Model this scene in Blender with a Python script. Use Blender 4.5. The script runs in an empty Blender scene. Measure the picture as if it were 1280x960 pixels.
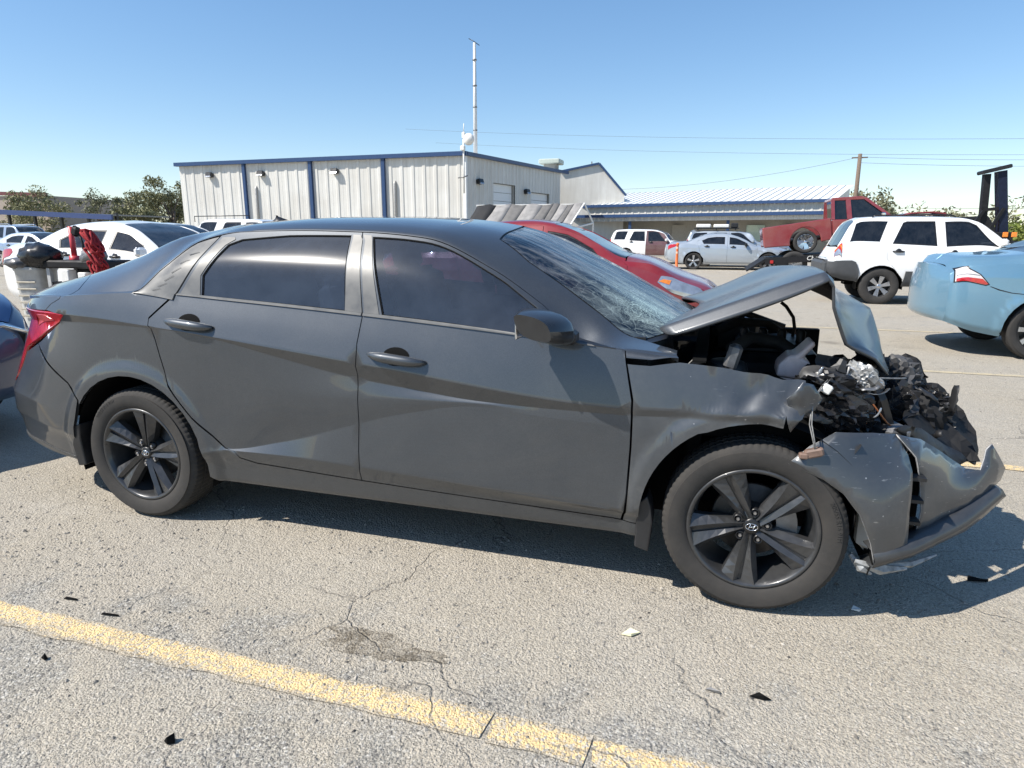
import bpy, bmesh, math, random
import numpy as np
from mathutils import Vector, Matrix
from mathutils.geometry import delaunay_2d_cdt
random.seed(7); RNG = np.random.default_rng(11)
SC = bpy.context.scene; COL = SC.collection

# ---------------------------------------------------------------- camera
cd = bpy.data.cameras.new('camera'); cam = bpy.data.objects.new('camera', cd); COL.objects.link(cam)
cd.sensor_width = 36; cd.lens = 820.26 / 1280 * 36; cd.clip_start = .05; cd.clip_end = 3000
def cam_axes(yaw, pitch, roll):
    cy, sy = math.cos(yaw), math.sin(yaw); f = Vector((sy, cy, 0)); r = Vector((cy, -sy, 0)); u = Vector((0, 0, 1))
    cp, sp = math.cos(pitch), math.sin(pitch); f, u = f * cp - u * sp, u * cp + f * sp
    cr, sr = math.cos(roll), math.sin(roll); r, u = r * cr + u * sr, u * cr - r * sr
    return r, u, f
_r, _u, _f = cam_axes(-.2984, .2224, .0021)
cam.matrix_world = Matrix(((_r.x, _u.x, -_f.x, 2.54), (_r.y, _u.y, -_f.y, -3.193), (_r.z, _u.z, -_f.z, 1.329), (0, 0, 0, 1)))
SC.camera = cam

# ---------------------------------------------------------------- sky and sun
SUN_TRAVEL = Vector((.72, .53, -1.0)).normalized()
to_sun = -SUN_TRAVEL
EL = math.asin(to_sun.z); AZ = math.atan2(to_sun.x, to_sun.y)
W = bpy.data.worlds.new('World'); SC.world = W; W.use_nodes = True
nt = W.node_tree; bg = nt.nodes['Background']
sky = nt.nodes.new('ShaderNodeTexSky'); sky.sky_type = 'NISHITA'; sky.sun_disc = False
sky.sun_elevation = EL; sky.sun_rotation = AZ; sky.altitude = 600; sky.air_density = 1.0; sky.dust_density = .3; sky.ozone_density = 1.8
gm = nt.nodes.new('ShaderNodeGamma'); gm.inputs[1].default_value = .76; hs = nt.nodes.new('ShaderNodeHueSaturation'); hs.inputs['Saturation'].default_value = 1.34; hs.inputs['Value'].default_value = 1.10; hs.inputs['Hue'].default_value = .502
nt.links.new(sky.outputs[0], gm.inputs[0]); nt.links.new(gm.outputs[0], hs.inputs['Color']); nt.links.new(hs.outputs[0], bg.inputs[0]); bg.inputs[1].default_value = .15
sl = bpy.data.lights.new('sun', 'SUN'); sl.energy = 4.6; sl.angle = math.radians(.53); sl.color = (1, .945, .865)
so = bpy.data.objects.new('sun', sl); COL.objects.link(so)
so.rotation_euler = SUN_TRAVEL.to_track_quat('-Z', 'Y').to_euler()
SC.view_settings.view_transform = 'Standard'; SC.view_settings.look = 'None'; SC.view_settings.exposure = .62; SC.view_settings.gamma = 1
SC.render.engine = 'CYCLES'; SC.cycles.max_bounces = 8; SC.cycles.transparent_max_bounces = 12
# ---------------------------------------------------------------- objects
def tag(o, label=None, cat=None, group=None, kind=None):
    for k, v in (('label', label), ('category', cat), ('group', group), ('kind', kind)):
        if v: o[k] = v
    return o
def empty(name, loc=(0, 0, 0), rz=0, label=None, cat=None, group=None):
    o = bpy.data.objects.new(name, None); COL.objects.link(o); o.location = loc; o.rotation_euler = (0, 0, rz)
    o.empty_display_size = .1
    return tag(o, label, cat, group)
def children(o): return [c for c in bpy.data.objects if c.parent == o]
def copy_tree(o, parent=None):
    c = o.copy(); COL.objects.link(c); c.parent = parent
    for ch in children(o): copy_tree(ch, c)
    return c
class MB:
    def __init__(self): self.v = []; self.f = []; self.sm = []; self.mi = []
    def add(self, vs, fs, smooth=False, mi=0):
        b = len(self.v); self.v += [tuple(map(float, p)) for p in vs]
        for f in fs: self.f.append(tuple(i + b for i in f)); self.sm.append(smooth); self.mi.append(mi)
        return self
    def box(self, c, d, rot=None, bev=0, mi=0, taper=(1, 1)):
        x, y, z = d[0] / 2, d[1] / 2, d[2] / 2
        if bev > 0:
            b = min(bev, x * .8, y * .8, z * .8); P = []
            for sz in (-1, 1):
                for (dz, ins) in ((z, b), (z - b, 0)) if sz == 1 else ((z - b, 0), (z, b)):
                    pass
            lv = [(-z, b), (-z + b, 0), (z - b, 0), (z, b)]
            vs = []
            for zz, i in lv:
                t = ((taper[0], taper[1]) if zz > 0 else (1, 1)); X, Y = (x - i) * t[0], (y - i) * t[1]; bb = b
                vs += [(-X + bb, -Y, zz), (X - bb, -Y, zz), (X, -Y + bb, zz), (X, Y - bb, zz), (X - bb, Y, zz), (-X + bb, Y, zz), (-X, Y - bb, zz), (-X, -Y + bb, zz)]
            fs = [tuple(range(7, -1, -1)), tuple(range(24, 32))]
            for k in range(3):
                for j in range(8): fs.append((k * 8 + j, k * 8 + (j + 1) % 8, k * 8 + 8 + (j + 1) % 8, k * 8 + 8 + j))
        else:
            tx, ty = taper
            vs = [(-x, -y, -z), (x, -y, -z), (x, y, -z), (-x, y, -z), (-x * tx, -y * ty, z), (x * tx, -y * ty, z), (x * tx, y * ty, z), (-x * tx, y * ty, z)]
            fs = [(3, 2, 1, 0), (4, 5, 6, 7), (0, 1, 5, 4), (1, 2, 6, 5), (2, 3, 7, 6), (3, 0, 4, 7)]
        M = Matrix.Identity(3) if rot is None else rot
        c = Vector(c)
        return self.add([tuple(M @ Vector(p) + c) for p in vs], fs, False, mi)
    def tube(self, pts, r, n=8, smooth=True, caps=True, mi=0):
        pts = [Vector(p) for p in pts]; rs = r if isinstance(r, (list, tuple)) else [r] * len(pts)
        vs = []; up = None
        for i, p in enumerate(pts):
            t = (pts[min(i + 1, len(pts) - 1)] - pts[max(i - 1, 0)]).normalized()
            if up is None: up = Vector((0, 0, 1)) if abs(t.z) < .9 else Vector((1, 0, 0))
            a = t.cross(up).normalized(); b = a.cross(t).normalized(); up = b
            for k in range(n):
                w = 2 * math.pi * k / n; vs.append(p + a * (math.cos(w) * rs[i]) + b * (math.sin(w) * rs[i]))
        fs = []
        for i in range(len(pts) - 1):
            for k in range(n): fs.append((i * n + k, i * n + (k + 1) % n, (i + 1) * n + (k + 1) % n, (i + 1) * n + k))
        self.add(vs, fs, smooth, mi)
        if caps:
            b = len(self.v) - len(vs)
            self.f.append(tuple(b + k for k in range(n))[::-1]); self.sm.append(False); self.mi.append(mi)
            self.f.append(tuple(b + (len(pts) - 1) * n + k for k in range(n))); self.sm.append(False); self.mi.append(mi)
        return self
    def lathe(self, prof, n=32, axis='y', c=(0, 0, 0), smooth=True, mi=0, close=False, a0=0, a1=2 * math.pi):
        """prof: list of (radius, along axis)"""
        full = abs(a1 - a0 - 2 * math.pi) < 1e-6; m = n if full else n + 1; vs = []
        for r, h in prof:
            for k in range(m):
                w = a0 + (a1 - a0) * k / n; ca, sa = math.cos(w) * r, math.sin(w) * r
                p = (ca, h, sa) if axis == 'y' else ((ca, sa, h) if axis == 'z' else (h, ca, sa))
                vs.append((p[0] + c[0], p[1] + c[1], p[2] + c[2]))
        fs = []; P = len(prof)
        for i in range(P if close else P - 1):
            j = (i + 1) % P
            for k in range(n): fs.append((i * m + k, j * m + k, j * m + (k + 1) % m, i * m + (k + 1) % m))
        return self.add(vs, fs, smooth, mi)
    def poly_prism(self, pts, a, b, axis='y', mi=0, smooth=False):
        """2D polygon extruded between a and b on the given axis ((x,z) for y, (x,y) for z, (y,z) for x)"""
        n = len(pts); f = {'y': lambda p, h: (p[0], h, p[1]), 'z': lambda p, h: (p[0], p[1], h), 'x': lambda p, h: (h, p[0], p[1])}[axis]
        vs = [f(p, a) for p in pts] + [f(p, b) for p in pts]
        fs = [tuple(range(n)), tuple(range(2 * n - 1, n - 1, -1))] + [(i, (i + 1) % n, n + (i + 1) % n, n + i) for i in range(n)]
        return self.add(vs, fs, smooth, mi)
    def grid(self, rows, smooth=True, mi=0, flip=False):
        """rows: list of equal length lists of points"""
        R_, C_ = len(rows), len(rows[0]); fs = []
        for i in range(R_ - 1):
            for j in range(C_ - 1):
                q = (i * C_ + j, i * C_ + j + 1, (i + 1) * C_ + j + 1, (i + 1) * C_ + j); fs.append(q[::-1] if flip else q)
        return self.add([p for r in rows for p in r], fs, smooth, mi)
    def mesh(self, name, fix=True):
        me = bpy.data.meshes.new(name); me.from_pydata(self.v, [], self.f); me.update()
        me.polygons.foreach_set('use_smooth', self.sm); me.polygons.foreach_set('material_index', self.mi)
        if fix:
            bm = bmesh.new(); bm.from_mesh(me); bmesh.ops.recalc_face_normals(bm, faces=bm.faces); bm.to_mesh(me); bm.free()
        return me
    def build(self, name, mat, parent=None, loc=(0, 0, 0), rot=(0, 0, 0), fix=True):
        return link(name, self.mesh(name, fix), mat, parent, loc, rot)
def link(name, me, mat, parent=None, loc=(0, 0, 0), rot=(0, 0, 0)):
    o = bpy.data.objects.new(name, me); COL.objects.link(o)
    if not me.materials:
        for m in (mat if isinstance(mat, (list, tuple)) else [mat]): me.materials.append(m)
    o.parent = parent; o.location = loc; o.rotation_euler = rot
    return o
def solidify(o, t, offset=-1, mi=0):
    m = o.modifiers.new('thickness', 'SOLIDIFY'); m.thickness = t; m.offset = offset; m.material_offset = mi; return o
def bevel(o, w, seg=2, ang=.6):
    m = o.modifiers.new('bevel', 'BEVEL'); m.width = w; m.segments = seg; m.limit_method = 'ANGLE'; m.angle_limit = ang; return o
def smooth_by_angle(me, ang=.6):
    for p in me.polygons: p.use_smooth = True
    me.set_sharp_from_angle(angle=ang)
def text_mesh(s, size, extrude=.002, shear=0, align='CENTER'):
    cu = bpy.data.curves.new('lettering', 'FONT'); cu.body = s; cu.size = size; cu.extrude = extrude; cu.align_x = align; cu.align_y = 'CENTER'; cu.shear = shear; cu.resolution_u = 2
    o = bpy.data.objects.new('lettering', cu); COL.objects.link(o)
    dg = bpy.context.evaluated_depsgraph_get(); me = bpy.data.meshes.new_from_object(o.evaluated_get(dg))
    bpy.data.objects.remove(o); bpy.data.curves.remove(cu); return me

# ---------------------------------------------------------------- panels laid on a car skin
def in_poly(pts, poly):
    x, y = pts[:, 0], pts[:, 1]; r = np.zeros(len(pts), bool); n = len(poly)
    for i in range(n):
        x1, y1 = poly[i]; x2, y2 = poly[(i + 1) % n]
        if y1 == y2: continue
        c = ((y1 > y) != (y2 > y)) & (x < (x2 - x1) * (y - y1) / (y2 - y1) + x1); r ^= c
    return r
def seg_dist(pts, poly):
    d = np.full(len(pts), 1e9); n = len(poly)
    for i in range(n):
        a = np.array(poly[i]); b = np.array(poly[(i + 1) % n]); ab = b - a; L = (ab ** 2).sum()
        t = np.clip(((pts - a) @ ab) / max(L, 1e-12), 0, 1); d = np.minimum(d, np.hypot(*(pts - a - t[:, None] * ab).T))
    return d
def area2(p): return sum(p[i][0] * p[(i + 1) % len(p)][1] - p[(i + 1) % len(p)][0] * p[i][1] for i in range(len(p)))
def resample(poly, step):
    out = []; n = len(poly)
    for i in range(n):
        a = np.array(poly[i], float); b = np.array(poly[(i + 1) % n], float); k = max(1, int(math.ceil(np.hypot(*(b - a)) / step)))
        for j in range(k): out.append(tuple(a + (b - a) * j / k))
    return out
def inset(poly, g):
    if g == 0: return poly
    s = 1 if area2(poly) > 0 else -1; n = len(poly); out = []
    for i in range(n):
        a, b, c = (np.array(poly[(i + k) % n]) for k in (-1, 0, 1)); t1 = b - a; t2 = c - b
        n1 = np.array([-t1[1], t1[0]]) / max(np.hypot(*t1), 1e-9); n2 = np.array([-t2[1], t2[0]]) / max(np.hypot(*t2), 1e-9)
        m = n1 + n2; l = np.hypot(*m); m = m / l if l > 1e-6 else n1
        out.append(tuple(b + s * m * g / max(.5, (m @ n1))))
    return out
def triangulate(outer, holes, inner):
    V = [Vector(p) for p in outer]; E = []; loops = [list(range(len(outer)))]
    E += [(i, (i + 1) % len(outer)) for i in range(len(outer))]
    for h in holes:
        b = len(V); V += [Vector(p) for p in h]; E += [(b + i, b + (i + 1) % len(h)) for i in range(len(h))]; loops.append(list(range(b, b + len(h))))
    V += [Vector(p) for p in inner]
    r = delaunay_2d_cdt(V, E, [], 0, 1e-6)
    ov = np.array([tuple(p) for p in r[0]]); fs = np.array([f for f in r[2] if len(f) == 3]); orig = r[3]
    m = {}
    for i, l in enumerate(orig):
        for k in l: m[k] = i
    ce = ov[fs].mean(1); keep = in_poly(ce, outer)
    for h in holes: keep &= ~in_poly(ce, h)
    fs = fs[keep]
    a = ov[fs]; ar = (a[:, 1, 0] - a[:, 0, 0]) * (a[:, 2, 1] - a[:, 0, 1]) - (a[:, 2, 0] - a[:, 0, 0]) * (a[:, 1, 1] - a[:, 0, 1])
    fs[ar < 0] = fs[ar < 0][:, ::-1]; fs = fs[np.abs(ar) > 1e-10]
    return ov, fs, [[m[k] for k in l] for l in loops]
SK = .5      # scale of s against x while meshing
def panel(name, surf, poly, mat, parent=None, holes=(), step=.035, gap=.0, off=0.0, flange=.016, mirror=False, deform=None, rows=None, both=False):
    if hasattr(surf, 'adjust'): poly = surf.adjust(poly); holes = [surf.adjust(h) for h in holes]
    P = [(a, b * SK) for a, b in poly]; P = resample(P, step); P = inset(P, gap)
    H = [inset(resample([(a, b * SK) for a, b in h], step), -gap) for h in holes]
    x0, x1 = min(p[0] for p in P), max(p[0] for p in P); s0, s1 = min(p[1] for p in P) / SK, max(p[1] for p in P) / SK
    if rows is None and hasattr(surf, 'rows') and step < .05: rows = surf.rows
    if rows is None:
        rows = []
        for (a, b, d) in ((0, 1, step * 1.35), (1, 2, step * 2.4), (2, 3.0, step * 2.0)):
            rows += list(np.arange(a, b - 1e-6, d))
        rows.append(3.0)
        cr = [c + d for c in surf.breaks for d in (-.012, 0, .012)]
        rows = [r for r in rows if min([abs(r - c) for c in cr] or [1]) > step * .35] + cr
    G = np.array([(x, r * SK) for r in rows if s0 <= r <= s1 for x in np.arange(x0, x1, step)]) if rows else np.zeros((0, 2))
    if step < .04 and getattr(surf, 'arches', ()):      # follow the flare round each wheel
        extra = []
        for ax, az, ar in surf.arches:
            q = np.array([(ax + (ar + d) * math.cos(a), az + (ar + d) * math.sin(a)) for d in (.017, .027, .036, .044, .052, .060, .068, .076, .084, .092, .1, .110) for a in np.linspace(-.3, math.pi + .3, 120)]); q = q[(q[:, 0] > x0) & (q[:, 0] < x1)]
            if len(q):
                lo, hi = np.zeros(len(q)), np.full(len(q), .995)
                for _ in range(20):
                    m_ = (lo + hi) / 2; u_ = surf.pos(q[:, 0], m_)[:, 2] < q[:, 1]; lo = np.where(u_, m_, lo); hi = np.where(u_, hi, m_)
                extra.append(np.c_[q[:, 0], (lo + hi) / 2 * SK])
        if extra and len(G):
            ex = np.concatenate(extra); dd = np.full(len(G), 9.)
            for ax, az, ar in surf.arches:
                zz_ = surf.pos(G[:, 0], G[:, 1] / SK)[:, 2]; dd = np.minimum(dd, np.abs(np.hypot(G[:, 0] - ax, zz_ - az) - ar - .055))
            G = np.concatenate([G[dd > .066], ex])
    if len(G):
        k = in_poly(G, P) & (seg_dist(G, P) > step * .3)
        for h in H: k &= ~in_poly(G, h) & (seg_dist(G, h) > step * .3)
        G = G[k]
    V, F, loops = triangulate(P, H, [tuple(g) for g in G])
    X, S = V[:, 0], V[:, 1] / SK
    N = surf.normal(X, S); Q = surf.pos(X, S)
    # outward: away from the centre line and up
    sg = np.sign((N[:, 1] * -1 + N[:, 2] * .6)); N = N * np.where(sg == 0, 1, sg)[:, None]
    Q = Q + off * N
    if deform is not None: Q = deform(Q)
    v = [tuple(q) for q in Q]; nn = [tuple(n) for n in N]; f = [tuple(int(i) for i in t) for t in F]
    # face orientation to agree with N
    if len(f):
        a, b, c = (Q[F[:, k]] for k in range(3)); fn = np.cross(b - a, c - a); bad = (fn * N[F].mean(1)).sum(1) < 0
        f = [t[::-1] if bd else t for t, bd in zip(f, bad)]
    if flange:
        for L in loops:
            base = len(v); n = len(L); C = Q[L].mean(0)
            for i in range(n):
                p0, p1, p2 = Q[L[i - 1]], Q[L[i]], Q[L[(i + 1) % n]]; t = p2 - p0; nv = N[L[i]]; w = np.cross(t, nv); w = w / max(np.linalg.norm(w), 1e-9)
                v.append(tuple(p1)); v.append(tuple(p1 - nv * flange)); nn.append(tuple((w * .8 + nv * .6))); nn.append(tuple(w))
            for i in range(n):
                j = (i + 1) % n; f.append((base + 2 * i, base + 2 * i + 1, base + 2 * j + 1, base + 2 * j))
    if mirror or both:
        mv = [(p[0], -p[1], p[2]) for p in v]; mn = [(p[0], -p[1], p[2]) for p in nn]; mf = [t[::-1] for t in f]
        if both: b = len(v); f = f + [tuple(i + b for i in t) for t in mf]; v = v + mv; nn = nn + mn
        else: v, nn, f = mv, mn, mf
    me = bpy.data.meshes.new(name); me.from_pydata(v, [], f); me.update()
    me.polygons.foreach_set('use_smooth', [True] * len(f))
    if deform is None: me.normals_split_custom_set_from_vertices([Vector(n).normalized() for n in nn])
    return link(name, me, mat, parent)
def tps(ctrl, qx, qz):
    """thin plate spline y(x,z) through control points (x,y,z)"""
    c = np.array(ctrl, float); n = len(c); U = lambda r: np.where(r > 1e-9, r * r * np.log(np.maximum(r, 1e-9)), 0)
    K = U(np.hypot(c[:, None, 0] - c[None, :, 0], c[:, None, 2] - c[None, :, 2])); A = np.zeros((n + 3, n + 3)); A[:n, :n] = K + np.eye(n) * 1e-5
    A[:n, n:] = np.c_[np.ones(n), c[:, 0], c[:, 2]]; A[n:, :n] = A[:n, n:].T
    w = np.linalg.solve(A, np.r_[c[:, 1], 0, 0, 0])
    return U(np.hypot(qx[:, None] - c[None, :, 0], qz[:, None] - c[None, :, 2])) @ w[:n] + np.c_[np.ones(len(qx)), qx, qz] @ w[n:]
def freeform(name, boundary, interior, mat, parent, step=.03, thick=.004, jitter=0, mi=0, flat=False):
    """sheet through 3D boundary and interior points, seen broadly from the side: y is a smooth function of x,z"""
    P = resample([(p[0], p[2]) for p in boundary], step)
    G = np.array([(x, z) for x in np.arange(min(p[0] for p in P), max(p[0] for p in P), step) for z in np.arange(min(p[1] for p in P), max(p[1] for p in P), step)])
    G = G[in_poly(G, P) & (seg_dist(G, P) > step * .35)] if len(G) else G
    V, F, L = triangulate(P, [], [tuple(g) for g in G])
    y = tps(list(boundary) + list(interior), V[:, 0], V[:, 1])
    if jitter: y = y + jitter * (np.sin(V[:, 0] * 37 + V[:, 1] * 23) + np.sin(V[:, 0] * 71 - V[:, 1] * 53) * .5)
    me = bpy.data.meshes.new(name); me.from_pydata([(a, c, b) for (a, b), c in zip(V, y)], [], [tuple(int(i) for i in t) for t in F]); me.update()
    me.polygons.foreach_set('use_smooth', [not flat] * len(F)); o = link(name, me, mat, parent)
    sm_ = solidify(o, thick, 0, mi).modifiers[-1]
    if mi: me.materials.append(M['torn_edge']); sm_.material_offset_rim = 2
    return o
# ---------------------------------------------------------------- materials
def newmat(name):
    m = bpy.data.materials.new(name); m.use_nodes = True; nt = m.node_tree; return m, nt, nt.nodes['Principled BSDF']
def N_(nt, t, **kw):
    n = nt.nodes.new(t)
    for k, v in kw.items():
        if k in n.inputs.keys() if hasattr(n.inputs, 'keys') else False: n.inputs[k].default_value = v
        else: setattr(n, k, v)
    return n
def noise(nt, scale, detail=4, rough=.55, vec=None, dist=0):
    n = nt.nodes.new('ShaderNodeTexNoise'); n.inputs['Scale'].default_value = scale; n.inputs['Detail'].default_value = detail; n.inputs['Roughness'].default_value = rough; n.inputs['Distortion'].default_value = dist
    if vec is not None: nt.links.new(vec, n.inputs['Vector'])
    return n.outputs['Fac']
def coords(nt, kind='Object', scale=None):
    t = nt.nodes.new('ShaderNodeTexCoord'); v = t.outputs[kind]
    if scale:
        m = nt.nodes.new('ShaderNodeMapping'); m.inputs['Scale'].default_value = scale; nt.links.new(v, m.inputs['Vector']); v = m.outputs[0]
    return v
def ramp(nt, fac, a, b, ca=0.0, cb=1.0):
    r = nt.nodes.new('ShaderNodeMapRange'); r.inputs['From Min'].default_value = a; r.inputs['From Max'].default_value = b; r.inputs['To Min'].default_value = ca; r.inputs['To Max'].default_value = cb
    nt.links.new(fac, r.inputs['Value']); return r.outputs[0]
def mixc(nt, fac, a, b):
    m = nt.nodes.new('ShaderNodeMix'); m.data_type = 'RGBA'
    if isinstance(fac, (int, float)): m.inputs[0].default_value = fac
    else: nt.links.new(fac, m.inputs[0])
    for i, c in ((6, a), (7, b)):
        if isinstance(c, (tuple, list)): m.inputs[i].default_value = (*c[:3], 1)
        else: nt.links.new(c, m.inputs[i])
    return m.outputs[2]
def math_(nt, op, a, b=None):
    m = nt.nodes.new('ShaderNodeMath'); m.operation = op
    for i, v in ((0, a), (1, b)):
        if v is None: continue
        if isinstance(v, (int, float)): m.inputs[i].default_value = v
        else: nt.links.new(v, m.inputs[i])
    return m.outputs[0]
def bump(nt, bsdf, h, strength=.3, dist=.01):
    b = nt.nodes.new('ShaderNodeBump'); b.inputs['Strength'].default_value = strength; b.inputs['Distance'].default_value = dist; nt.links.new(h, b.inputs['Height']); nt.links.new(b.outputs[0], bsdf.inputs['Normal']); return b
_mc = {}
def plain(name, col, rough=.6, metal=0, var=.15, scale=14, bmp=0, coat=0, spec=.5, bscale=60):
    if name in _mc: return _mc[name]
    m, nt, b = newmat(name); v = coords(nt); f = noise(nt, scale, 5, .6, v)
    lo = tuple(c * (1 - var) for c in col); hi = tuple(min(1, c * (1 + var)) for c in col)
    nt.links.new(mixc(nt, ramp(nt, f, .3, .7), lo, hi), b.inputs['Base Color'])
    nt.links.new(ramp(nt, f, .3, .7, max(.02, rough - .08), min(1, rough + .08)), b.inputs['Roughness'])
    b.inputs['Metallic'].default_value = metal; b.inputs['Coat Weight'].default_value = coat; b.inputs['Coat Roughness'].default_value = .04; b.inputs['Specular IOR Level'].default_value = spec
    if bmp: bump(nt, b, noise(nt, bscale, 4, .6, v), bmp, .004)
    _mc[name] = m; return m
def paint(name, col, metal=.0, rough=.35, dust=.25, dustcol=(.30, .28, .25), coat=1.0, low=.6, flake=0.0, crough=.05, chips=False):
    """car lacquer with dust that gathers in patches and towards the sills"""
    m, nt, b = newmat(name); v = coords(nt); g = coords(nt)
    sep = nt.nodes.new('ShaderNodeSeparateXYZ'); nt.links.new(g, sep.inputs[0])
    f1 = noise(nt, 3.5, 6, .65, v); f2 = noise(nt, 55, 3, .7, v)
    d = math_(nt, 'MULTIPLY', ramp(nt, f1, .35, .75), ramp(nt, f2, .3, .7, .5, 1))
    hz = ramp(nt, sep.outputs[2], .25, .65, low, 0.12)
    d = math_(nt, 'MULTIPLY', math_(nt, 'ADD', d, math_(nt, 'MULTIPLY', hz, .6)), dust)
    base = col
    if chips:
        cv = nt.nodes.new('ShaderNodeTexVoronoi'); cv.inputs['Scale'].default_value = 48; nt.links.new(v, cv.inputs['Vector']); cs = nt.nodes.new('ShaderNodeSeparateColor'); nt.links.new(cv.outputs['Color'], cs.inputs[0])
        ck = math_(nt, 'MULTIPLY', ramp(nt, cv.outputs['Distance'], .10, .16, 1, 0), ramp(nt, cs.outputs[0], .90, .93)); ck = math_(nt, 'MULTIPLY', ck, ramp(nt, sep.outputs[0], 2.4, 2.75, .25, 1)); base = mixc(nt, ck, base, (.36, .36, .36))
        sx = noise(nt, 30, 3, .6, coords(nt, 'Object', (.5, 1, 4))); base = mixc(nt, math_(nt, 'MULTIPLY', ramp(nt, sx, .66, .72), ramp(nt, sep.outputs[0], 2.5, 2.85, 0, .8)), base, (.30, .30, .30))
    if flake:
        w = nt.nodes.new('ShaderNodeTexVoronoi'); w.inputs['Scale'].default_value = 900; nt.links.new(v, w.inputs['Vector'])
        base = mixc(nt, ramp(nt, w.outputs['Color'], .2, .9), tuple(c * (1 - flake) for c in col), tuple(c * (1 + flake) for c in col))
    nt.links.new(mixc(nt, d, base, dustcol), b.inputs['Base Color'])
    nt.links.new(math_(nt, 'MAXIMUM', math_(nt, 'MULTIPLY', math_(nt, 'SUBTRACT', 1.0, d), metal), 0.0), b.inputs['Metallic'])
    nt.links.new(math_(nt, 'ADD', math_(nt, 'MULTIPLY', d, .4), rough), b.inputs['Roughness'])
    nt.links.new(math_(nt, 'SUBTRACT', coat, math_(nt, 'MULTIPLY', d, coat)), b.inputs['Coat Weight'])
    nt.links.new(math_(nt, 'ADD', math_(nt, 'MULTIPLY', d, .25), crough), b.inputs['Coat Roughness'])
    return m
def glass(name, tint, op=.5, rough=.02, dust=.1, haze=0, film=0.0, dust_sky_col=(.46, .49, .53)):
    """tinted pane: lets part of the light through, mirrors the rest, thin film of dust whose colour can also paint in sky reflection"""
    m = bpy.data.materials.new(name); m.use_nodes = True; nt = m.node_tree; nt.nodes.clear()
    out = nt.nodes.new('ShaderNodeOutputMaterial'); tr = nt.nodes.new('ShaderNodeBsdfTransparent'); tr.inputs[0].default_value = (*tint, 1)
    gl = nt.nodes.new('ShaderNodeBsdfGlossy'); gl.inputs['Roughness'].default_value = rough; gl.inputs[0].default_value = (1, 1, 1, 1)
    fr = nt.nodes.new('ShaderNodeFresnel'); fr.inputs[0].default_value = 1.52
    mx = nt.nodes.new('ShaderNodeMixShader'); nt.links.new(ramp(nt, fr.outputs[0], 0, 1, .02, 1.0), mx.inputs[0]); nt.links.new(tr.outputs[0], mx.inputs[1]); nt.links.new(gl.outputs[0], mx.inputs[2])
    if haze:
        g2 = nt.nodes.new('ShaderNodeBsdfGlossy'); g2.inputs['Roughness'].default_value = .24; mh = nt.nodes.new('ShaderNodeMixShader'); mh.inputs[0].default_value = haze; nt.links.new(gl.outputs[0], mh.inputs[1]); nt.links.new(g2.outputs[0], mh.inputs[2]); nt.links.new(mh.outputs[0], mx.inputs[2])
    df = nt.nodes.new('ShaderNodeBsdfDiffuse'); df.inputs[0].default_value = (*dust_sky_col, 1)
    v = coords(nt); d = math_(nt, 'MULTIPLY', ramp(nt, noise(nt, 6, 6, .7, v), .3, .8, film, 1), dust)
    m2 = nt.nodes.new('ShaderNodeMixShader'); nt.links.new(d, m2.inputs[0]); nt.links.new(mx.outputs[0], m2.inputs[1]); nt.links.new(df.outputs[0], m2.inputs[2])
    nt.links.new(m2.outputs[0], out.inputs[0]); return m
M = {}
M['torn_edge'] = plain('torn_edge', (.36, .36, .36), .6, var=.4, scale=60)
M['rubber'] = plain('rubber', (.032, .030, .028), .8, var=.35, scale=9, bmp=.2)
M['black_plastic'] = plain('black_plastic', (.018, .018, .019), .5, var=.3, bmp=.15)
M['trim_black'] = plain('trim_black', (.012, .012, .013), .35, var=.2)
M['dark_void'] = plain('dark_void', (.008, .008, .008), .9, spec=.1)
M['steel'] = plain('steel', (.45, .45, .46), .35, 1.0, var=.2)
M['dull_metal'] = plain('dull_metal', (.22, .22, .22), .5, .8, var=.35, bmp=.2)
M['chrome'] = plain('chrome', (.8, .8, .82), .08, 1.0, var=.03)
M['alloy'] = plain('alloy', (.55, .55, .56), .3, .9, var=.1)
M['white_plastic'] = plain('white_plastic', (.75, .74, .70), .5, var=.08)
M['seat_cloth'] = plain('seat_cloth', (.075, .075, .08), .9, var=.2, bmp=.2)
M['glass_tint'] = glass('glass_tint', (.12, .125, .14), dust=.10)
M['glass_dark'] = glass('glass_dark', (.05, .055, .06), dust=.05)
M['glass_clear'] = glass('glass_clear', (.55, .62, .60), dust=.08)
M['red_lens'] = plain('red_lens', (.42, .012, .015), .12, var=.25, scale=30, coat=1)
M['amber_lens'] = plain('amber_lens', (.75, .22, .02), .15, var=.2, scale=30, coat=1)
M['lamp_lens'] = plain('lamp_lens', (.42, .44, .47), .12, .6, var=.25, scale=9, coat=1)
M['orange_plastic'] = plain('orange_plastic', (.80, .17, .04), .55, var=.12)
# ---------------------------------------------------------------- smooth car body surface
def pchip_slopes(x, Y):
    x = np.asarray(x, float); Y = np.asarray(Y, float)
    h = np.diff(x); d = np.diff(Y, axis=-1) / h
    m = np.zeros_like(Y)
    m[..., 0] = d[..., 0]; m[..., -1] = d[..., -1]
    if len(x) > 2:
        a, b = d[..., :-1], d[..., 1:]
        w1 = 2 * h[1:] + h[:-1]; w2 = h[1:] + 2 * h[:-1]
        with np.errstate(divide='ignore', invalid='ignore'):
            v = (w1 + w2) / (w1 / a + w2 / b)
        m[..., 1:-1] = np.where(a * b > 0, v, 0.0)
    return m

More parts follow.
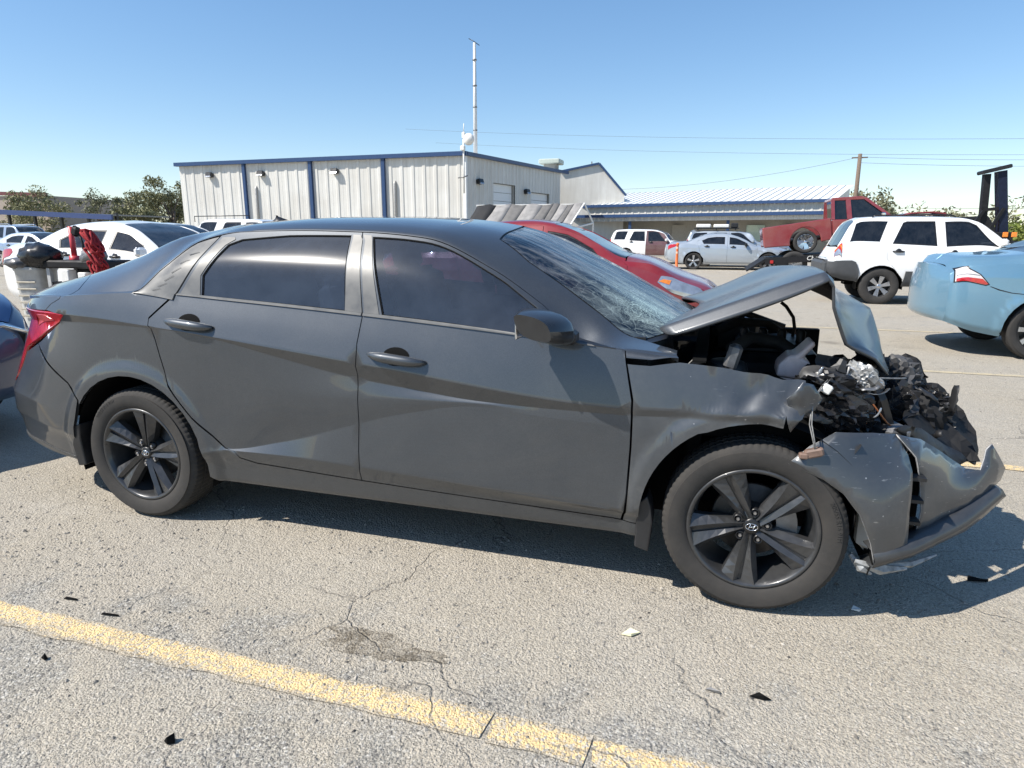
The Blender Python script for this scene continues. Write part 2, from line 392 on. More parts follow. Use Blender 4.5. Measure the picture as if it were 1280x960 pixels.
def pchip(x, Y, q, M=None):
    x = np.asarray(x, float); Y = np.asarray(Y, float); q = np.clip(np.asarray(q, float), x[0], x[-1])
    if M is None: M = pchip_slopes(x, Y)
    i = np.clip(np.searchsorted(x, q, side='right') - 1, 0, len(x) - 2)
    h = x[i + 1] - x[i]; t = (q - x[i]) / h
    return ((1 + 2 * t) * (1 - t) ** 2 * Y[i] + t * (1 - t) ** 2 * h * M[i]
            + t * t * (3 - 2 * t) * Y[i + 1] + t * t * (t - 1) * h * M[i + 1])

class Surf:
    """car body skin: y,z of section knots along x; knots joined by smooth curves that break at crease knots"""
    def __init__(self, s, breaks, ys, zs, arches=(), flare=0.012):
        self.s = list(s); self.breaks = list(breaks)
        self.ys = ys; self.zs = zs            # per knot: (xlist, vallist)
        self.arches = arches; self.flare = flare
        b = [0] + [self.s.index(v) for v in breaks] + [len(s) - 1]
        self.groups = [(b[i], b[i + 1]) for i in range(len(b) - 1)]
    def pos(self, x, s):
        x = np.asarray(x, float); s = np.clip(np.asarray(s, float), self.s[0], self.s[-1])
        if not hasattr(self, '_K'):          # all knots share their x stations: interpolate them together
            X = np.array(self.ys[0][0], float)
            self._X = X; self._K = np.array([b if len(a) == len(X) and np.allclose(a, X) else pchip(a, b, X) for a, b in self.ys + self.zs], float); self._S = pchip_slopes(X, self._K)
        X, K, S_ = self._X, self._K, self._S; q = np.clip(x, X[0], X[-1]); i = np.clip(np.searchsorted(X, q, side='right') - 1, 0, len(X) - 2); h = X[i + 1] - X[i]; t = (q - X[i]) / h
        A = ((1 + 2 * t) * (1 - t) ** 2 * K[:, i] + t * (1 - t) ** 2 * h * S_[:, i] + t * t * (3 - 2 * t) * K[:, i + 1] + t * t * (t - 1) * h * S_[:, i + 1]).T
        YK, ZK = A[:, :len(self.ys)], A[:, len(self.ys):]
        y = np.zeros_like(x); z = np.zeros_like(x)
        for gi, (a, b) in enumerate(self.groups):
            sk = np.array(self.s[a:b + 1]); m = (s >= sk[0]) & (s <= sk[-1]) if gi == len(self.groups) - 1 else (s >= sk[0]) & (s < sk[-1])
            if not m.any(): continue
            q = s[m]; i = np.clip(np.searchsorted(sk, q, side='right') - 1, 0, len(sk) - 2)
            for K, out in ((YK, y), (ZK, z)):
                V = K[m][:, a:b + 1]; S = pchip_slopes(sk, V); r = np.arange(len(q))
                h = sk[i + 1] - sk[i]; t = (q - sk[i]) / h
                out[m] = ((1 + 2 * t) * (1 - t) ** 2 * V[r, i] + t * (1 - t) ** 2 * h * S[r, i]
                          + t * t * (3 - 2 * t) * V[r, i + 1] + t * t * (t - 1) * h * S[r, i + 1])
        for (ax, az, ar) in self.arches:
            d = np.hypot(x - ax, z - az) - ar
            f = np.clip((0.095 - d) / 0.055, 0, 1); f = f * f * (3 - 2 * f)
            y = y + np.where((s < 1.0), self.flare * f, 0)
        return np.stack([x, -y, z], -1)       # near (right hand) side is -y
    def normal(self, x, s):
        e = 1e-3
        dx = self.pos(x + e, s) - self.pos(x - e, s)
        ds = self.pos(x, np.minimum(s + e, self.s[-1])) - self.pos(x, np.maximum(s - e, self.s[0]))
        n = np.cross(dx, ds); l = np.linalg.norm(n, axis=-1, keepdims=True)
        return n / np.maximum(l, 1e-9)
def invs(surf, poly):
    P = np.array(poly, float); lo = np.zeros(len(P)); hi = np.full(len(P), 1.999)
    for _ in range(24):
        m = (lo + hi) / 2; up_ = surf.pos(P[:, 0], m)[:, 2] < P[:, 1]; lo = np.where(up_, m, lo); hi = np.where(up_, hi, m)
    return [(float(x), float(s)) for x, s in zip(P[:, 0], (lo + hi) / 2)]
SX = [-1.06, -1.03, -.95, -.8, -.5, -.2, .05, .15, .3, .5, .8, 1.1, 1.4, 1.7, 1.9, 2.1, 2.25, 2.5, 2.75, 2.95]
def _t(*v): return (SX, list(v))
_pl = np.array([.54, .69, .825, .925, .985, .999] + [1.0] * 12 + [.992, .98])   # plan taper
_pu = np.array([.34, .46, .61, .80, .955, .997] + [1.0] * 12 + [.992, .98])  # and higher up, at the lamps
def _y(v): return (SX, list(v * _pl))
def _yu(v): return (SX, list(v * _pu))
_c1z = np.array(pchip([-1.06, -.6, -.3, .22, 1.2, 2.26, 2.6, 2.95], [.965, .972, .968, .93, .828, .728, .735, .735], SX))
_c2z = np.array(pchip([-1.06, -.6, -.3, .22, 1.2, 1.83, 2.26, 2.6, 2.95], [.90, .917, .935, .924, .758, .702, .700, .715, .715], SX))
_c1y = np.full(20, .912)
_c2y = _c1y - .42 * (_c1z - _c2z)
SEDAN = Surf([0, .15, .3, .5, .7, .8, .9, 1.0, 1.5, 2.0, 2.25, 2.6, 3.0], [.8, .9, 1.0, 2.0],
    [_y(.78), _y(.862), _y(.890), _y(.908), (SX, list(.911 * (_pl * .55 + _pu * .45))), (SX, list(_c2y * _pu)), (SX, list(_c1y * _pu)),
     (SX, list(np.array([.88]*5+[.875]*2+[.873]*13) * _pu)),
     _t(.31,.41,.54,.705,.835,.865,.862,.845,.815,.802,.80,.80,.80,.805,.815,.828,.865,.86,.855,.84),
     _t(.30,.39,.52,.685,.812,.848,.848,.80,.705,.685,.68,.68,.68,.705,.735,.772,.855,.85,.84,.82),
     _t(.27,.35,.46,.61,.685,.70,.68,.65,.61,.59,.585,.585,.59,.615,.645,.68,.71,.70,.70,.70),
     _t(.25,.3,.4,.5,.52,.52,.50,.47,.42,.38,.37,.37,.38,.40,.42,.44,.46,.46,.46,.46),
     _t(*[0]*20)],
    [(SX, list(pchip([-1.06,-.95,-.7,-.4,0,3],[.30,.27,.235,.20,.19,.19],SX))),
     (SX, list(pchip([-1.06,-.95,-.7,-.4,0,3],[.345,.315,.275,.238,.228,.228],SX))),
     (SX, list(pchip([-1.06,-.7,-.3,3],[.42,.39,.33,.31],SX))),
     (SX, list(pchip([-1.06,-.7,-.3,3],[.56,.54,.46,.45],SX))),
     (SX, list(pchip([-1.06,-.3,.2,3],[.70,.70,.62,.60],SX))),
     (SX, list(_c2z)), (SX, list(_c1z)),
     (SX, list(pchip([-1.06,-.95,-.6,-.3,.09,.6,1.2,1.75,2.25,2.45,2.6,2.8,2.95],[.975,.99,1.03,1.055,1.075,1.05,1.012,.972,.93,.912,.895,.862,.84],SX))),
     _t(.983,.998,1.013,1.027,1.045,1.062,1.080,1.12,1.195,1.215,1.208,1.195,1.17,1.095,1.015,.95,.934,.91,.885,.85),
     _t(.985,1.0,1.015,1.03,1.052,1.07,1.085,1.178,1.306,1.345,1.352,1.346,1.322,1.20,1.078,.94,.936,.914,.884,.852),
     _t(1.0,1.02,1.035,1.055,1.10,1.155,1.24,1.275,1.335,1.372,1.382,1.378,1.355,1.255,1.15,1.03,.955,.93,.90,.87),
     _t(1.02,1.045,1.06,1.085,1.148,1.237,1.327,1.345,1.378,1.397,1.41,1.407,1.385,1.325,1.236,1.135,1.052,.95,.92,.89),
     _t(1.03,1.06,1.085,1.11,1.20,1.30,1.362,1.382,1.405,1.418,1.428,1.424,1.405,1.357,1.272,1.178,1.10,.97,.93,.90)],
    arches=[(0, .312, .375), (2.72, .312, .385)], flare=.012)


# the doors carry a third, diagonal crease below the band: put it in as a knot of its own
DRAFT = SEDAN
_c3z = np.array(pchip([-1.06, -.7, -.3, .45, .687, 1.204, 1.676, 1.9, 2.26, 2.95], [.56, .54, .46, .40, .433, .577, .685, .672, .66, .66], SX))
_w3 = np.array(pchip([-1.06, .45, .8, 1.6, 1.75, 2.95], [0, 0, 1, 1, 0, 0], SX))
_c3y = .908 * (1 - _w3) + .890 * _w3; _c3y = np.where(np.array(SX) > 1.65, _c2y + .004, _c3y)
_k4y = np.where(np.array(SX) < .4, .911, (_c2y + _c3y) / 2 + .0085 * _w3); _k4z = np.where(np.array(SX) < 0, .70, _c3z + .55 * (_c2z - _c3z))
_k2z = np.array(DRAFT.zs[2][1]); _lo = np.where(np.array(SX) > .2, .910, .908)
_k3z = np.where(np.array(SX) < .45, _k2z + .30 * (_c3z - _k2z), np.interp(SX, [.45, .7, 1.2, 2.04, 2.3, 3], [.395, .402, .390, .345, .335, .345]))
_ys = DRAFT.ys[:2] + [_y(np.where(np.array(SX) > .4, .884, .889)), _y(_lo), _y(_c3y), (SX, list(_k4y * (_pl * .55 + _pu * .45)))] + DRAFT.ys[5:7] + [(SX, list(np.array(pchip([-1.06, -.3, .1, 2.1, 2.4, 2.95], [.899, .899, .8955, .8955, .893, .893], SX)) * _pu))] + DRAFT.ys[7:]
_zs = DRAFT.zs[:3] + [(SX, list(_k3z)), (SX, list(_c3z)), (SX, list(_k4z))] + DRAFT.zs[5:7] + [(SX, list((_c1z + np.array(DRAFT.zs[7][1])) / 2))] + DRAFT.zs[7:]
_by = np.array(pchip([-1.06, -.3, .1, .35, 1.1, 1.8, 2.25, 2.95], [.88, .88, .862, .852, .852, .862, .872, .873], SX)) * _pu
_ys[9] = (SX, list(_by)); _ys[8] = (SX, list(_by * .5 + _c1y * _pu * .5 + .002)); _ys[10] = (SX, list(np.array(DRAFT.ys[8][1]) - .5 * (np.array(DRAFT.ys[7][1]) - _by)))
SEDAN = Surf([0, .15, .3, .4, .5, .7, .8, .9, .95, 1.0, 1.5, 2.0, 2.25, 2.6, 3.0], [.4, .5, .8, .9, 1.0, 2.0], _ys, _zs, DRAFT.arches, DRAFT.flare)
_dy = (np.array(SX), np.array([0, 0, 0, 0, 0, 0, 0, .025, .06, .073, .08, .08, .078, .055, .045, .032, 0, 0, 0, 0.]))
def _adj(poly):
    # outlines were measured on a narrower cabin: slide them along the line of sight with the wider one
    out = []; low = [k for k, q in enumerate(poly) if q[1] < 1]; fix = {}
    if low:
        P_ = np.array([poly[k] for k in low], float); z_ = DRAFT.pos(P_[:, 0], P_[:, 1])[:, 2]
        for k, q in zip(low, invs(SEDAN, list(zip(P_[:, 0], z_)))): fix[k] = (q[0], min(q[1], .9999))
    poly = [fix.get(k, q) for k, q in enumerate(poly)]
    for x, s in poly:
        w = np.clip(s - 1, 0, 1) if s <= 2 else np.clip((3 - s) / 1.0, 0, 1)
        d = float(np.interp(x, *_dy)) * w; out.append((2.54 + (x - 2.54) * (1 - d / 2.57), s))
    return out
SEDAN.adjust = _adj

SEDAN.rows = sorted(set([0, .05, .1, .15, .2, .25, .3, .33, .36, .388, .394, .4, .406, .43, .46, .485, .495, .5, .505, .515] + list(np.round(np.arange(.535, .69, .021), 4)) + list(np.round(np.arange(.7, .785, .0135), 4)) + [.79, .796, .8, .806, .82, .85, .88, .894, .9, .906, .915] + list(np.round(np.arange(.93, .99, .018), 4)) + [.99, 1.0, 1.01] + list(np.arange(1.08, 1.95, .085)) + [1.99, 2.0, 2.01] + list(np.arange(2.07, 3.0, .07)) + [3.0]))
# ---------------------------------------------------------------- ground
def asphalt(name, paintcol=None, damp=False, edge=None):
    m, nt, b = newmat(name); v = coords(nt)
    big = noise(nt, .55, 6, .6, v); mid = noise(nt, 3.2, 6, .62, v, .4); fine = noise(nt, 42, 5, .7, v); grit = noise(nt, 150, 3, .75, v)
    vo = nt.nodes.new('ShaderNodeTexVoronoi'); vo.inputs['Scale'].default_value = 115; nt.links.new(v, vo.inputs['Vector'])
    vo2 = nt.nodes.new('ShaderNodeTexVoronoi'); vo2.inputs['Scale'].default_value = 190; nt.links.new(v, vo2.inputs['Vector'])
    sepc = nt.nodes.new('ShaderNodeSeparateColor'); nt.links.new(vo.outputs['Color'], sepc.inputs[0])
    stone = mixc(nt, sepc.outputs[0], (.258, .234, .192), (.505, .464, .384)); stone = mixc(nt, ramp(nt, sepc.outputs[1], .80, .95, 0, .6), stone, (.64, .62, .57))
    stone = mixc(nt, ramp(nt, sepc.outputs[2], .86, .97, 0, .8), stone, (.05, .05, .052))
    stone = mixc(nt, ramp(nt, vo.outputs['Distance'], .35, .75, 0, .55), stone, (.185, .175, .158))
    # tan dirt: in broad drifts, thickest beside the parked row
    sep = nt.nodes.new('ShaderNodeSeparateXYZ'); nt.links.new(v, sep.inputs[0])
    band = math_(nt, 'MULTIPLY', ramp(nt, sep.outputs[1], -1.62, -1.15, 0, 1), ramp(nt, sep.outputs[1], 3.0, 8.0, 1, .55))
    drift = ramp(nt, math_(nt, 'ADD', mid, math_(nt, 'MULTIPLY', band, .20)), .43, .56)
    drift = math_(nt, 'MULTIPLY', drift, ramp(nt, fine, .25, .62, .35, 1))
    dirt = mixc(nt, fine, (.36, .31, .235), (.53, .465, .36)); dirt = mixc(nt, ramp(nt, grit, .55, .75), dirt, (.55, .51, .45))
    col = mixc(nt, math_(nt, 'MULTIPLY', drift, .85), stone, dirt)
    col = mixc(nt, ramp(nt, big, .35, .7, 0, .35), col, mixc(nt, fine, (.34, .33, .31), (.50, .49, .46)))
    # pale scuffs where tyres have dragged grit along
    sc = noise(nt, 1.0, 6, .65, coords(nt, 'Object', (.7, 6, 1)), .5)
    col = mixc(nt, math_(nt, 'MULTIPLY', ramp(nt, sc, .58, .72, 0, .55), ramp(nt, grit, .4, .62)), col, (.60, .56, .49))
    # dark oil spots
    oil = noise(nt, .33, 3, .5, coords(nt, 'Object', (1, 1.6, 1))); oil = math_(nt, 'MULTIPLY', ramp(nt, oil, .655, .70), ramp(nt, mid, .4, .6, .3, 1))
    col = mixc(nt, math_(nt, 'MULTIPLY', oil, .5), col, (.09, .08, .068))
    # crack network, warped, and broken up so that it comes and goes
    wn = nt.nodes.new('ShaderNodeTexNoise'); wn.inputs['Scale'].default_value = 2.2; wn.inputs['Detail'].default_value = 5; nt.links.new(v, wn.inputs['Vector'])
    s1 = nt.nodes.new('ShaderNodeVectorMath'); s1.operation = 'SCALE'; s1.inputs[3].default_value = .55; nt.links.new(wn.outputs['Color'], s1.inputs[0])
    a1 = nt.nodes.new('ShaderNodeVectorMath'); nt.links.new(v, a1.inputs[0]); nt.links.new(s1.outputs[0], a1.inputs[1])
    ck = nt.nodes.new('ShaderNodeTexVoronoi'); ck.feature = 'DISTANCE_TO_EDGE'; ck.inputs['Scale'].default_value = .95; nt.links.new(a1.outputs[0], ck.inputs['Vector'])
    crack = math_(nt, 'MULTIPLY', ramp(nt, ck.outputs['Distance'], .001, .0075, 1, 0), ramp(nt, noise(nt, .9, 3, .5, v), .44, .58))
    col = mixc(nt, math_(nt, 'MULTIPLY', crack, .42), col, (.13, .115, .10))
    # sharp pits and pale stone tips at a few millimetres
    g3 = noise(nt, 230, 2, .5, v); g4 = noise(nt, 95, 3, .65, v); gg = math_(nt, 'ADD', math_(nt, 'MULTIPLY', g3, .55), math_(nt, 'MULTIPLY', g4, .45))
    hv = nt.nodes.new('ShaderNodeHueSaturation'); nt.links.new(col, hv.inputs['Color']); nt.links.new(ramp(nt, gg, .36, .64, .62, 1.30), hv.inputs['Value']); col = hv.outputs[0]
    pit = math_(nt, 'MULTIPLY', ramp(nt, gg, .36, .41, 1, 0), ramp(nt, noise(nt, 9, 4, .6, v), .35, .6, .25, 1)); col = mixc(nt, math_(nt, 'MULTIPLY', pit, .7), col, (.075, .068, .056))
    if damp: col = mixc(nt, ramp(nt, math_(nt, 'ADD', math_(nt, 'MULTIPLY', noise(nt, 14, 4, .65, v), .6), math_(nt, 'MULTIPLY', gg, .4)), .40, .56, .85, .25), col, (.105, .085, .058))
    h = math_(nt, 'ADD', math_(nt, 'MULTIPLY', vo.outputs['Distance'], -.55), math_(nt, 'MULTIPLY', fine, .5)); h = math_(nt, 'ADD', h, math_(nt, 'MULTIPLY', gg, 1.1)); h = math_(nt, 'ADD', h, math_(nt, 'MULTIPLY', vo2.outputs['Distance'], -.2))
    h = math_(nt, 'ADD', h, math_(nt, 'MULTIPLY', mid, 3.0)); h = math_(nt, 'SUBTRACT', h, math_(nt, 'MULTIPLY', crack, .7))
    if paintcol:
        wear = math_(nt, 'ADD', math_(nt, 'MULTIPLY', fine, .55), math_(nt, 'MULTIPLY', sepc.outputs[1], .38)); wear = math_(nt, 'ADD', wear, math_(nt, 'MULTIPLY', noise(nt, 5, 5, .6, v), .45))
        if edge is not None:
            dy = math_(nt, 'ABSOLUTE', math_(nt, 'SUBTRACT', sep.outputs[1], math_(nt, 'ADD', math_(nt, 'MULTIPLY', sep.outputs[0], edge[1]), edge[0]))); wear = math_(nt, 'ADD', wear, ramp(nt, dy, .030, .052, 0, .28))
        pc = mixc(nt, fine, tuple(c * .82 for c in paintcol), tuple(min(1, c * 1.12) for c in paintcol))
        k = math_(nt, 'MULTIPLY', ramp(nt, wear, .63, .86, .9, .1), ramp(nt, crack, .1, .6, 1, .15)); col = mixc(nt, k, col, pc)
    nt.links.new(col, b.inputs['Base Color']); b.inputs['Roughness'].default_value = .93; b.inputs['Specular IOR Level'].default_value = .25
    bump(nt, b, h, .9, .009); return m
M['asphalt'] = asphalt('asphalt'); M['yellow_line'] = asphalt('yellow_line', (.86, .62, .30), edge=(-1.6955, -.0103)); M['bay_line'] = asphalt('bay_line', (.86, .62, .30)); M['old_line'] = asphalt('old_line', (.62, .52, .33))
g = MB(); g.add([(-900, -900, 0), (900, -900, 0), (900, 1500, 0), (-900, 1500, 0)], [(0, 1, 2, 3)]); tag(g.build('ground', M['asphalt']), kind='structure')
def ground_strip(name, pts, w, mat, z, ragged=.008, step=.06):
    mb = MB(); L = []; Rr = []
    for (x0, y0), (x1, y1) in zip(pts[:-1], pts[1:]):
        d = math.hypot(x1 - x0, y1 - y0); n = max(1, int(d / step)); nx, ny = -(y1 - y0) / d, (x1 - x0) / d
        for i in range(n):
            t = i / n; a = w / 2 + random.uniform(-1, 1) * ragged; b = w / 2 + random.uniform(-1, 1) * ragged
            L.append((x0 + (x1 - x0) * t + nx * a, y0 + (y1 - y0) * t + ny * a, z)); Rr.append((x0 + (x1 - x0) * t - nx * b, y0 + (y1 - y0) * t - ny * b, z))
    sl0, sl1 = -.006, .005
    for Q, k in ((L, 1), (Rr, -1)): Q[0] = (Q[0][0] + sl0 * k, *Q[0][1:]); Q[-1] = (pts[-1][0] + sl1 * k, *Q[-1][1:])
    mb.grid([Rr, L], False); return tag(mb.build(name, mat), kind='structure')
# the near bay line, broken where the tarmac has cracked through it
for a, b, y0, y1 in ((-6.5, 2.014, -1.69, -1.713), (2.026, 2.300, -1.714, -1.722), (2.311, 6.5, -1.724, -1.72)):
    ground_strip('parking_line', [(a, y0), (b, y1)], .108, M['yellow_line'], .004)
ground_strip('parking_line', [(3.75, 1.16), (9, 1.22)], .09, M['bay_line'], .004)
ground_strip('parking_line', [(-4.5, 4.2), (14, 4.3)], .09, M['old_line'], .004)
ground_strip('parking_line', [(-4, 7.4), (16, 7.5)], .09, M['old_line'], .004)
# dark wet stain by the line
M['damp_stain'] = asphalt('damp_stain', damp=True)
pts = []
for k in range(64):
    a = 2 * math.pi * k / 64; r = 1 + .20 * math.sin(3 * a + 1) + .12 * math.sin(5 * a) + .07 * math.sin(11 * a + 2) + random.uniform(-.09, .09)
    pts.append((1.545 + math.cos(a) * .20 * r + math.sin(a) * .03, -1.475 + math.sin(a) * .065 * r - math.cos(a) * .022, .002))
mb = MB(); mb.add(pts, [tuple(range(64))]); tag(mb.build('damp_stain', M['damp_stain']), kind='structure')
# loose grit: many small angular stones, one mass
def scatter(name, n, xr, yr, smin, smax, mat, seed, dens=None):
    rg = np.random.default_rng(seed); oct_ = np.array([(1, 0, 0), (0, 1, 0), (-1, 0, 0), (0, -1, 0), (0, 0, 1), (0, 0, -.5)], float); of = [(0, 1, 4), (1, 2, 4), (2, 3, 4), (3, 0, 4), (1, 0, 5), (2, 1, 5), (3, 2, 5), (0, 3, 5)]
    V = []; F = []; cnt = 0
    while cnt < n:
        x, y = rg.uniform(*xr), rg.uniform(*yr)
        if dens is not None and rg.random() > dens(x, y): continue
        s = smin * (smax / smin) ** (rg.random() ** 2.6); q = oct_ * rg.uniform(.6, 1.25, (6, 1)) * s * np.array([1, rg.uniform(.6, 1), rg.uniform(.4, .75)]); a = rg.uniform(0, 6.28)
        q = np.c_[q[:, 0] * np.cos(a) - q[:, 1] * np.sin(a) + x, q[:, 0] * np.sin(a) + q[:, 1] * np.cos(a) + y, q[:, 2] + s * .12]; b = len(V); V += [tuple(p) for p in q]; F += [tuple(i + b for i in f) for f in of]; cnt += 1
    me = bpy.data.meshes.new(name); me.from_pydata(V, [], F); me.update(); return tag(link(name, me, mat), kind='stuff')
def gritmat(name, a, b):
    m, nt, bs = newmat(name); v = coords(nt); nt.links.new(mixc(nt, ramp(nt, noise(nt, 26, 2, .5, v), .3, .7), a, b), bs.inputs['Base Color']); bs.inputs['Roughness'].default_value = .95; return m
M['grit'] = gritmat('grit', (.13, .12, .105), (.46, .42, .36)); M['grit_dark'] = gritmat('grit_dark', (.03, .029, .027), (.12, .11, .10))
dn = lambda x, y: .25 + .75 * max(0, min(1, .5 + .5 * math.sin(x * 2.3 + y * 3.1) * math.cos(y * 4.7 - x * .9))) * (1 if y > -1.65 else .45)
scatter('loose_gravel', 15000, (-1.6, 4.6), (-2.5, -.6), .0022, .011, M['grit'], 3, dn)
scatter('loose_gravel', 5000, (2.6, 9), (-.6, 6), .004, .014, M['grit'], 5)
scatter('loose_gravel', 900, (-1.6, 4.6), (-2.5, -.4), .002, .0075, M['grit_dark'], 8, dn)
# ---------------------------------------------------------------- buildings
def _siding():
    m, nt, b = newmat('pale_siding'); g = nt.nodes.new('ShaderNodeNewGeometry'); mp = nt.nodes.new('ShaderNodeMapping'); mp.inputs['Scale'].default_value = (2.2, 2.2, .22); nt.links.new(g.outputs['Position'], mp.inputs['Vector'])
    st = noise(nt, 1.6, 6, .7, mp.outputs[0]); bl = noise(nt, .35, 4, .6, g.outputs['Position']); c = mixc(nt, ramp(nt, st, .35, .72), (.66, .65, .61), (.53, .515, .475)); c = mixc(nt, ramp(nt, bl, .45, .7, 0, .4), c, (.42, .39, .34)); nt.links.new(c, b.inputs['Base Color']); b.inputs['Roughness'].default_value = .5
    return m
SIDING = _siding(); SIDING2 = SIDING
BLUETRIM = plain('blue_trim', (.022, .055, .14), .4, var=.12); ROOFW = plain('white_roof', (.72, .73, .72), .45, var=.05); GREYW = plain('grey_wall', (.34, .33, .30), .8, var=.12, bmp=.1)
def rib_mesh(w, nr, depth=.035):
    """one sheet of ribbed siding, w wide, 1 m high, standing on z=0 in the xz plane, ribs towards -y"""
    p = [(0, 0)]; pw = w / nr
    for i in range(nr):
        a = i * pw + pw * .5; p += [(a - pw * .19, 0), (a - pw * .11, -depth), (a + pw * .11, -depth), (a + pw * .19, 0)]
    p.append((w - .006, 0)); mb = MB(); mb.grid([[(x, y, 0) for x, y in p], [(x, y, 1) for x, y in p]], False, flip=True); return mb.mesh('wall_panel', fix=False)
def wall_panels(A, B, zlo, zhi, w, nr, parent, mat, skip=(), name='wall_panel', own_origin=None):
    A, B = Vector((*A, 0)), Vector((*B, 0)); d = (B - A); n = max(1, round(d.length / w)); w = d.length / n; d.normalize(); me = rib_mesh(w, nr); me.materials.append(mat); ang = math.atan2(d.y, d.x); po = parent.location
    for i in range(n):
        lo, hi = zlo, zhi if not callable(zhi) else zhi((i + .5) * w)
        for s0, s1, z in skip:
            if s0 - .01 <= (i + .5) * w <= s1 + .01: lo = z
        p = A + d * (i * w); o = link(name, me, mat, parent, (p.x - po.x, p.y - po.y, lo), (0, 0, ang)); o.scale = (1, 1, hi - lo)
def beam(name, p, q, w, h, mat, parent, up=(0, 0, 1)):
    p, q = Vector(p), Vector(q); d = (q - p).normalized(); upv = Vector(up); a = d.cross(upv).normalized(); b = a.cross(d); mb = MB()
    vs = [pt + a * sx * w / 2 + b * sz * h / 2 for pt in (p, q) for sx, sz in ((-1, -1), (1, -1), (1, 1), (-1, 1))]
    mb.add(vs, [(3, 2, 1, 0), (4, 5, 6, 7), (0, 1, 5, 4), (1, 2, 6, 5), (2, 3, 7, 6), (3, 0, 4, 7)]); return mb.build(name, mat, parent)
MBD = empty('metal_building', (0, 0, 0), 0, 'big pale ribbed metal building with blue roof edge and blue downpipes', 'building')
F0, F1, B1, B0 = (-28.0, 29.6), (-9.94, 29.2), (-7.5, 40.0), (-25.6, 44.0)
wall_panels(F0, F1, 0, 5.28, .645, 1, MBD, SIDING); wall_panels(F1, B1, 0, 5.28, .40, 1, MBD, SIDING, skip=[(2.62, 5.06, 4.12), (7.09, 9.54, 3.87)])
mb = MB(); mb.add([(*F0, 5.27), (*F1, 5.27), (*B1, 5.27), (*B0, 5.27), ((F0[0] + F1[0]) / 2, 29.4, 5.27)], [(0, 1, 2, 3)]); mb.build('roof', ROOFW, MBD)
mb = MB(); mb.grid([[(*F0, 0), (*B0, 0), (*B1, 0)], [(*F0, 5.27), (*B0, 5.27), (*B1, 5.27)]], False); mb.build('rear_wall', GREYW, MBD)
def off(p, q, t, o=0, z=0):
    d = Vector((q[0] - p[0], q[1] - p[1], 0)); L_ = d.length; d.normalize(); n = Vector((d.y, -d.x, 0)); return Vector((p[0], p[1], z)) + d * t + n * o
beam('roof_edge', off(F0, F1, -.15, .12, 5.33), off(F0, F1, 18.25, .12, 5.33), .26, .20, BLUETRIM, MBD); beam('roof_edge', off(F1, B1, -.02, .10, 5.335), off(F1, B1, 11.9, .10, 5.335), .22, .18, BLUETRIM, MBD)
for s in (4.66, 9.04, 13.5): beam('downpipe', off(F0, F1, s, .09, 0), off(F0, F1, s, .09, 5.22), .18, .16, BLUETRIM, MBD, up=(0, 1, 0))
beam('corner_trim', off(F1, F1 and B1, .0, .02, 0), off(F1, B1, 0, .02, 5.22), .16, .16, ROOFW, MBD, up=(0, 1, 0))
for s, o_ in ((5.38, 3.97), (14.13, 4.04)):
    mb = MB(); a = off(F0, F1, s, .10); mb.tube([(a.x, a.y, .3), (a.x, a.y, o_ - .1), (a.x, a.y + .05, o_), (a.x, a.y + .12, o_ + .02)], .07, 8); mb.build('vent_pipe', plain('pipe_grey', (.40, .39, .37), .5, .3, var=.2), MBD)
def wall_light(base, q, s, z):
    c = off(base, q, s, .14, z); ang = math.atan2(q[1] - base[1], q[0] - base[0]); mb = MB(); R3 = Matrix.Rotation(ang, 3, 'Z'); mb.box(c, (.42, .26, .24), R3 @ Matrix.Rotation(-.3, 3, 'X'), bev=.03); h = mb.build('wall_light', M['trim_black'], MBD)
    mb = MB(); mb.box(c + R3 @ Vector((0, -.12, -.07)), (.34, .06, .14), R3 @ Matrix.Rotation(-.5, 3, 'X')); mb.build('lens', M['lamp_lens'], h)
for s, z in ((2.27, 4.7), (5.82, 4.69), (10.59, 4.69)): wall_light(F0, F1, s, z)
for s, z in ((1.19, 4.07), (6.3, 3.85)): wall_light(F1, B1, s, z)
for s0, s1, z in ((2.62, 5.06, 4.12), (7.09, 9.54, 3.87)):
    n = 9; ds = []
    for k in range(n):
        a, b = off(F1, B1, s0 + .05, -.16, 0), off(F1, B1, s1 - .05, -.16, 0); z0, z1 = z * k / n, z * (k + 1) / n - .02
        mb = MB(); mb.grid([[tuple(a + Vector((0, 0, z0))), tuple(b + Vector((0, 0, z0)))], [tuple(a + Vector((0, 0, z1))), tuple(b + Vector((0, 0, z1)))]], False); ds.append(mb.build('door_slat', ROOFW, MBD))
    a, b = off(F1, B1, s0, .0, 0), off(F1, B1, s0, -.3, 0); c, d = off(F1, B1, s1, .0, 0), off(F1, B1, s1, -.3, 0); mb = MB()
    for p, q in ((a, b), (c, d)): mb.grid([[tuple(p), tuple(q)], [tuple(p + Vector((0, 0, z))), tuple(q + Vector((0, 0, z)))]], False)
    mb.grid([[tuple(a + Vector((0, 0, z))), tuple(b + Vector((0, 0, z)))], [tuple(c + Vector((0, 0, z))), tuple(d + Vector((0, 0, z)))]], False); mb.build('door_frame', GREYW, MBD)
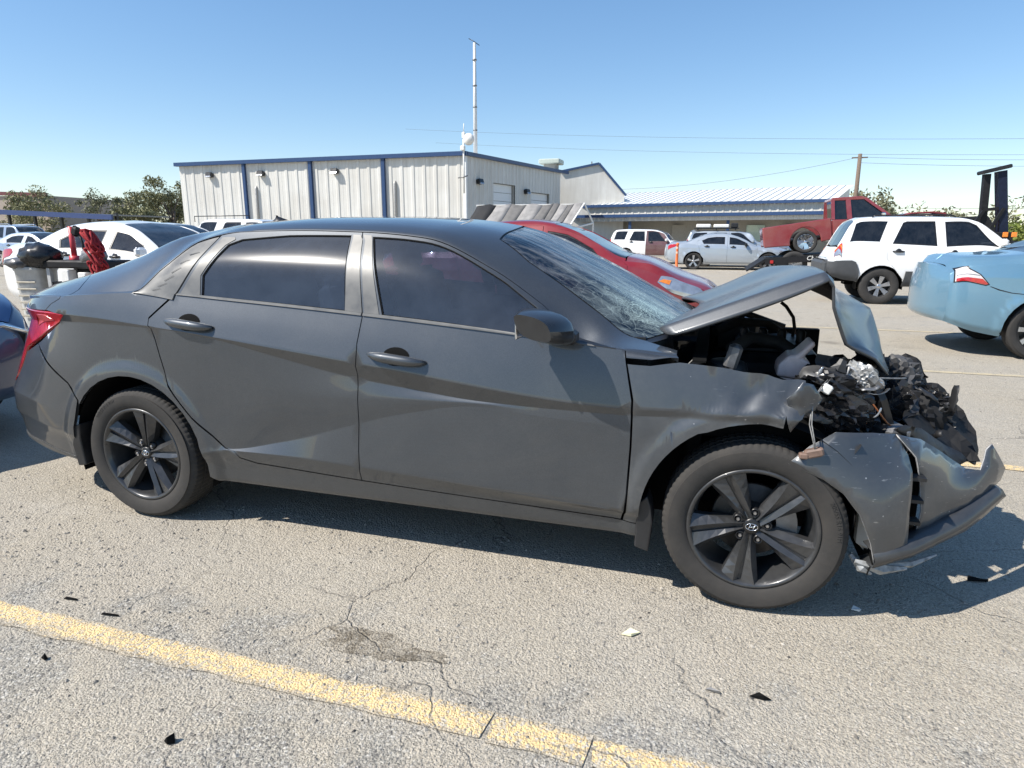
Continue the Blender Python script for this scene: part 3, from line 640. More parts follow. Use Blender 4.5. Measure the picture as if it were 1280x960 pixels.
# gabled annex behind it
ANX = empty('gabled_annex', (0, 0, 0), 0, 'pale gabled annex with blue verge joined to the metal building', 'building')
gx = [(-8.0, 42.2, 0), (-3.75, 42.9, 0), (-3.75, 42.9, 4.05), (-5.45, 42.6, 5.98), (-8.0, 42.2, 5.50)]; back = Vector((-2.3, 9.5, 0))
mb = MB(); mb.add(gx, [(0, 1, 2, 3, 4)]); mb.add([(-8.0, 42.2, 0), (-8.0, 42.2, 5.5), tuple(Vector((-8.0, 42.2, 5.5)) + back), tuple(Vector((-8, 42.2, 0)) + back)], [(0, 1, 2, 3)]); mb.add([gx[1], gx[2], tuple(Vector(gx[2]) + back), tuple(Vector(gx[1]) + back)], [(0, 1, 2, 3)]); mb.build('wall', SIDING, ANX)
beam('verge', (-8.0, 42.1, 5.56), (-5.45, 42.5, 6.05), .16, .13, BLUETRIM, ANX); beam('verge', (-5.45, 42.5, 6.05), (-3.62, 42.8, 3.98), .16, .13, BLUETRIM, ANX)
def seam_roof(a, b, c, d, n, parent, mat, name='roof_panel'):
    """n standing-seam sheets between eave a-b and ridge d-c"""
    a, b, c, d = map(Vector, (a, b, c, d)); nv = (b - a).cross(d - a).normalized(); nv = nv if nv.z > 0 else -nv
    for i in range(n):
        t0, t1 = i / n, (i + 1) / n; p0, p1 = a.lerp(b, t0), a.lerp(b, t1); q0, q1 = d.lerp(c, t0), d.lerp(c, t1); e = (p1 - p0) * .05; e2 = (q1 - q0) * .05; h = nv * .055; mb = MB()
        mb.grid([[tuple(p) for p in (p0, p0 + h, p0 + e + h, p0 + e, p1)], [tuple(p) for p in (q0, q0 + h, q0 + e2 + h, q0 + e2, q1)]], False); mb.build(name, mat, parent)
seam_roof(Vector((-5.45, 42.6, 6.0)), Vector((-8.2, 42.2, 5.52)), Vector((-8.2, 42.2, 5.52)) + back, Vector((-5.45, 42.6, 6.0)) + back, 8, ANX, ROOFW); seam_roof((-3.7, 42.9, 4.06), (-5.45, 42.6, 6.0), Vector((-5.45, 42.6, 6.0)) + back, Vector((-3.7, 42.9, 4.06)) + back, 4, ANX, ROOFW)
beam('roof_vent', (-6.6, 46, 5.9), (-6.6, 46, 6.55), .08, .08, M['dull_metal'], ANX, up=(0, 1, 0))
hv = empty('rooftop_cooler', (-8.0, 39.5, 5.3), 0, 'boxy pale green cooler unit on the roof of the metal building', 'cooler'); mb = MB(); mb.box((0, 0, .22), (.8, .8, .5), bev=.03); mb.build('duct', GREYW, hv); mb = MB(); mb.box((0, 0, .60), (1.35, 1.3, .30), bev=.05); mb.build('cabinet', plain('cooler_green', (.42, .47, .42), .5, var=.1), hv)
# long low building with seamed roof and blue gutters
LNG = empty('long_building', (0, 0, 0), 0, 'long low building with white seamed roof and two blue bands', 'building')
L0, L1 = (-6.4, 43.0), (8.75, 38.4)
e0, e1 = off(L0, L1, -1.6, .5, 3.32), off(L0, L1, 15.8, .5, 3.32); r0, r1 = off(L0, L1, -1.6, -5.6, 4.45), off(L0, L1, 15.8, -5.6, 4.45)
seam_roof(e0, e1, r1, r0, 38, LNG, ROOFW)
beam('gutter', e0 + Vector((0, 0, -.05)), e1 + Vector((0, 0, -.05)), .16, .17, BLUETRIM, LNG); beam('gutter', off(L0, L1, -1.2, .9, 2.60), off(L0, L1, 15.5, .9, 2.60), .18, .19, BLUETRIM, LNG)
wall_panels(tuple(off(L0, L1, -1.6, .30).xy), tuple(off(L0, L1, 15.7, .30).xy), 2.70, 3.20, .45, 1, LNG, SIDING, name='fascia_panel'); wall_panels(tuple(off(L0, L1, -1.6, .72).xy), tuple(off(L0, L1, 15.5, .72).xy), 2.26, 2.50, .45, 1, LNG, SIDING, name='fascia_panel')
mb = MB(); a, b = off(L0, L1, -1.6, -1.6), off(L0, L1, 15.6, -1.6); mb.grid([[tuple(a), tuple(b)], [tuple(a + Vector((0, 0, 3.2))), tuple(b + Vector((0, 0, 3.2)))]], False); mb.build('wall', GREYW, LNG)
mb = MB(); a, b, c, d = off(L0, L1, -1.6, .70, 2.30), off(L0, L1, 15.5, .70, 2.30), off(L0, L1, 15.5, -1.6, 2.30), off(L0, L1, -1.6, -1.6, 2.30); mb.add([a, b, c, d], [(0, 1, 2, 3)]); mb.build('soffit', GREYW, LNG)
for s in (3.61, 9.98): beam('post', off(L0, L1, s, .55, 0), off(L0, L1, s, .55, 2.5), .18, .18, BLUETRIM, LNG, up=(0, 1, 0))
for s in (6.2, 8.2, 13.2): beam('door', off(L0, L1, s, -1.52, 0), off(L0, L1, s, -1.52, 2.05), .9, .06, GREYW, LNG, up=(0, 1, 0))
beam('window', off(L0, L1, 11.1, -1.5, 1.05), off(L0, L1, 11.1, -1.5, 2.0), .05, 1.1, plain('pane_green', (.42, .55, .50), .2, var=.08, coat=1), LNG, up=(1, -.3, 0))
mb = MB(); a = off(L0, L1, 15.6, .3); b = off(L0, L1, 15.6, -5.6); mb.add([tuple(a), tuple(b), (b.x, b.y, 4.4), (a.x, a.y, 3.3)], [(0, 1, 2, 3)]); mb.build('end_wall', SIDING, LNG)
# tarp lean-to
TP = empty('tarp_shelter', (-4.6, 22, 0), 0, 'dark canvas lean-to shelter on a white frame before the metal building', 'shelter')
TM = [plain('tarp_black', (.02, .02, .021), .8, var=.3), plain('tarp_grey', (.13, .125, .12), .85, var=.25, scale=4), plain('tarp_pale', (.26, .25, .24), .85, var=.25, scale=4)]
xs = [-2.05, -1.25, -.62, -.02, .62, 1.05, 1.30, 1.62, 1.85, 2.2]; ms = [0, 2, 1, 2, 1, 1, 2, 1, 2]
for i in range(9):
    mb = MB(); x0, x1 = xs[i], xs[i + 1]; rows = []
    for t in np.linspace(0, 1, 5): rows.append([(x - .42 * t * (1 if x > -1.9 else .6), -1.0 * t, 2.50 - .95 * t + .03 * math.sin(x * 7 + t * 5) - .05 * math.sin(t * math.pi)) for x in np.linspace(x0, x1 - .012, 4)])
    mb.grid(rows); o = mb.build('tarp_panel', TM[ms[i]], TP); solidify(o, .02)
FRM = M['white_plastic']
for p, q in (((2.22, -.02, 2.52), (1.80, -1.02, 1.54)), ((2.22, 0, 2.52), (2.5, .4, 1.8)), ((1.8, -1.02, 1.54), (2.5, .4, 1.80)), ((2.5, .4, 1.8), (2.5, .4, 0)), ((1.8, -1.02, 1.54), (1.8, -1.02, 0)), ((-2.3, -1.0, 1.5), (-2.3, -1.0, 0)), ((-2.1, .4, 2.4), (-2.1, .4, 0)), ((-2.1, .02, 2.48), (2.2, .02, 2.48))): beam('frame_tube', p, q, .05, .05, FRM, TP, up=(0.1, 1, .2))
# mast and dish
TW = empty('radio_mast', (-10.75, 33, 0), 0, 'tall thin pale mast with a crossbar rising behind the metal building', 'mast')
mb = MB(); mb.tube([(0, 0, 5.2), (0, 0, 8.4), (0, 0, 11.45)], [.12, .10, .075], 10); mb.build('pole', plain('mast_grey', (.60, .60, .58), .5, .2, var=.12), TW)
mb = MB(); mb.tube([(-.32, 0, 11.68), (.0, 0, 11.50), (.28, 0, 11.30)], .022, 6); mb.build('crossbar', M['trim_black'], TW)
for z in (9.3, 8.2, 10.6, 7.0): mb = MB(); mb.lathe([(.09, -.03), (.125, -.03), (.125, .03), (.09, .03)], 10, 'z', (0, 0, z)); mb.build('clamp', M['dull_metal'], TW)
DS = empty('antenna_pole', (-9.86, 29.0, 0), 0, 'short white pole with round dish fixed to the corner of the metal building', 'antenna')
mb = MB(); mb.tube([(0, -.12, 3.4), (0, -.12, 6.3)], .045, 8); mb.build('pole', FRM, DS); mb = MB(); mb.lathe([(0, -.10), (.20, -.06), (.29, .06), (.27, .10), (0, .06)], 24, 'y', (.30, -.25, 5.95)); mb.build('dish', M['white_plastic'], DS); mb = MB(); mb.box((-.02, -.18, 5.55), (.22, .2, .24), bev=.03); mb.box((.02, -.15, 6.15), (.16, .16, .3), bev=.03); mb.tube([(.02, -.15, 6.3), (.04, -.15, 6.7)], .02, 6); mb.build('radio_box', M['white_plastic'], DS)
for z in (4.15,): mb = MB(); mb.tube([(-.3, -.14, z), (.0, -.2, z + .02), (.2, -.1, z + .1)], .035, 6); mb.build('bracket', M['dull_metal'], DS)
# carport and tan store, far left
CP = empty('carport', (0, 0, 0), 0, 'long carport with dark blue roof edge far left', 'carport')
mb = MB(); mb.add([(-62, 38.5, 3.55), (-44.9, 40, 2.95), (-44.9, 46, 2.95), (-62, 44.5, 3.55)], [(0, 1, 2, 3)]); o = mb.build('roof', M['dull_metal'], CP); solidify(o, .12)
beam('roof_edge', (-62, 38.4, 3.45), (-44.8, 39.9, 2.72), .2, .40, plain('carport_blue', (.035, .06, .16), .5, var=.15), CP)
for k in range(6): x = -60 + k * 3; beam('post', (x, 40.5, 0), (x, 40.5, 3.1), .2, .2, M['trim_black'], CP, up=(0, 1, 0))
ST = empty('tan_store', (0, 0, 0), 0, 'tan flat roofed store with a maroon parapet far left', 'building'); mb = MB(); mb.poly_prism([(-92, 58), (-76.8, 60), (-78, 74), (-93, 72)], 0, 6.0, 'z'); mb.build('wall', plain('tan_wall', (.36, .30, .25), .85, var=.1), ST)
beam('parapet', (-92.2, 57.9, 6.55), (-76.6, 59.9, 6.1), .3, .45, plain('maroon_trim', (.14, .04, .045), .6, var=.1), ST)
# ---------------------------------------------------------------- wheels
def bent_text(s, size, radius, ang, y, mat, name, parent, flip=False):
    """lettering moulded round a tyre wall; ang = angle of the middle of the word, seen from -y"""
    me = text_mesh(s, size, .0012)
    for v in me.vertices:
        x, h, e = v.co.x, v.co.y, v.co.z
        r = radius + h; a = ang - x / radius
        v.co = (math.cos(a) * r, y - e, math.sin(a) * r)
    return link(name, me, mat, parent)
def tyre_mesh(R, r, w, n=240, teeth=True):
    h = w / 2
    prof = [(r - .004, h * .80, 0), (r + .004, h * .90, 0), (r + .018, h * .97, 0), (r + (R - r) * .45, h * 1.04, 0), (r + (R - r) * .72, h * 1.02, 0), (R - .026, h * .955, 0), (R - .020, h * .93, 0), (R - .012, h * .89, 1), (R - .004, h * .80, 1),
            (R - .001, h * .62, 1), (R - .001, h * .42, 1), (R - .009, h * .40, 0), (R - .009, h * .34, 0), (R, h * .32, 1), (R, h * .05, 1), (R - .009, h * .03, 0), (R - .009, -h * .03, 0)]
    prof = prof + [(a, -b, c) for a, b, c in prof[::-1]]
    vs = []; fs = []; P = len(prof)
    for i, (a, b, c) in enumerate(prof):
        for k in range(n):
            rr = a - (.003 if (teeth and c and k % 3 == 0) else 0); w_ = 2 * math.pi * (k + b * 9) / n
            vs.append((math.cos(w_) * rr, b, math.sin(w_) * rr))
    for i in range(P - 1):
        for k in range(n): fs.append((i * n + k, (i + 1) * n + k, (i + 1) * n + (k + 1) % n, i * n + (k + 1) % n))
    m = MB().add(vs, fs, True).mesh('tyre'); smooth_by_angle(m, .5); return m
def sedan_wheel_meshes():
    R, r = .316, .222; D = {}
    D['tyre'] = tyre_mesh(R, r, .212)
    b = MB()     # barrel, hub and brake seen through the spokes
    b.lathe([(r - .002, -.094), (r - .010, -.089), (r - .016, -.06), (r - .03, -.02), (r - .034, .08)], 64)
    D['barrel'] = b.mesh('wheel')
    k = MB(); k.lathe([(.0, -.005), (.075, -.005), (.075, .0), (.135, .0), (.138, .004), (.138, .02), (.06, .022)], 48); D['disc'] = k.mesh('brake_disc')
    c = MB(); 
    for q in range(7): pass
    c.poly_prism([(math.cos(a) * rr, math.sin(a) * rr) for rr, aa in ((.155, np.linspace(-.45, .45, 8)), (.085, np.linspace(.45, -.45, 8))) for a in aa], -.03, .04)
    D['caliper'] = c.mesh('brake_caliper')
    # five spokes, each a pair of ridged arms
    sp = MB()
    for side in (-1, 1):
        for (r0, r1) in ((.030, .214),):
            st = []
            for t in np.linspace(0, 1, 7):
                rr = r0 + (r1 - r0) * t
                ic = (.0015 + .006 * t) * side; oc = (.021 + .045 * t ** 1.1) * side; mid = ic + (oc - ic) * ((.18 + .62 * t) if side > 0 else (.80 - .58 * t))
                y = -.062 - .028 * t ** .8
                rx = lambda c_: math.sqrt(max(rr * rr - c_ * c_, .0004))
                st.append([(rx(ic), y + .040, ic), (rx(ic), y + .004, ic), (rx(mid), y - .007, mid), (rx(oc), y + .020 * (1 - .3 * t), oc), (rx(oc), y + .048, oc)])
            sp.grid(st, False)
            sp.add([st[-1][i] for i in range(5)], [(0, 1, 2, 3, 4)]); sp.add(st[0], [(4, 3, 2, 1, 0)])
    st = []
    for t in np.linspace(0, 1, 4):   # web between the two arms
        rr = .03 + .182 * t; c_ = .003 + .007 * t; y = -.062 - .028 * t ** .8 + .014; st.append([(rr, y, -c_), (rr, y, c_)])
    sp.grid(st, False)
    D['spoke'] = sp.mesh('spoke', fix=True)
    rg = MB(); rg.lathe([(r - .018, -.070), (r - .012, -.094), (r - .004, -.1), (r + .003, -.098), (r + .004, -.09)], 72); D['flange'] = rg.mesh('rim_flange')
    hb = MB(); hb.lathe([(.0, -.058), (.052, -.058), (.062, -.05), (.070, -.02), (.075, .0)], 40); D['hub'] = hb.mesh('hub')
    cp = MB(); cp.lathe([(0, -.070), (.024, -.070), (.029, -.067), (.031, -.055)], 32); D['cap'] = cp.mesh('centre_cap')
    nu = MB(); nu.lathe([(0, -.0725), (.0055, -.0725), (.0075, -.069), (.0075, -.056)], 6, smooth=False); D['nut'] = nu.mesh('lug_nut')
    rc = MB(); rc.lathe([(.009, -.060), (.0125, -.0685), (.0155, -.0685), (.0165, -.05)], 20); D['recess'] = rc.mesh('nut_recess')
    e = MB()     # emblem: slanted H in an oval ring
    ring = []
    for i in range(29):
        a = 2 * math.pi * i / 28; ring.append((math.cos(a) * .0205, -.0722, math.sin(a) * .0125))
    e.tube(ring, .0014, 6, caps=False)
    for s in (-1, 1): e.tube([(s * .0085 - .004, -.0722, -.0095), (s * .0075, -.0728, 0), (s * .0085 + .004, -.0722, .0095)], .0021, 6)
    e.tube([(-.0075, -.0724, -.0025), (.0075, -.0724, .0025)], .0018, 6)
    D['emblem'] = e.mesh('emblem'); return D
SW = sedan_wheel_meshes()
def sedan_wheel(parent, x, y, z, a0, side=-1, steer=0):
    w = link('wheel', SW['barrel'], M['rim_black'], parent, (x, y, z), (0, 0, steer if side < 0 else math.pi + steer))
    link('tyre', SW['tyre'], M['tyre'], w); link('rim_flange', SW['flange'], M['rim_black'], w)
    link('brake_disc', SW['disc'], M['brake'], w); link('brake_caliper', SW['caliper'], M['dull_metal'], w); link('hub', SW['hub'], M['rim_black'], w)
    for i in range(5):
        a = a0 + i * 2 * math.pi / 5
        link('spoke', SW['spoke'], M['rim_black'], w, rot=(0, -a, 0))
        b = a + math.pi / 5
        link('nut_recess', SW['recess'], M['trim_black'], w, (math.cos(b) * .053, 0, math.sin(b) * .053)); link('lug_nut', SW['nut'], M['steel'], w, (math.cos(b) * .053, 0, math.sin(b) * .053))
    link('centre_cap', SW['cap'], M['trim_black'], w); link('emblem', SW['emblem'], M['chrome'], w)
    return w
# ---------------------------------------------------------------- the crashed grey sedan
M['sedan_paint'] = paint('sedan_paint', (.054, .061, .070), metal=.55, rough=.44, dust=.07, dustcol=(.27, .26, .24), flake=.22, low=.5, coat=1.0, crough=.022)
M['mirror_cap'] = plain('mirror_cap', (.022, .023, .025), .33, .2, var=.2, coat=.6); M['satin_dark'] = plain('satin_dark', (.055, .057, .06), .38, .3, var=.2, coat=.3); M['win_side'] = glass('win_side', (.32, .38, .48), rough=.06, dust=.11, haze=.16, film=.45, dust_sky_col=(.30, .37, .50)); M['satin_grey'] = plain('satin_grey', (.115, .115, .112), .42, .35, var=.08)  # win_side: blue film is dust plus sky reflection put into the colour
M['rim_black'] = plain('rim_black', (.050, .051, .053), .34, .35, var=.25, coat=.4)
M['brake'] = plain('brake', (.11, .10, .09), .5, .7, var=.25, scale=40)
def _tyre():
    m, nt, b = newmat('tyre'); v = coords(nt); f = noise(nt, 7, 5, .65, v); f2 = noise(nt, 60, 3, .6, v)
    c = mixc(nt, ramp(nt, f, .35, .72), (.026, .025, .024), (.047, .042, .037)); c = mixc(nt, ramp(nt, f2, .45, .75, 0, .35), c, (.045, .042, .038))
    nt.links.new(c, b.inputs['Base Color']); b.inputs['Roughness'].default_value = .85; bump(nt, b, f2, .2, .003); M['tyre'] = m
_tyre()
def _tyrering(): pass
def _windscreen():
    m = bpy.data.materials.new('cracked_windscreen'); m.use_nodes = True; nt = m.node_tree; nt.nodes.clear(); out = nt.nodes.new('ShaderNodeOutputMaterial')
    v = coords(nt); tr = nt.nodes.new('ShaderNodeBsdfTransparent'); tr.inputs[0].default_value = (.10, .13, .13, 1)
    gl = nt.nodes.new('ShaderNodeBsdfGlossy'); gl.inputs['Roughness'].default_value = .045
    fr = nt.nodes.new('ShaderNodeFresnel'); fr.inputs[0].default_value = 1.6
    # crazed, slightly wavy laminated glass
    vs = coords(nt, 'Object', (2.0, 7.0, 2.0)); w1 = noise(nt, 2.6, 6, .62, vs, .8)
    bp = nt.nodes.new('ShaderNodeBump'); bp.inputs['Strength'].default_value = .4; bp.inputs['Distance'].default_value = .012
    vo = nt.nodes.new('ShaderNodeTexVoronoi'); vo.feature = 'DISTANCE_TO_EDGE'; vo.inputs['Scale'].default_value = 16; vo.inputs['Randomness'].default_value = 1
    wv = nt.nodes.new('ShaderNodeVectorMath'); wv.operation = 'ADD'; nt.links.new(v, wv.inputs[0]); nn = nt.nodes.new('ShaderNodeTexNoise'); nn.inputs['Scale'].default_value = 7; nt.links.new(v, nn.inputs['Vector'])
    sc = nt.nodes.new('ShaderNodeVectorMath'); sc.operation = 'SCALE'; sc.inputs[3].default_value = .2; nt.links.new(nn.outputs['Color'], sc.inputs[0]); nt.links.new(sc.outputs[0], wv.inputs[1]); nt.links.new(wv.outputs[0], vo.inputs['Vector'])
    nt.links.new(w1, bp.inputs['Height']); nt.links.new(bp.outputs[0], gl.inputs['Normal']); nt.links.new(bp.outputs[0], fr.inputs['Normal'])
    mx = nt.nodes.new('ShaderNodeMixShader'); nt.links.new(ramp(nt, fr.outputs[0], 0, .9, .06, 1.0), mx.inputs[0]); nt.links.new(tr.outputs[0], mx.inputs[1]); nt.links.new(gl.outputs[0], mx.inputs[2])
    # crush zone: distance from the impact at the lower near corner
    sub = nt.nodes.new('ShaderNodeVectorMath'); sub.operation = 'DISTANCE'; nt.links.new(v, sub.inputs[0]); sub.inputs[1].default_value = (2.28, -.42, 1.02)
    near = ramp(nt, sub.outputs['Value'], .05, .46, 1, 0)
    cr = math_(nt, 'MULTIPLY', ramp(nt, vo.outputs['Distance'], .0, .035, 1, 0), near)
    vo2 = nt.nodes.new('ShaderNodeTexVoronoi'); vo2.feature = 'DISTANCE_TO_EDGE'; vo2.inputs['Scale'].default_value = 95; nt.links.new(wv.outputs[0], vo2.inputs['Vector'])
    shat = math_(nt, 'MULTIPLY', ramp(nt, vo2.outputs['Distance'], .0, .12, 1, 0.1), ramp(nt, sub.outputs['Value']  , .03, .24, 1, 0))
    st = noise(nt, 2.6, 8, .72, coords(nt, 'Object', (1.2, 5.5, 2.0)), .8)
    film = math_(nt, 'MULTIPLY', ramp(nt, st, .42, .72), .38)
    d = math_(nt, 'MINIMUM', math_(nt, 'ADD', math_(nt, 'ADD', math_(nt, 'MULTIPLY', cr, .32), math_(nt, 'MULTIPLY', shat, .7)), film), .92)
    df = nt.nodes.new('ShaderNodeBsdfDiffuse'); nt.links.new(mixc(nt, near, (.42, .44, .46), (.50, .66, .63)), df.inputs[0])
    m2 = nt.nodes.new('ShaderNodeMixShader'); nt.links.new(d, m2.inputs[0]); nt.links.new(mx.outputs[0], m2.inputs[1]); nt.links.new(df.outputs[0], m2.inputs[2])
    nt.links.new(m2.outputs[0], out.inputs[0]); M['cracked'] = m
_windscreen()

SED = empty('crashed_sedan', (1.3, 0, 0), 0, 'dark grey four door sedan with a crushed front end and buckled bonnet', 'car')
SP = bpy.data.objects.new('x', None)   # placeholder so that children can be given in car coordinates
SEDO = Vector((1.3, 0, 0))
def own(o):
    o.parent = SED; o.matrix_parent_inverse = Matrix.Translation(-SEDO); return o
bpy.data.objects.remove(SP)
PNT = M['sedan_paint']; PCH = paint('sedan_paint_chipped', (.054, .061, .070), metal=.55, rough=.44, dust=.2, dustcol=(.27, .26, .24), low=.5, coat=1.0, crough=.05, chips=True)
ARCH_R = [(.412, .15), (.415, .358), (.395, .50), (.360, .615), (.312, .690), (.213, .728), (.088, .738), (-.055, .720), (-.18, .655), (-.265, .570), (-.33, .45), (-.372, .34), (-.40, .22), (-.415, .15)]
def arch_pts(surf, cx, cz, r, a0, a1, n=22, smax=.995):  # noqa
    """arch edge as (x,s) on the skin: circle of radius r round the hub"""
    out = []
    for a in np.linspace(a0, a1, n):
        x = cx + r * math.cos(a); z = cz + r * math.sin(a); lo, hi = surf.s[0], 1.0
        for _ in range(40):
            m = (lo + hi) / 2
            if surf.pos(np.array([x]), np.array([m]))[0, 2] < z: lo = m
            else: hi = m
        out.append((round(x, 4), round((lo + hi) / 2, 4)))
    return out
ARR = arch_pts(DRAFT, 0, .312, .385, math.radians(-10), math.radians(192))
ARF = arch_pts(DRAFT, 2.72, .312, .395, math.radians(80), math.radians(188))
seam = [(-.31, .60), (-.38, .66), (-.453, .69), (-.608, .755)]
iseam = next(i for i, p in enumerate(ARR) if p[0] < -.315)
LAMP = [(-.90, .56), (-.754, .744), (-.608, .765), (-.41, .80), (-.351, .888), (-.42, .897), (-.496, .897), (-.75, .90), (-.92, .90), (-1.0, .80)]
TRUNKCUT = [(-.488, .914), (-.455, .955), (-.40, .985), (-.345, 1.5), (-.336, 2.05), (-.458, 2.356), (-.56, 2.62)]
body_poly = [(2.33, .15)] + [(.42, .15)] + ARR[:iseam] + seam + [(-.41, .80), (-.351, .888), (-.42, .899)] + TRUNKCUT + \
    [(-.30, 2.63), (.10, 2.64), (.33, 2.70), (.40, 2.85), (.42, 3.0), (1.615, 3.0), (1.635, 2.75), (1.645, 2.45), (1.795, 2.34), (1.94, 2.32), (2.148, 2.29), (2.30, 2.24), (2.425, 2.10), (2.435, 1.0), (2.34, .987), (2.252, .985)] + \
    [(2.235, 1.20), (2.11, 1.73), (2.0, 1.93), (1.902, 1.985), (1.69, 1.99), (1.469, 1.99), (1.068, 1.99), (.779, 1.99), (.45, 1.985), (.25, 1.975), (.13, 1.95), (.05, 1.80), (.03, 1.45), (.06, 1.02), (.264, 1.004), (.153, .925), (.154, .902), (.167, .81), (.200, .765), (.236, .725), (.35, .615), (.504, .425), (.569, .365), (.651, .338), (1.17, .305), (2.262, .262), (2.33, .252)]
for k, mir in enumerate((False, True)):
    own(panel('body_side', SEDAN, body_poly, PNT, mirror=mir, gap=.0015))
rear_door = [(.358, 1.97), (.272, 1.007), (.153, .925), (.154, .902), (.167, .81), (.200, .765), (.236, .725), (.35, .615), (.504, .425), (.569, .365), (.651, .338), (1.169, .305), (1.174, .748), (1.18, .941), (1.19, 1.005), (1.068, 1.985), (.779, 1.985), (.452, 1.985)]
front_door = [(1.169, .305), (2.258, .262), (2.283, .675), (2.282, .916), (2.252, .985), (2.235, 1.2), (2.11, 1.72), (2.0, 1.925), (1.902, 1.98), (1.69, 1.985), (1.469, 1.985), (1.068, 1.985), (1.19, 1.005), (1.18, .941), (1.174, .748)]
rear_glass = [(.405, 1.03), (.378, 1.315), (.432, 1.78), (.485, 1.86), (.716, 1.915), (1.020, 1.935), (1.108, 1.035)]
front_glass = [(1.128, 1.93), (1.27, 1.94), (1.395, 1.94), (1.50, 1.94), (1.60, 1.93), (1.75, 1.90), (1.88, 1.83), (2.0, 1.64), (2.075, 1.352), (2.12, 1.06), (1.791, 1.045), (1.276, 1.035)]
def split_door(name, poly, hole, mir):
    d = own(panel(name, SEDAN, poly, PNT, holes=[hole], gap=.0022, mirror=mir)); return d
doors = {}
for mir in (False, True):
    rd = split_door('rear_door', rear_door, rear_glass, mir); fd = split_door('front_door', front_door, front_glass, mir); doors[mir] = (rd, fd)
    for d, g, b in ((rd, rear_glass, [(.28, 1.02), (.36, 1.95), (1.03, 1.965), (1.065, 1.96), (1.18, 1.02)]), (fd, front_glass, None)):
        gl = panel('window', SEDAN, [(a, s) for a, s in g], M['win_side'], d, off=-.007, flange=0, mirror=mir)
        big = [((a - np.mean([p[0] for p in g])) * 1.012 + np.mean([p[0] for p in g]), (s - 1.45) * 1.035 + 1.45) for a, s in g]
        sml = inset([(a, s * SK) for a, s in g], .004); sml = [(a, s / SK) for a, s in sml]
        panel('window_seal', SEDAN, big, M['dark_void'], d, holes=[sml], off=-.0035, flange=0, mirror=mir)
    # satin covers on the centre pillar and behind the rear pane, set proud of the door
    panel('pillar_cover', SEDAN, [(1.108, 1.035), (1.185, 1.035), (1.085, 1.88), (1.066, 1.945), (1.03, 1.945), (1.035, 1.92)], M['satin_grey'], rd, off=.0025, flange=.004, mirror=mir)
    panel('pillar_cover', SEDAN, [(1.195, 1.035), (1.262, 1.035), (1.132, 1.88), (1.118, 1.945), (1.078, 1.95), (1.10, 1.87)], M['satin_grey'], fd, off=.0025, flange=.004, mirror=mir)
    panel('pillar_cover', SEDAN, [(.292, 1.03), (.396, 1.035), (.369, 1.315), (.420, 1.77), (.452, 1.86), (.44, 1.90), (.375, 1.92)], M['satin_grey'], rd, off=.0025, flange=.004, mirror=mir)
    panel('belt_molding', SEDAN, [(.275, 1.0), (1.185, 1.0), (1.185, 1.032), (.28, 1.032)], M['satin_grey'], rd, off=.006, flange=.008, mirror=mir)
    panel('belt_molding', SEDAN, [(1.192, 1.0), (2.14, 1.0), (2.125, 1.042), (1.192, 1.032)], M['satin_grey'], fd, off=.006, flange=.008, mirror=mir)
    panel('mirror_sail', SEDAN, [(2.04, 1.04), (2.215, 1.05), (2.10, 1.66), (2.02, 1.82), (1.995, 1.78), (2.075, 1.4)], M['trim_black'], fd, off=.003, flange=.004, mirror=mir)
    # louvred quarter trim
    own(panel('quarter_trim', SEDAN, [(.062, 1.04), (.262, 1.015), (.348, 1.955), (.25, 1.955), (.13, 1.93), (.058, 1.78), (.042, 1.45)], M['satin_grey'], off=-.002, flange=.01, mirror=mir))
    for t in np.linspace(.14, .86, 6):
        x0 = .115 + .165 * t; s0 = 1.06 + .76 * t; own(panel('louvre', SEDAN, [(x0, s0), (x0 + .042, s0 + .010), (x0 + .042, s0 + .018), (x0, s0 + .018)], M['trim_black'], off=.0006, flange=0, mirror=mir, step=.02))
    own(panel('belt_molding', SEDAN, [(.045, 1.0), (.262, .985), (.266, 1.016), (.05, 1.045)], M['satin_grey'], off=.006, flange=.008, mirror=mir))
    # black under-skin behind the shut lines and the ditch along the roof
    own(panel('inner_skin', SEDAN, [(2.30, .2), (.46, .2), (.45, .5), (.36, .68), (.2, .80), (-.1, .82), (-.35, .70), (-.42, .72), (-.42, .88), (-.3, .98), (2.25, .98), (2.25, .5)], M['dark_void'], off=-.03, flange=0, mirror=mir, step=.08))
    own(panel('roof_ditch', SEDAN, [(.04, 1.5), (.06, 1.88), (.2, 1.94), (.45, 1.95), (1.6, 1.955), (1.9, 1.93), (2.0, 1.85), (2.1, 1.65), (2.16, 1.68), (2.05, 1.98), (1.9, 2.05), (1.6, 2.03), (.45, 2.03), (.1, 2.02), (.0, 1.8)], M['trim_black'], off=-.012, flange=0, mirror=mir, step=.04))
    own(panel('rear_lamp', SEDAN, LAMP, M['red_lens'], off=.003, flange=.02, mirror=mir, step=.025))
    own(panel('reflector', SEDAN, [(-.60, .79), (-.44, .82), (-.50, .872), (-.58, .872)], plain('lens_pink', (.60, .09, .09), .15, var=.15, coat=1), off=.006, flange=.004, mirror=mir, step=.025))
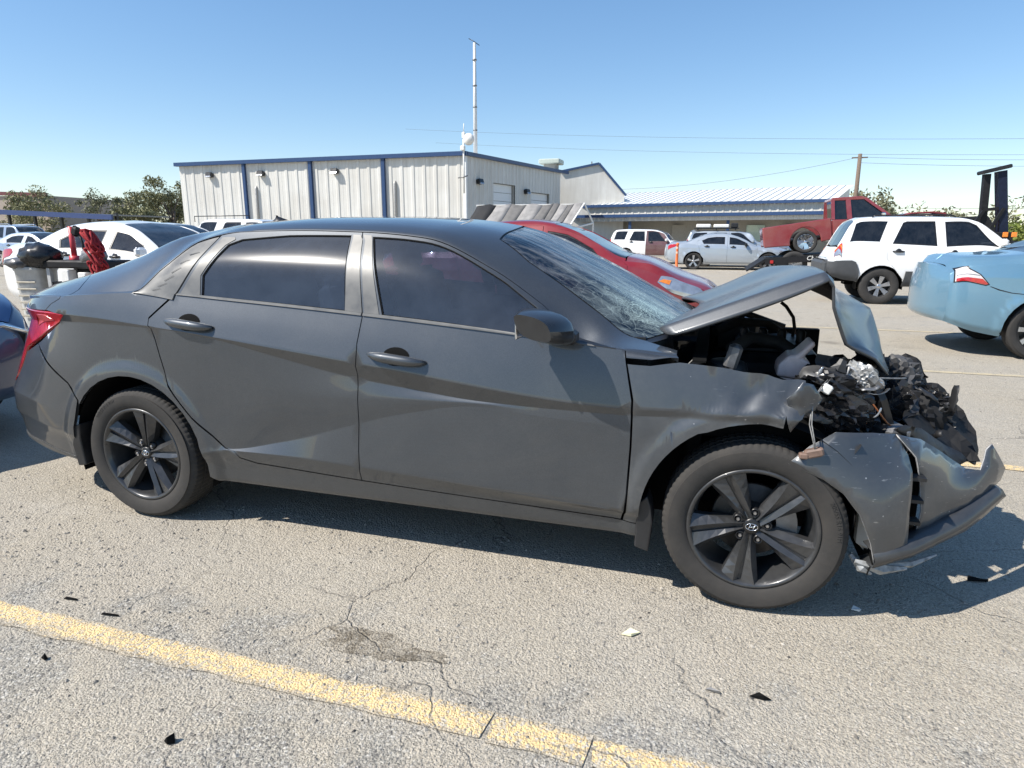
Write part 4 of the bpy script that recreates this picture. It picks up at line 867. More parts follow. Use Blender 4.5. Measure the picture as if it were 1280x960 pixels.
# fender with dents, torn at its front end
def dent(P):
    P = P.copy(); x, y, z = P.T; k = np.clip((x - 2.55) / .25, 0, 1)
    n = np.sin(x * 31 + z * 17) * .006 + np.sin(x * 55 - z * 41) * .004 + np.sin(x * 13 + z * 60) * .003
    P[:, 1] += np.sign(-y) * k * n * 1.2 + np.exp(-((x - 2.74) ** 2 / .006 + (z - .83) ** 2 / .002)) * .018 * np.sign(-y)
    P[:, 2] += k * np.sin(x * 47) * .006 * (z > .75); return P
fend = [(2.264, .262), (2.33, .252)] + ARF[::-1] + [(2.792, .905), (2.80, .80), (2.83, .86), (2.862, .94), (2.85, 1.0), (2.728, 1.0), (2.573, .998), (2.437, .995), (2.34, .982), (2.256, .98), (2.286, .916), (2.287, .675)]
F_near = own(panel('fender', SEDAN, fend, PCH, gap=.0015, deform=dent, step=.028))
fend2 = [(2.264, .262), (2.33, .252)] + ARF[::-1] + [(2.76, .92), (2.80, .99), (2.70, 1.0), (2.573, .998), (2.437, .995), (2.34, .982), (2.256, .98), (2.286, .916), (2.287, .675)]
own(panel('fender', SEDAN, fend2, PNT, gap=.0015, deform=dent, mirror=True, step=.035))
# rear bumper, boot lid, backlight
ibz = [p for p in ARR[iseam:]]
bump_poly = [(-.41, .79)] + seam[::-1] + ibz + [(-.415, .15), (-.415, .0), (-1.06, .0), (-1.06, .74), (-.86, .58), (-.754, .735), (-.608, .76)]
bump_poly = [(-.608, .757), (-.453, .688), (-.38, .658), (-.315, .60)] + ibz[1:] + [(-.42, .02), (-1.06, .02), (-1.06, .76), (-1.0, .77), (-.86, .585), (-.754, .735)]
for mir in (False, True): own(panel('rear_bumper', SEDAN, bump_poly, PNT, gap=.0015, mirror=mir))
own(panel('rear_valance', SEDAN, [(-.44, .0), (-1.06, 0), (-1.06, .13), (-.95, .16), (-.7, .2), (-.44, .17)], M['satin_grey'], off=.006, flange=.01))
trunk = [(-.492, .912), (-.459, .953), (-.404, .983), (-.349, 1.5), (-.340, 2.05), (-.462, 2.356), (-.564, 2.62), (-.58, 3.0), (-1.06, 3.0), (-1.06, .78), (-1.0, .81), (-.92, .905), (-.75, .905)]
own(panel('boot_lid', SEDAN, trunk, PNT, gap=.001, both=True))
own(panel('rear_window', SEDAN, [(-.57, 2.63), (-.30, 2.635), (.10, 2.645), (.33, 2.705), (.395, 2.85), (.415, 3.0), (-.575, 3.0)], M['glass_dark'], off=-.004, flange=0, both=True))
mb = MB(); ss = np.linspace(0, 3, 40); ring = SEDAN.pos(np.full(40, -1.06), ss); mid = [tuple(p) for p in ring] + [(p[0], -p[1], p[2]) for p in ring[::-1]]
mb.add(mid, [tuple(range(len(mid)))]); own(mb.build('rear_panel', PNT))
# windscreen
own(panel('windscreen', SEDAN, [(1.622, 3.0), (1.642, 2.75), (1.652, 2.462), (1.80, 2.352), (1.945, 2.332), (2.152, 2.302), (2.29, 2.262), (2.36, 2.4), (2.43, 2.7), (2.46, 3.0)], M['cracked'], off=-.003, flange=0, both=True, step=.045))
own(panel('windscreen_frame', SEDAN, [(1.60, 3.0), (1.62, 2.75), (1.63, 2.44), (1.79, 2.33), (1.94, 2.31), (2.148, 2.28), (2.32, 2.23), (2.40, 2.4), (2.48, 2.7), (2.52, 3.0), (2.42, 3.0), (2.39, 2.7), (2.32, 2.45), (2.27, 2.30), (2.15, 2.335), (1.95, 2.36), (1.81, 2.385), (1.68, 2.48), (1.665, 2.75), (1.65, 3.0)], M['trim_black'], off=-.006, flange=0, both=True))
# handles
for mir in (False, True):
    for d, x0, s0 in ((doors[mir][0], .37, .925), (doors[mir][1], 1.36, .925)):
        c = SEDAN.pos(np.array([x0]), np.array([s0]))[0]; sg = 1 if mir else -1
        h = MB(); P = []
        for t in np.linspace(-1, 1, 15):
            P.append(Vector((c[0] + t * .124, sg * (abs(c[1]) + .030 - .026 * t ** 4), c[2] - t * .011)))
        h.tube(P, [.007 + .014 * (1 - abs(t) ** 3) for t in np.linspace(-1, 1, 15)], 10)
        h.build('door_handle', PNT, d).matrix_parent_inverse = Matrix()
        # black disc proud of the door, coloured as the grip hollow's shade
        u = MB(); n = 22; rows = []
        for rr, dp in ((1.0, .002), (.8, -.004), (.45, -.012), (.0, -.014)):
            row = []
            for k in range(n + 1):
                a = 2 * math.pi * k / n; xx = c[0] - .005 + math.cos(a) * .058 * rr; zz = c[2] + .006 + math.sin(a) * .036 * rr
                ss_ = invs(SEDAN, [(xx, zz)])[0][1]
                row.append((xx, sg * (abs(SEDAN.pos(np.array([xx]), np.array([ss_]))[0, 1]) + max(dp, .0015) + (.0015 if rr < .9 else 0)), zz))
            rows.append(row)
        u.grid(rows); u.build('handle_cup_shade', M['dark_void'], d)
# door mirrors
for sg in (-1, 1):
    mm = MB(); rows = []
    for t in np.linspace(0, 1, 9):        # from the door outwards
        y = .925 + .150 * t; k = 1 - .30 * t ** 2.5; cx = 1.985 - .030 * t; cz = 1.018 + .008 * t; row = []
        for j in range(20):
            a = 2 * math.pi * j / 20; ca, sa = math.cos(a), math.sin(a)
            ex = (.100 if ca > 0 else .088) * k * math.copysign(abs(ca) ** .75, ca); ez = (.058 if sa > 0 else .062) * k * math.copysign(abs(sa) ** .7, sa)
            if t == 0: ex *= .75; ez *= .7
            row.append((cx + ex - .02 * (sa), sg * (y + .018 * ca), cz + ez + ex * (-.12)))
        rows.append(row + [row[0]])
    mm.grid(rows); mm.add(rows[-1][:-1], [tuple(range(20))], True); mm.add(rows[0][:-1], [tuple(range(20))])
    o = mm.build('door_mirror', M['mirror_cap'] if 'mirror_cap' in M else M['satin_dark'] if 'satin_dark' in M else M['black_plastic'], doors[sg > 0][1]); bevel(o, .006)
    st = MB(); st.box((2.03, sg * .905, .975), (.10, .09, .05), bev=.012); st.build('mirror_arm', M['trim_black'], doors[sg > 0][1])
    g = MB(); g.box((1.895, sg * 1.0, 1.02), (.008, .11, .08), bev=.003); g.build('mirror_glass', M['chrome'], doors[sg > 0][1])
# shark fin
fn = MB(); rows = []
for t in np.linspace(0, 1, 7):
    w = .028 * (1 - t) ** .6 + .003; x0 = .13 + .075 * t ** .8; x1 = .30 - .115 * t
    rows.append([(x0, 0, 1.388 + .045 * t), ((x0 + x1) / 2, -w, 1.393 + .043 * t), (x1, 0, 1.40 + .036 * t), ((x0 + x1) / 2, w, 1.393 + .043 * t), (x0, 0, 1.388 + .045 * t)])
fn.grid(rows); own(fn.build('roof_antenna', M['trim_black']))
# wheels
for sg in (-1, 1):
    for x, a in ((2.72, 118), (0, 80)):
        w = sedan_wheel(None, x, sg * .793, .316, math.radians(a), sg); own(w)
        if sg < 0:
            bent_text('205/55 R16 91H', .022, .278, math.radians(128 if x == 0 else 15), -.1095, M['rubber'], 'tyre_lettering', w)
# wheel houses, floor, mud flaps
for sg in (-1, 1):
    for x in (0, 2.72):
        h = MB(); h.lathe([(.405, -.30), (.405, .0)], 28, c=(x, sg * .88 + (.30 if sg > 0 else 0) - (0 if sg > 0 else 0) + (.30 if sg < 0 else -.30) * 0, .312), a0=-.35, a1=math.pi + .35)
        hh = MB(); y0, y1 = (-.875, -.52) if sg < 0 else (.52, .875)
        hh.lathe([(.40, y0), (.40, y1)] if sg < 0 else [(.40, y1), (.40, y0)], 28, c=(x, 0, .312), a0=-.3, a1=math.pi + .3)
        hh.add([(x + .40 * math.cos(a), y1 if sg < 0 else y0, .312 + .40 * math.sin(a)) for a in np.linspace(-.3, math.pi + .3, 28)], [tuple(range(28))])
        own(hh.build('wheel_house', M['dark_void']))
    f = MB(); f.poly_prism([(2.318, .37), (2.352, .40), (2.366, .36), (2.375, .30), (2.365, .18), (2.312, .195)], sg * .80, sg * .898); o = own(f.build('mud_flap', M['black_plastic'])); bevel(o, .006)
    f = MB(); f.poly_prism([(-.372, .43), (-.345, .44), (-.350, .36), (-.335, .235), (-.385, .225), (-.405, .33)], sg * .78, sg * .905); o = own(f.build('mud_flap', M['black_plastic'])); bevel(o, .006)
fl = MB(); fl.box((1.32, 0, .24), (1.98, 1.62, .06)); fl.box((-.6, 0, .42), (.75, 1.3, .06)); fl.box((2.72, 0, .33), (.5, 1.0, .2)); fl.box((0, 0, .4), (.5, 1.0, .2)); own(fl.build('floor_pan', M['dark_void']))
# cabin
it = MB()
for y in (-.37, .37):
    it.box((1.22, y, .56), (.50, .50, .20), bev=.06); it.box((.93, y, .86), (.17, .48, .60), Matrix.Rotation(-.28, 3, 'Y'), bev=.06); it.box((.80, y, 1.21), (.10, .26, .17), Matrix.Rotation(-.2, 3, 'Y'), bev=.04)
own(it.build('front_seats', M['seat_cloth']))
it = MB(); it.box((.30, 0, .56), (.5, 1.25, .2), bev=.06); it.box((.02, 0, .86), (.18, 1.25, .56), Matrix.Rotation(-.4, 3, 'Y'), bev=.06)
for y in (-.38, .38): it.box((-.12, y, 1.14), (.09, .24, .13), bev=.03)
own(it.build('rear_seat', M['seat_cloth']))
it = MB(); it.poly_prism([(1.72, .60), (1.70, .86), (1.82, .95), (2.30, .955), (2.34, .60)], -.70, .70); own(it.build('dashboard', M['black_plastic']))
it = MB(); it.lathe([(.165, -.012), (.185, 0), (.165, .012)], 28, close=True); it.box((0, 0, 0), (.30, .02, .05)); it.box((0, 0, -.07), (.05, .02, .14))
o = it.build('steering_wheel', M['trim_black']); o.location = (1.62, .37, .90); o.rotation_euler = (0, 0, math.pi / 2); o.rotation_euler = (math.radians(-25), 0, math.pi / 2); own(o)
it = MB(); it.box((1.78, 0, 1.20), (.04, .22, .06), bev=.015); own(it.build('rear_view_mirror', M['trim_black']))
# ---------------------------------------------------------------- buckled bonnet, torn bumper and what shows of the engine bay
M['shroud'] = plain('shroud', (.013, .013, .014), .72, var=.4, bmp=.3, spec=.3)
M['bottle'] = plain('bottle', (.62, .50, .46), .4, var=.2)
M['crinkle'] = plain('crinkle', (.020, .020, .022), .22, var=.5, bmp=.6, bscale=45)
def hood_mesh():
    # rows run from the cowl to the front edge, columns from the near side to the far side
    cols = [-1, -.94, -.86, -.5, 0, .5, .86, 1]
    def row(near, mid, far, lip, w=None):
        out = []
        near, mid, far = map(Vector, (near, mid, far))
        for c in cols:
            if c <= 0: t = c + 1; p = near.lerp(mid, t); p.z += .25 * (t * (1 - t)) * .18
            else: p = mid.lerp(far, c); p.z += .25 * (c * (1 - c)) * .18
            if c == -1: p = p + Vector((lip[0], .0, lip[1]))
            if c == 1: p = p + Vector((lip[0], .0, lip[1]))
            out.append(tuple(p))
        return out
    R_ = [row((2.335, -.70, .985), (2.50, 0, 1.02), (2.335, .70, .985), (.045, -.030)),
          row((2.50, -.71, 1.052), (2.62, 0, 1.075), (2.46, .70, 1.02), (.012, -.042)),
          row((2.68, -.705, 1.122), (2.74, 0, 1.135), (2.58, .69, 1.07), (.010, -.045)),
          row((2.82, -.69, 1.176), (2.84, 0, 1.180), (2.68, .67, 1.125), (.010, -.038)),
          row((2.905, -.675, 1.204), (2.90, 0, 1.203), (2.75, .65, 1.155), (.012, -.020)),
          row((2.935, -.665, 1.180), (2.95, 0, 1.175), (2.82, .64, 1.150), (.0, -.02)),
          row((2.950, -.66, 1.085), (3.06, 0, 1.10), (2.95, .63, 1.10), (-.004, -.004)),
          row((3.015, -.62, .960), (3.19, .02, 1.020), (3.10, .62, 1.03), (-.006, -.004)),
          row((3.11, -.56, .890), (3.25, .05, .90), (3.24, .62, .95), (-.006, -.004)),
          row((3.190, -.50, .840), (3.285, .08, .79), (3.32, .60, .85), (-.004, -.004))]
    # dents along the folded front half
    out = []
    for i, r in enumerate(R_):
        k = max(0, (i - 4) / 5); out.append([(x + k * .014 * math.sin(y * 23 + i), y, z + k * .012 * math.sin(y * 17 + i * 2.1)) for x, y, z in r])
    mb = MB(); mb.grid(out); me = mb.mesh('bonnet'); return me
BNT = paint('bonnet_paint', (.060, .066, .075), metal=.45, rough=.45, dust=.12, dustcol=(.27, .26, .24), flake=.22, low=.3, coat=.55, crough=.14)
hd = own(link('bonnet', hood_mesh(), [BNT, M['dark_void']], None))
ss_ = hd.modifiers.new('smooth', 'SUBSURF'); ss_.levels = ss_.render_levels = 2
solidify(hd, .010, -1, 1)
# crease the fold
bm = bmesh.new(); bm.from_mesh(hd.data); cl = bm.edges.layers.float.new('crease_edge'); bm.verts.ensure_lookup_table()
for e in bm.edges:
    i, j = sorted(v.index for v in e.verts)
    if j == i + 1 and i // 8 == 4: e[cl] = 1.0
    if i // 8 >= 5 and (j == i + 1 or j == i + 8): e[cl] = .55 + .35 * ((i * 7) % 3 == 0)
    if i // 8 >= 4 and i % 8 in (0, 7) and j == i + 8: e[cl] = 1.0
    if j == i + 8 and i % 8 in (1, 6): e[cl] = .85
bm.to_mesh(hd.data); bm.free()
for p in hd.data.polygons:
    if p.normal.z < 0 and p.center.x < 2.9: hd.data.flip_normals(); break
# bumper cover
BB = [(2.814, -.90, .576), (2.878, -.88, .638), (2.959, -.85, .687), (3.078, -.80, .681), (3.161, -.745, .668), (3.205, -.755, .60), (3.216, -.79, .553), (3.215, -.82, .42), (3.222, -.82, .30), (3.238, -.80, .268), (3.116, -.88, .243), (3.096, -.89, .318), (3.052, -.90, .418), (2.996, -.90, .488), (2.931, -.90, .531)]
bc = own(freeform('front_bumper', BB, [(3.03, -.86, .60), (3.10, -.875, .50), (3.14, -.88, .40)], [PCH, M['black_plastic']], None, .03, .005, mi=1))
BF = [(3.165, -.743, .666), (3.262, -.66, .634), (3.339, -.60, .584), (3.405, -.55, .535), (3.461, -.52, .497), (3.515, -.50, .49), (3.528, -.48, .53), (3.533, -.47, .562), (3.553, -.46, .582), (3.59, -.44, .53), (3.622, -.42, .482), (3.613, -.42, .434), (3.446, -.58, .35), (3.289, -.72, .291), (3.268, -.735, .30), (3.275, -.735, .40), (3.262, -.725, .496), (3.235, -.74, .59)]
o = freeform('bumper_corner', BF, [(3.34, -.655, .50), (3.34, -.672, .40), (3.42, -.600, .44), (3.50, -.530, .46), (3.50, -.540, .40), (3.30, -.69, .53), (3.56, -.475, .48)], [PCH, M['black_plastic']], bc, .03, .005, jitter=.0015, mi=1)
SLIT = [(3.214, -.775, .592), (3.236, -.745, .588), (3.262, -.728, .496), (3.275, -.738, .40), (3.262, -.745, .30), (3.240, -.775, .288), (3.226, -.80, .40), (3.222, -.785, .52)]
mb = MB(); mb.grid([[(3.19, -.76, z), (3.225, -.68, z), (3.30, -.60, z)] for z in (.26, .40, .5, .58)], False); o = mb.build('air_slot', M['dark_void'], bc); solidify(o, .004, 0)
for z in (.36, .44, .52): mb = MB(); mb.box((3.245, -.745, z), (.05, .05, .012)); mb.build('slot_vane', M['black_plastic'], bc)
LIP = [(3.100, -.885, .250), (3.112, -.875, .285), (3.241, -.808, .305), (3.30, -.75, .315), (3.439, -.615, .352), (3.52, -.53, .385), (3.599, -.455, .412), (3.618, -.44, .395), (3.62, -.44, .359), (3.54, -.53, .325), (3.46, -.61, .294), (3.35, -.71, .272), (3.248, -.805, .258), (3.117, -.885, .228)]
TOPE = [(3.106, -.882, .288), (3.241, -.812, .308), (3.34, -.715, .327), (3.439, -.618, .354), (3.52, -.532, .387), (3.592, -.462, .414), (3.616, -.445, .405)]
BOTE = [(3.112, -.889, .232), (3.248, -.812, .258), (3.35, -.715, .274), (3.46, -.618, .297), (3.54, -.535, .328), (3.61, -.452, .356), (3.622, -.44, .365)]
mb = MB(); mb.grid([[(p[0] - .02, p[1] + .05, p[2] + .012) for p in TOPE], TOPE, [(a[0] * .5 + b[0] * .5 + .008, a[1] * .5 + b[1] * .5 - .012, a[2] * .5 + b[2] * .5) for a, b in zip(TOPE, BOTE)], BOTE, [(p[0] - .03, p[1] + .07, p[2] + .004) for p in BOTE]], True); o = mb.build('bumper_lip', M['satin_dark'], bc); solidify(o, .004, 0)
# torn-off edge strips hanging under the lip
mb = MB()
for (a, b, w) in (((3.06, -.86, .235), (3.24, -.79, .20), .02), ((3.16, -.82, .215), (3.36, -.68, .215), .012), ((3.05, -.84, .25), (3.12, -.85, .19), .015)):
    a, b = Vector(a), Vector(b); m_ = a.lerp(b, .5) + Vector((0, -.01, -.012)); mb.tube([a, m_, b], [w * .5, w, w * .3], 5, False)
mb.build('undertray_scrap', plain('scrap_grey', (.30, .31, .31), .6, var=.5, scale=40), bc)
# liner and washer bottle behind the bumper end
mb = MB(); mb.box((3.13, -.74, .36), (.10, .1, .26), bev=.03); own(mb.build('washer_tank', M['white_plastic']))
mb = MB(); mb.grid([[(3.02 + .03 * math.sin(k), y, .30 + .05 * k) for y in (-.86, -.7, -.5)] for k in range(8)]); own(mb.build('wheel_liner', M['black_plastic']))
# torn fender tip: crumpled bright sheet
TF = [(2.835, -.892, .862), (2.87, -.885, .850), (2.905, -.865, .80), (2.885, -.87, .765), (2.845, -.895, .74), (2.812, -.905, .688), (2.800, -.90, .715), (2.803, -.90, .76), (2.79, -.90, .80)]
own(freeform('torn_wing_tip', TF, [(2.84, -.905, .80), (2.86, -.868, .79), (2.825, -.915, .74)], [PCH, M['black_plastic']], None, .016, .003, jitter=.010, mi=1))
# engine bay
mb = MB()
mb.box((2.50, 0, .60), (.05, 1.42, .56)); mb.box((2.80, .74, .60), (.60, .06, .46)); mb.box((2.78, 0, .34), (.62, 1.3, .06)); mb.box((2.75, -.70, .70), (.50, .05, .20)); own(mb.build('engine_bay', M['dark_void']))
mb = MB(); mb.box((2.82, .12, .70), (.40, .52, .24), bev=.04); mb.box((2.80, .10, .835), (.30, .40, .05), bev=.02)
for k in range(4): mb.lathe([(.02, 0), (.02, .05), (.012, .06)], 12, 'z', (2.68 + .08 * k, -.02, .86))
own(mb.build('engine_cover', M['black_plastic']))
mb = MB(); mb.box((2.66, .46, .82), (.22, .18, .16), bev=.02); own(mb.build('battery', M['trim_black']))
mb = MB(); mb.tube([(2.62, -.30, .86), (2.70, -.20, .90), (2.82, -.16, .88), (2.94, -.22, .80), (3.02, -.30, .74)], .028, 10); mb.tube([(2.55, .1, .88), (2.66, .2, .92), (2.8, .34, .9), (2.95, .36, .80)], .022, 10); mb.tube([(2.56, .34, .86), (2.7, .5, .93), (2.9, .52, .86)], .018, 8); own(mb.build('hose', M['rubber']))
mb = MB(); mb.tube([(2.845, .20, 1.02), (2.87, .20, 1.0), (2.905, .2, .95), (2.915, .2, .90), (2.905, .2, .82)], .008, 8); own(mb.build('bonnet_cable', M['rubber']))
mb = MB(); mb.poly_prism([(2.787, .80), (2.79, .845), (2.828, .886), (2.85, .885), (2.905, .945), (2.918, .928), (2.876, .875), (2.905, .86), (2.89, .79)], -.52, -.38); o = own(mb.build('coolant_bottle', M['bottle'] if 'bottle' in M else M['white_plastic'])); bevel(o, .012, 3)
mb = MB(); mb.box((2.62, -.62, .885), (.05, .05, .10), Matrix.Rotation(.25, 3, 'Y'), bev=.012); own(mb.build('strut_bracket', M['dull_metal']))
mb = MB(); mb.lathe([(0, .0), (.055, .0), (.075, -.012), (.085, -.05)], 24, 'z', (2.60, -.55, .86)); own(mb.build('strut_top', M['black_plastic']))
# inner wing rail with its bent flange
rr = [[(x, -.80 + .02 * math.sin(x * 40), .895 - (x - 2.45) * .12 + .006 * math.sin(x * 60)), (x, -.70, .875 - (x - 2.45) * .12)] for x in np.linspace(2.47, 2.92, 20)]
mb = MB(); mb.grid([r for r in rr]); own(mb.build('wing_rail', PNT))
# broken headlamp, its shell, brackets and looms
mb = MB(); rows = []
for i, t in enumerate(np.linspace(0, 1, 6)):
    x = 2.875 + .15 * t; rows.append([(x + .01 * math.sin(j * 2 + i), -.74 + .05 * math.sin(j * 1.7 + i * 1.1) + .10 * t, .70 + .13 * j / 5 + .02 * math.sin(i * 2.2 + j)) for j in range(6)])
mb.grid(rows, False); o = own(mb.build('broken_headlamp', M['lamp_black'] if 'lamp_black' in M else M['trim_black'])); solidify(o, .006)
mb = MB(); mb.lathe([(0, .01), (.05, .012), (.068, .0), (.072, -.02), (.06, -.05)], 28, 'z'); o = mb.build('headlamp_cap', M['cap_grey'] if 'cap_grey' in M else M['dull_metal'], None, (2.925, -.66, .845), (.22, .18, 0)); own(o)
rs = random.Random(21)
def shard(c, s, seed, thin=.12):
    r_ = random.Random(seed); n = r_.randint(4, 7); P = []
    for k in range(n):
        a = 2 * math.pi * k / n + r_.uniform(-.3, .3); q = s * r_.uniform(.45, 1.2); P.append((math.cos(a) * q, math.sin(a) * q * r_.uniform(.3, 1)))
    Rm = Matrix.Rotation(r_.uniform(0, 6.28), 3, 'X') @ Matrix.Rotation(r_.uniform(0, 6.28), 3, 'Y') @ Matrix.Rotation(r_.uniform(0, 6.28), 3, 'Z'); h = s * thin
    vs = [Rm @ Vector((x, y, h + r_.uniform(-1, 1) * s * .25)) + Vector(c) for x, y in P] + [Rm @ Vector((x, y, -h)) + Vector(c) for x, y in P]
    fs = [tuple(range(n)), tuple(range(2 * n - 1, n - 1, -1))] + [(i, (i + 1) % n, n + (i + 1) % n, n + i) for i in range(n)]
    return vs, fs
def scrap(c, s, seed):
    """thin torn strip, bent along its length"""
    r_ = random.Random(seed); d = Vector((r_.uniform(-1, 1), r_.uniform(-.6, .6), r_.uniform(-1, 1))).normalized(); n = d.cross(Vector((r_.uniform(-1, 1), r_.uniform(-1, 1), r_.uniform(-1, 1)))).normalized(); p = Vector(c) - d * s * .8; rows = []; w = s * r_.uniform(.25, .6)
    for k in range(6):
        t = k / 5; e = d.cross(n); ww = w * (1 - .6 * abs(t - .45)) * r_.uniform(.65, 1.2); rows.append([tuple(p - e * ww), tuple(p + n * ww * .25), tuple(p + e * ww * r_.uniform(.6, 1.1))]); p = p + d * s * .32; d = (d + n * r_.uniform(-.45, .45)).normalized(); n = (n - d * n.dot(d)).normalized()
    return rows
def debris(name, mat, n, box, smin, smax, seed):
    for k in range(n):
        r_ = random.Random(seed * 100 + k); c = [r_.uniform(a, b) for a, b in box]
        mb = MB(); mb.grid(scrap(c, r_.uniform(smin, smax), seed * 1000 + k), r_.random() < .5); o = own(mb.build(name, mat)); solidify(o, .003, 0)
debris('broken_plastic', M['black_plastic'], 34, ((2.88, 3.12), (-.66, -.35), (.70, .86)), .03, .085, 4)
debris('broken_plastic', M['trim_black'], 20, ((2.95, 3.22), (-.46, -.1), (.58, .82)), .05, .12, 5)
debris('bent_bracket', M['dull_metal'], 15, ((2.90, 3.14), (-.74, -.45), (.70, .86)), .018, .05, 6)
debris('broken_lens', M['lens_bits'] if 'lens_bits' in M else M['lamp_lens'], 12, ((2.90, 3.16), (-.76, -.45), (.68, .87)), .015, .04, 7)
# crash beam and radiator frame, pushed back and leaning
mb = MB(); mb.box((3.02, -.1, .62), (.09, 1.2, .10), Matrix.Rotation(.3, 3, 'Z'), bev=.015); own(mb.build('crash_beam', M['dull_metal']))
mb = MB()
for y in (-.62, -.5, -.40): mb.tube([(3.08, y, .86), (3.13, y - .01, .76), (3.18, y + .02, .64), (3.20, y + .03, .56)], [.018, .022, .02, .015], 5, False)
mb.tube([(3.12, -.62, .80), (3.17, -.4, .78), (3.24, -.1, .70)], .02, 5, False); own(mb.build('radiator_frame', M['trim_black']))
mb = MB()
for k in range(9): mb.box((3.10 + .010 * k, -.42 + .06 * k, .66), (.012, .045, .26), Matrix.Rotation(.25, 3, 'Y'))
own(mb.build('radiator', M['dull_metal']))
# black grille shroud torn forward, ragged top
SH = [(3.317, .06, .795), (3.36, .06, .826), (3.405, .05, .808), (3.425, .05, .79), (3.44, .05, .74), (3.455, .04, .70), (3.50, .04, .698), (3.53, .03, .675), (3.556, .02, .63), (3.60, .0, .596), (3.618, -.02, .555), (3.64, -.05, .52), (3.645, -.10, .45), (3.60, -.20, .42), (3.53, -.30, .47), (3.43, -.38, .50), (3.34, -.42, .55), (3.28, -.36, .60), (3.27, -.2, .66), (3.29, -.05, .73)]
own(freeform('grille_shroud', SH, [(3.42, -.10, .62), (3.50, -.16, .56), (3.36, -.12, .68), (3.44, -.02, .66), (3.55, -.08, .54)], [M['shroud']], None, .034, .006, jitter=.014, flat=True))
SH2 = [(3.30, -.30, .74), (3.36, -.28, .70), (3.44, -.30, .62), (3.52, -.36, .55), (3.54, -.40, .50), (3.46, -.46, .49), (3.38, -.52, .54), (3.30, -.55, .60), (3.24, -.50, .66)]
own(freeform('grille_mesh', SH2, [(3.38, -.40, .60)], [M['shroud']], None, .034, .006, jitter=.014, flat=True))
debris('grille_scrap', M['shroud'], 16, ((3.22, 3.46), (-.40, -.05), (.50, .68)), .03, .08, 9)
mb = MB()
own(MB().grid(scrap((3.43, .03, .74), .035, 77)).build('ragged_edge', M['shroud']))
# smoked inner strip along the bumper top
IS = [(3.165, -.742, .672), (3.21, -.70, .682), (3.28, -.62, .655), (3.34, -.56, .610), (3.40, -.50, .565), (3.47, -.47, .53), (3.50, -.46, .50), (3.44, -.52, .485), (3.36, -.585, .545), (3.27, -.655, .61)]
freeform('inner_strip', [(x, y + .035, z) for x, y, z in IS], [(3.33, -.565, .60)], [M['smoke'] if 'smoke' in M else M['black_plastic']], bc, .02, .003, jitter=.004)
# hanging wires with a white connector
mb = MB()
for k in range(2):
    a = .007 * k; mb.tube([(2.955 - a, -.70, .845), (2.915 - a, -.80, .83), (2.875, -.86 - a, .80), (2.868 + a, -.90, .72), (2.885 + a * .6, -.91, .66), (2.895 + a * .4, -.90, .625)], .0022, 5)
own(mb.build('hanging_wire', plain('wire_grey', (.22, .22, .215), .5, var=.4, scale=50)))
mb = MB(); mb.box((2.925, -.80, .822), (.030, .02, .032), Matrix.Rotation(.5, 3, 'Y'), bev=.004); own(mb.build('wire_connector', M['white_plastic']))
mb = MB(); mb.box((2.892, -.895, .622), (.06, .03, .03), Matrix.Rotation(-.3, 3, 'Y'), bev=.006); mb.box((2.86, -.90, .61), (.03, .025, .02), bev=.004); own(mb.build('wire_plug', plain('plug_brown', (.20, .13, .10), .6, var=.4)))

# crinkled black film and torn lamp housing: sheets crushed into folds
def crushed(name, c, r, seed, mat, rot=(0, 0, 0)):
    bm = bmesh.new(); bmesh.ops.create_icosphere(bm, subdivisions=4, radius=1); rg = random.Random(seed); ph = [(rg.uniform(3, 11), rg.uniform(3, 11), rg.uniform(3, 11), rg.uniform(0, 6)) for _ in range(9)]
    for v in bm.verts:
        q = v.co.copy(); d = sum(abs(math.sin(q.x * a + q.y * b + q.z * e + f)) * .16 for a, b, e, f in ph) - .75; v.co = Vector((q.x * r[0], q.y * r[1], q.z * r[2])) * (1 + d)
    me = bpy.data.meshes.new(name); bm.to_mesh(me); bm.free(); smooth_by_angle(me, .45); o = link(name, me, mat, None, c, rot); return own(o)
crushed('crinkled_film', (2.955, -.70, .735), (.11, .05, .075), 2, M['crinkle']); crushed('crinkled_film', (3.02, -.64, .70), (.08, .05, .07), 4, M['crinkle']); crushed('lamp_housing', (2.94, -.68, .80), (.09, .07, .05), 7, M['trim_black']); crushed('lamp_housing', (3.06, -.55, .80), (.06, .05, .06), 8, M['dull_metal'])
crushed('torn_foil', (3.055, -.62, .83), (.055, .03, .045), 11, plain('foil', (.42, .42, .41), .35, .3, var=.5, scale=30), (.3, .6, 0)); crushed('fan_motor', (3.12, -.30, .70), (.09, .09, .10), 15, M['shroud'])
for k, (a, b) in enumerate((((3.02, -.66, .66), (3.055, -.60, .80)), ((3.10, -.58, .62), (3.06, -.52, .78)))):
    mb = MB(); a, b = Vector(a), Vector(b); mb.tube([a, a.lerp(b, .5) + Vector((.012, 0, 0)), b], [.012, .016, .010], 4, False); own(mb.build('bent_bracket', M['dull_metal']))

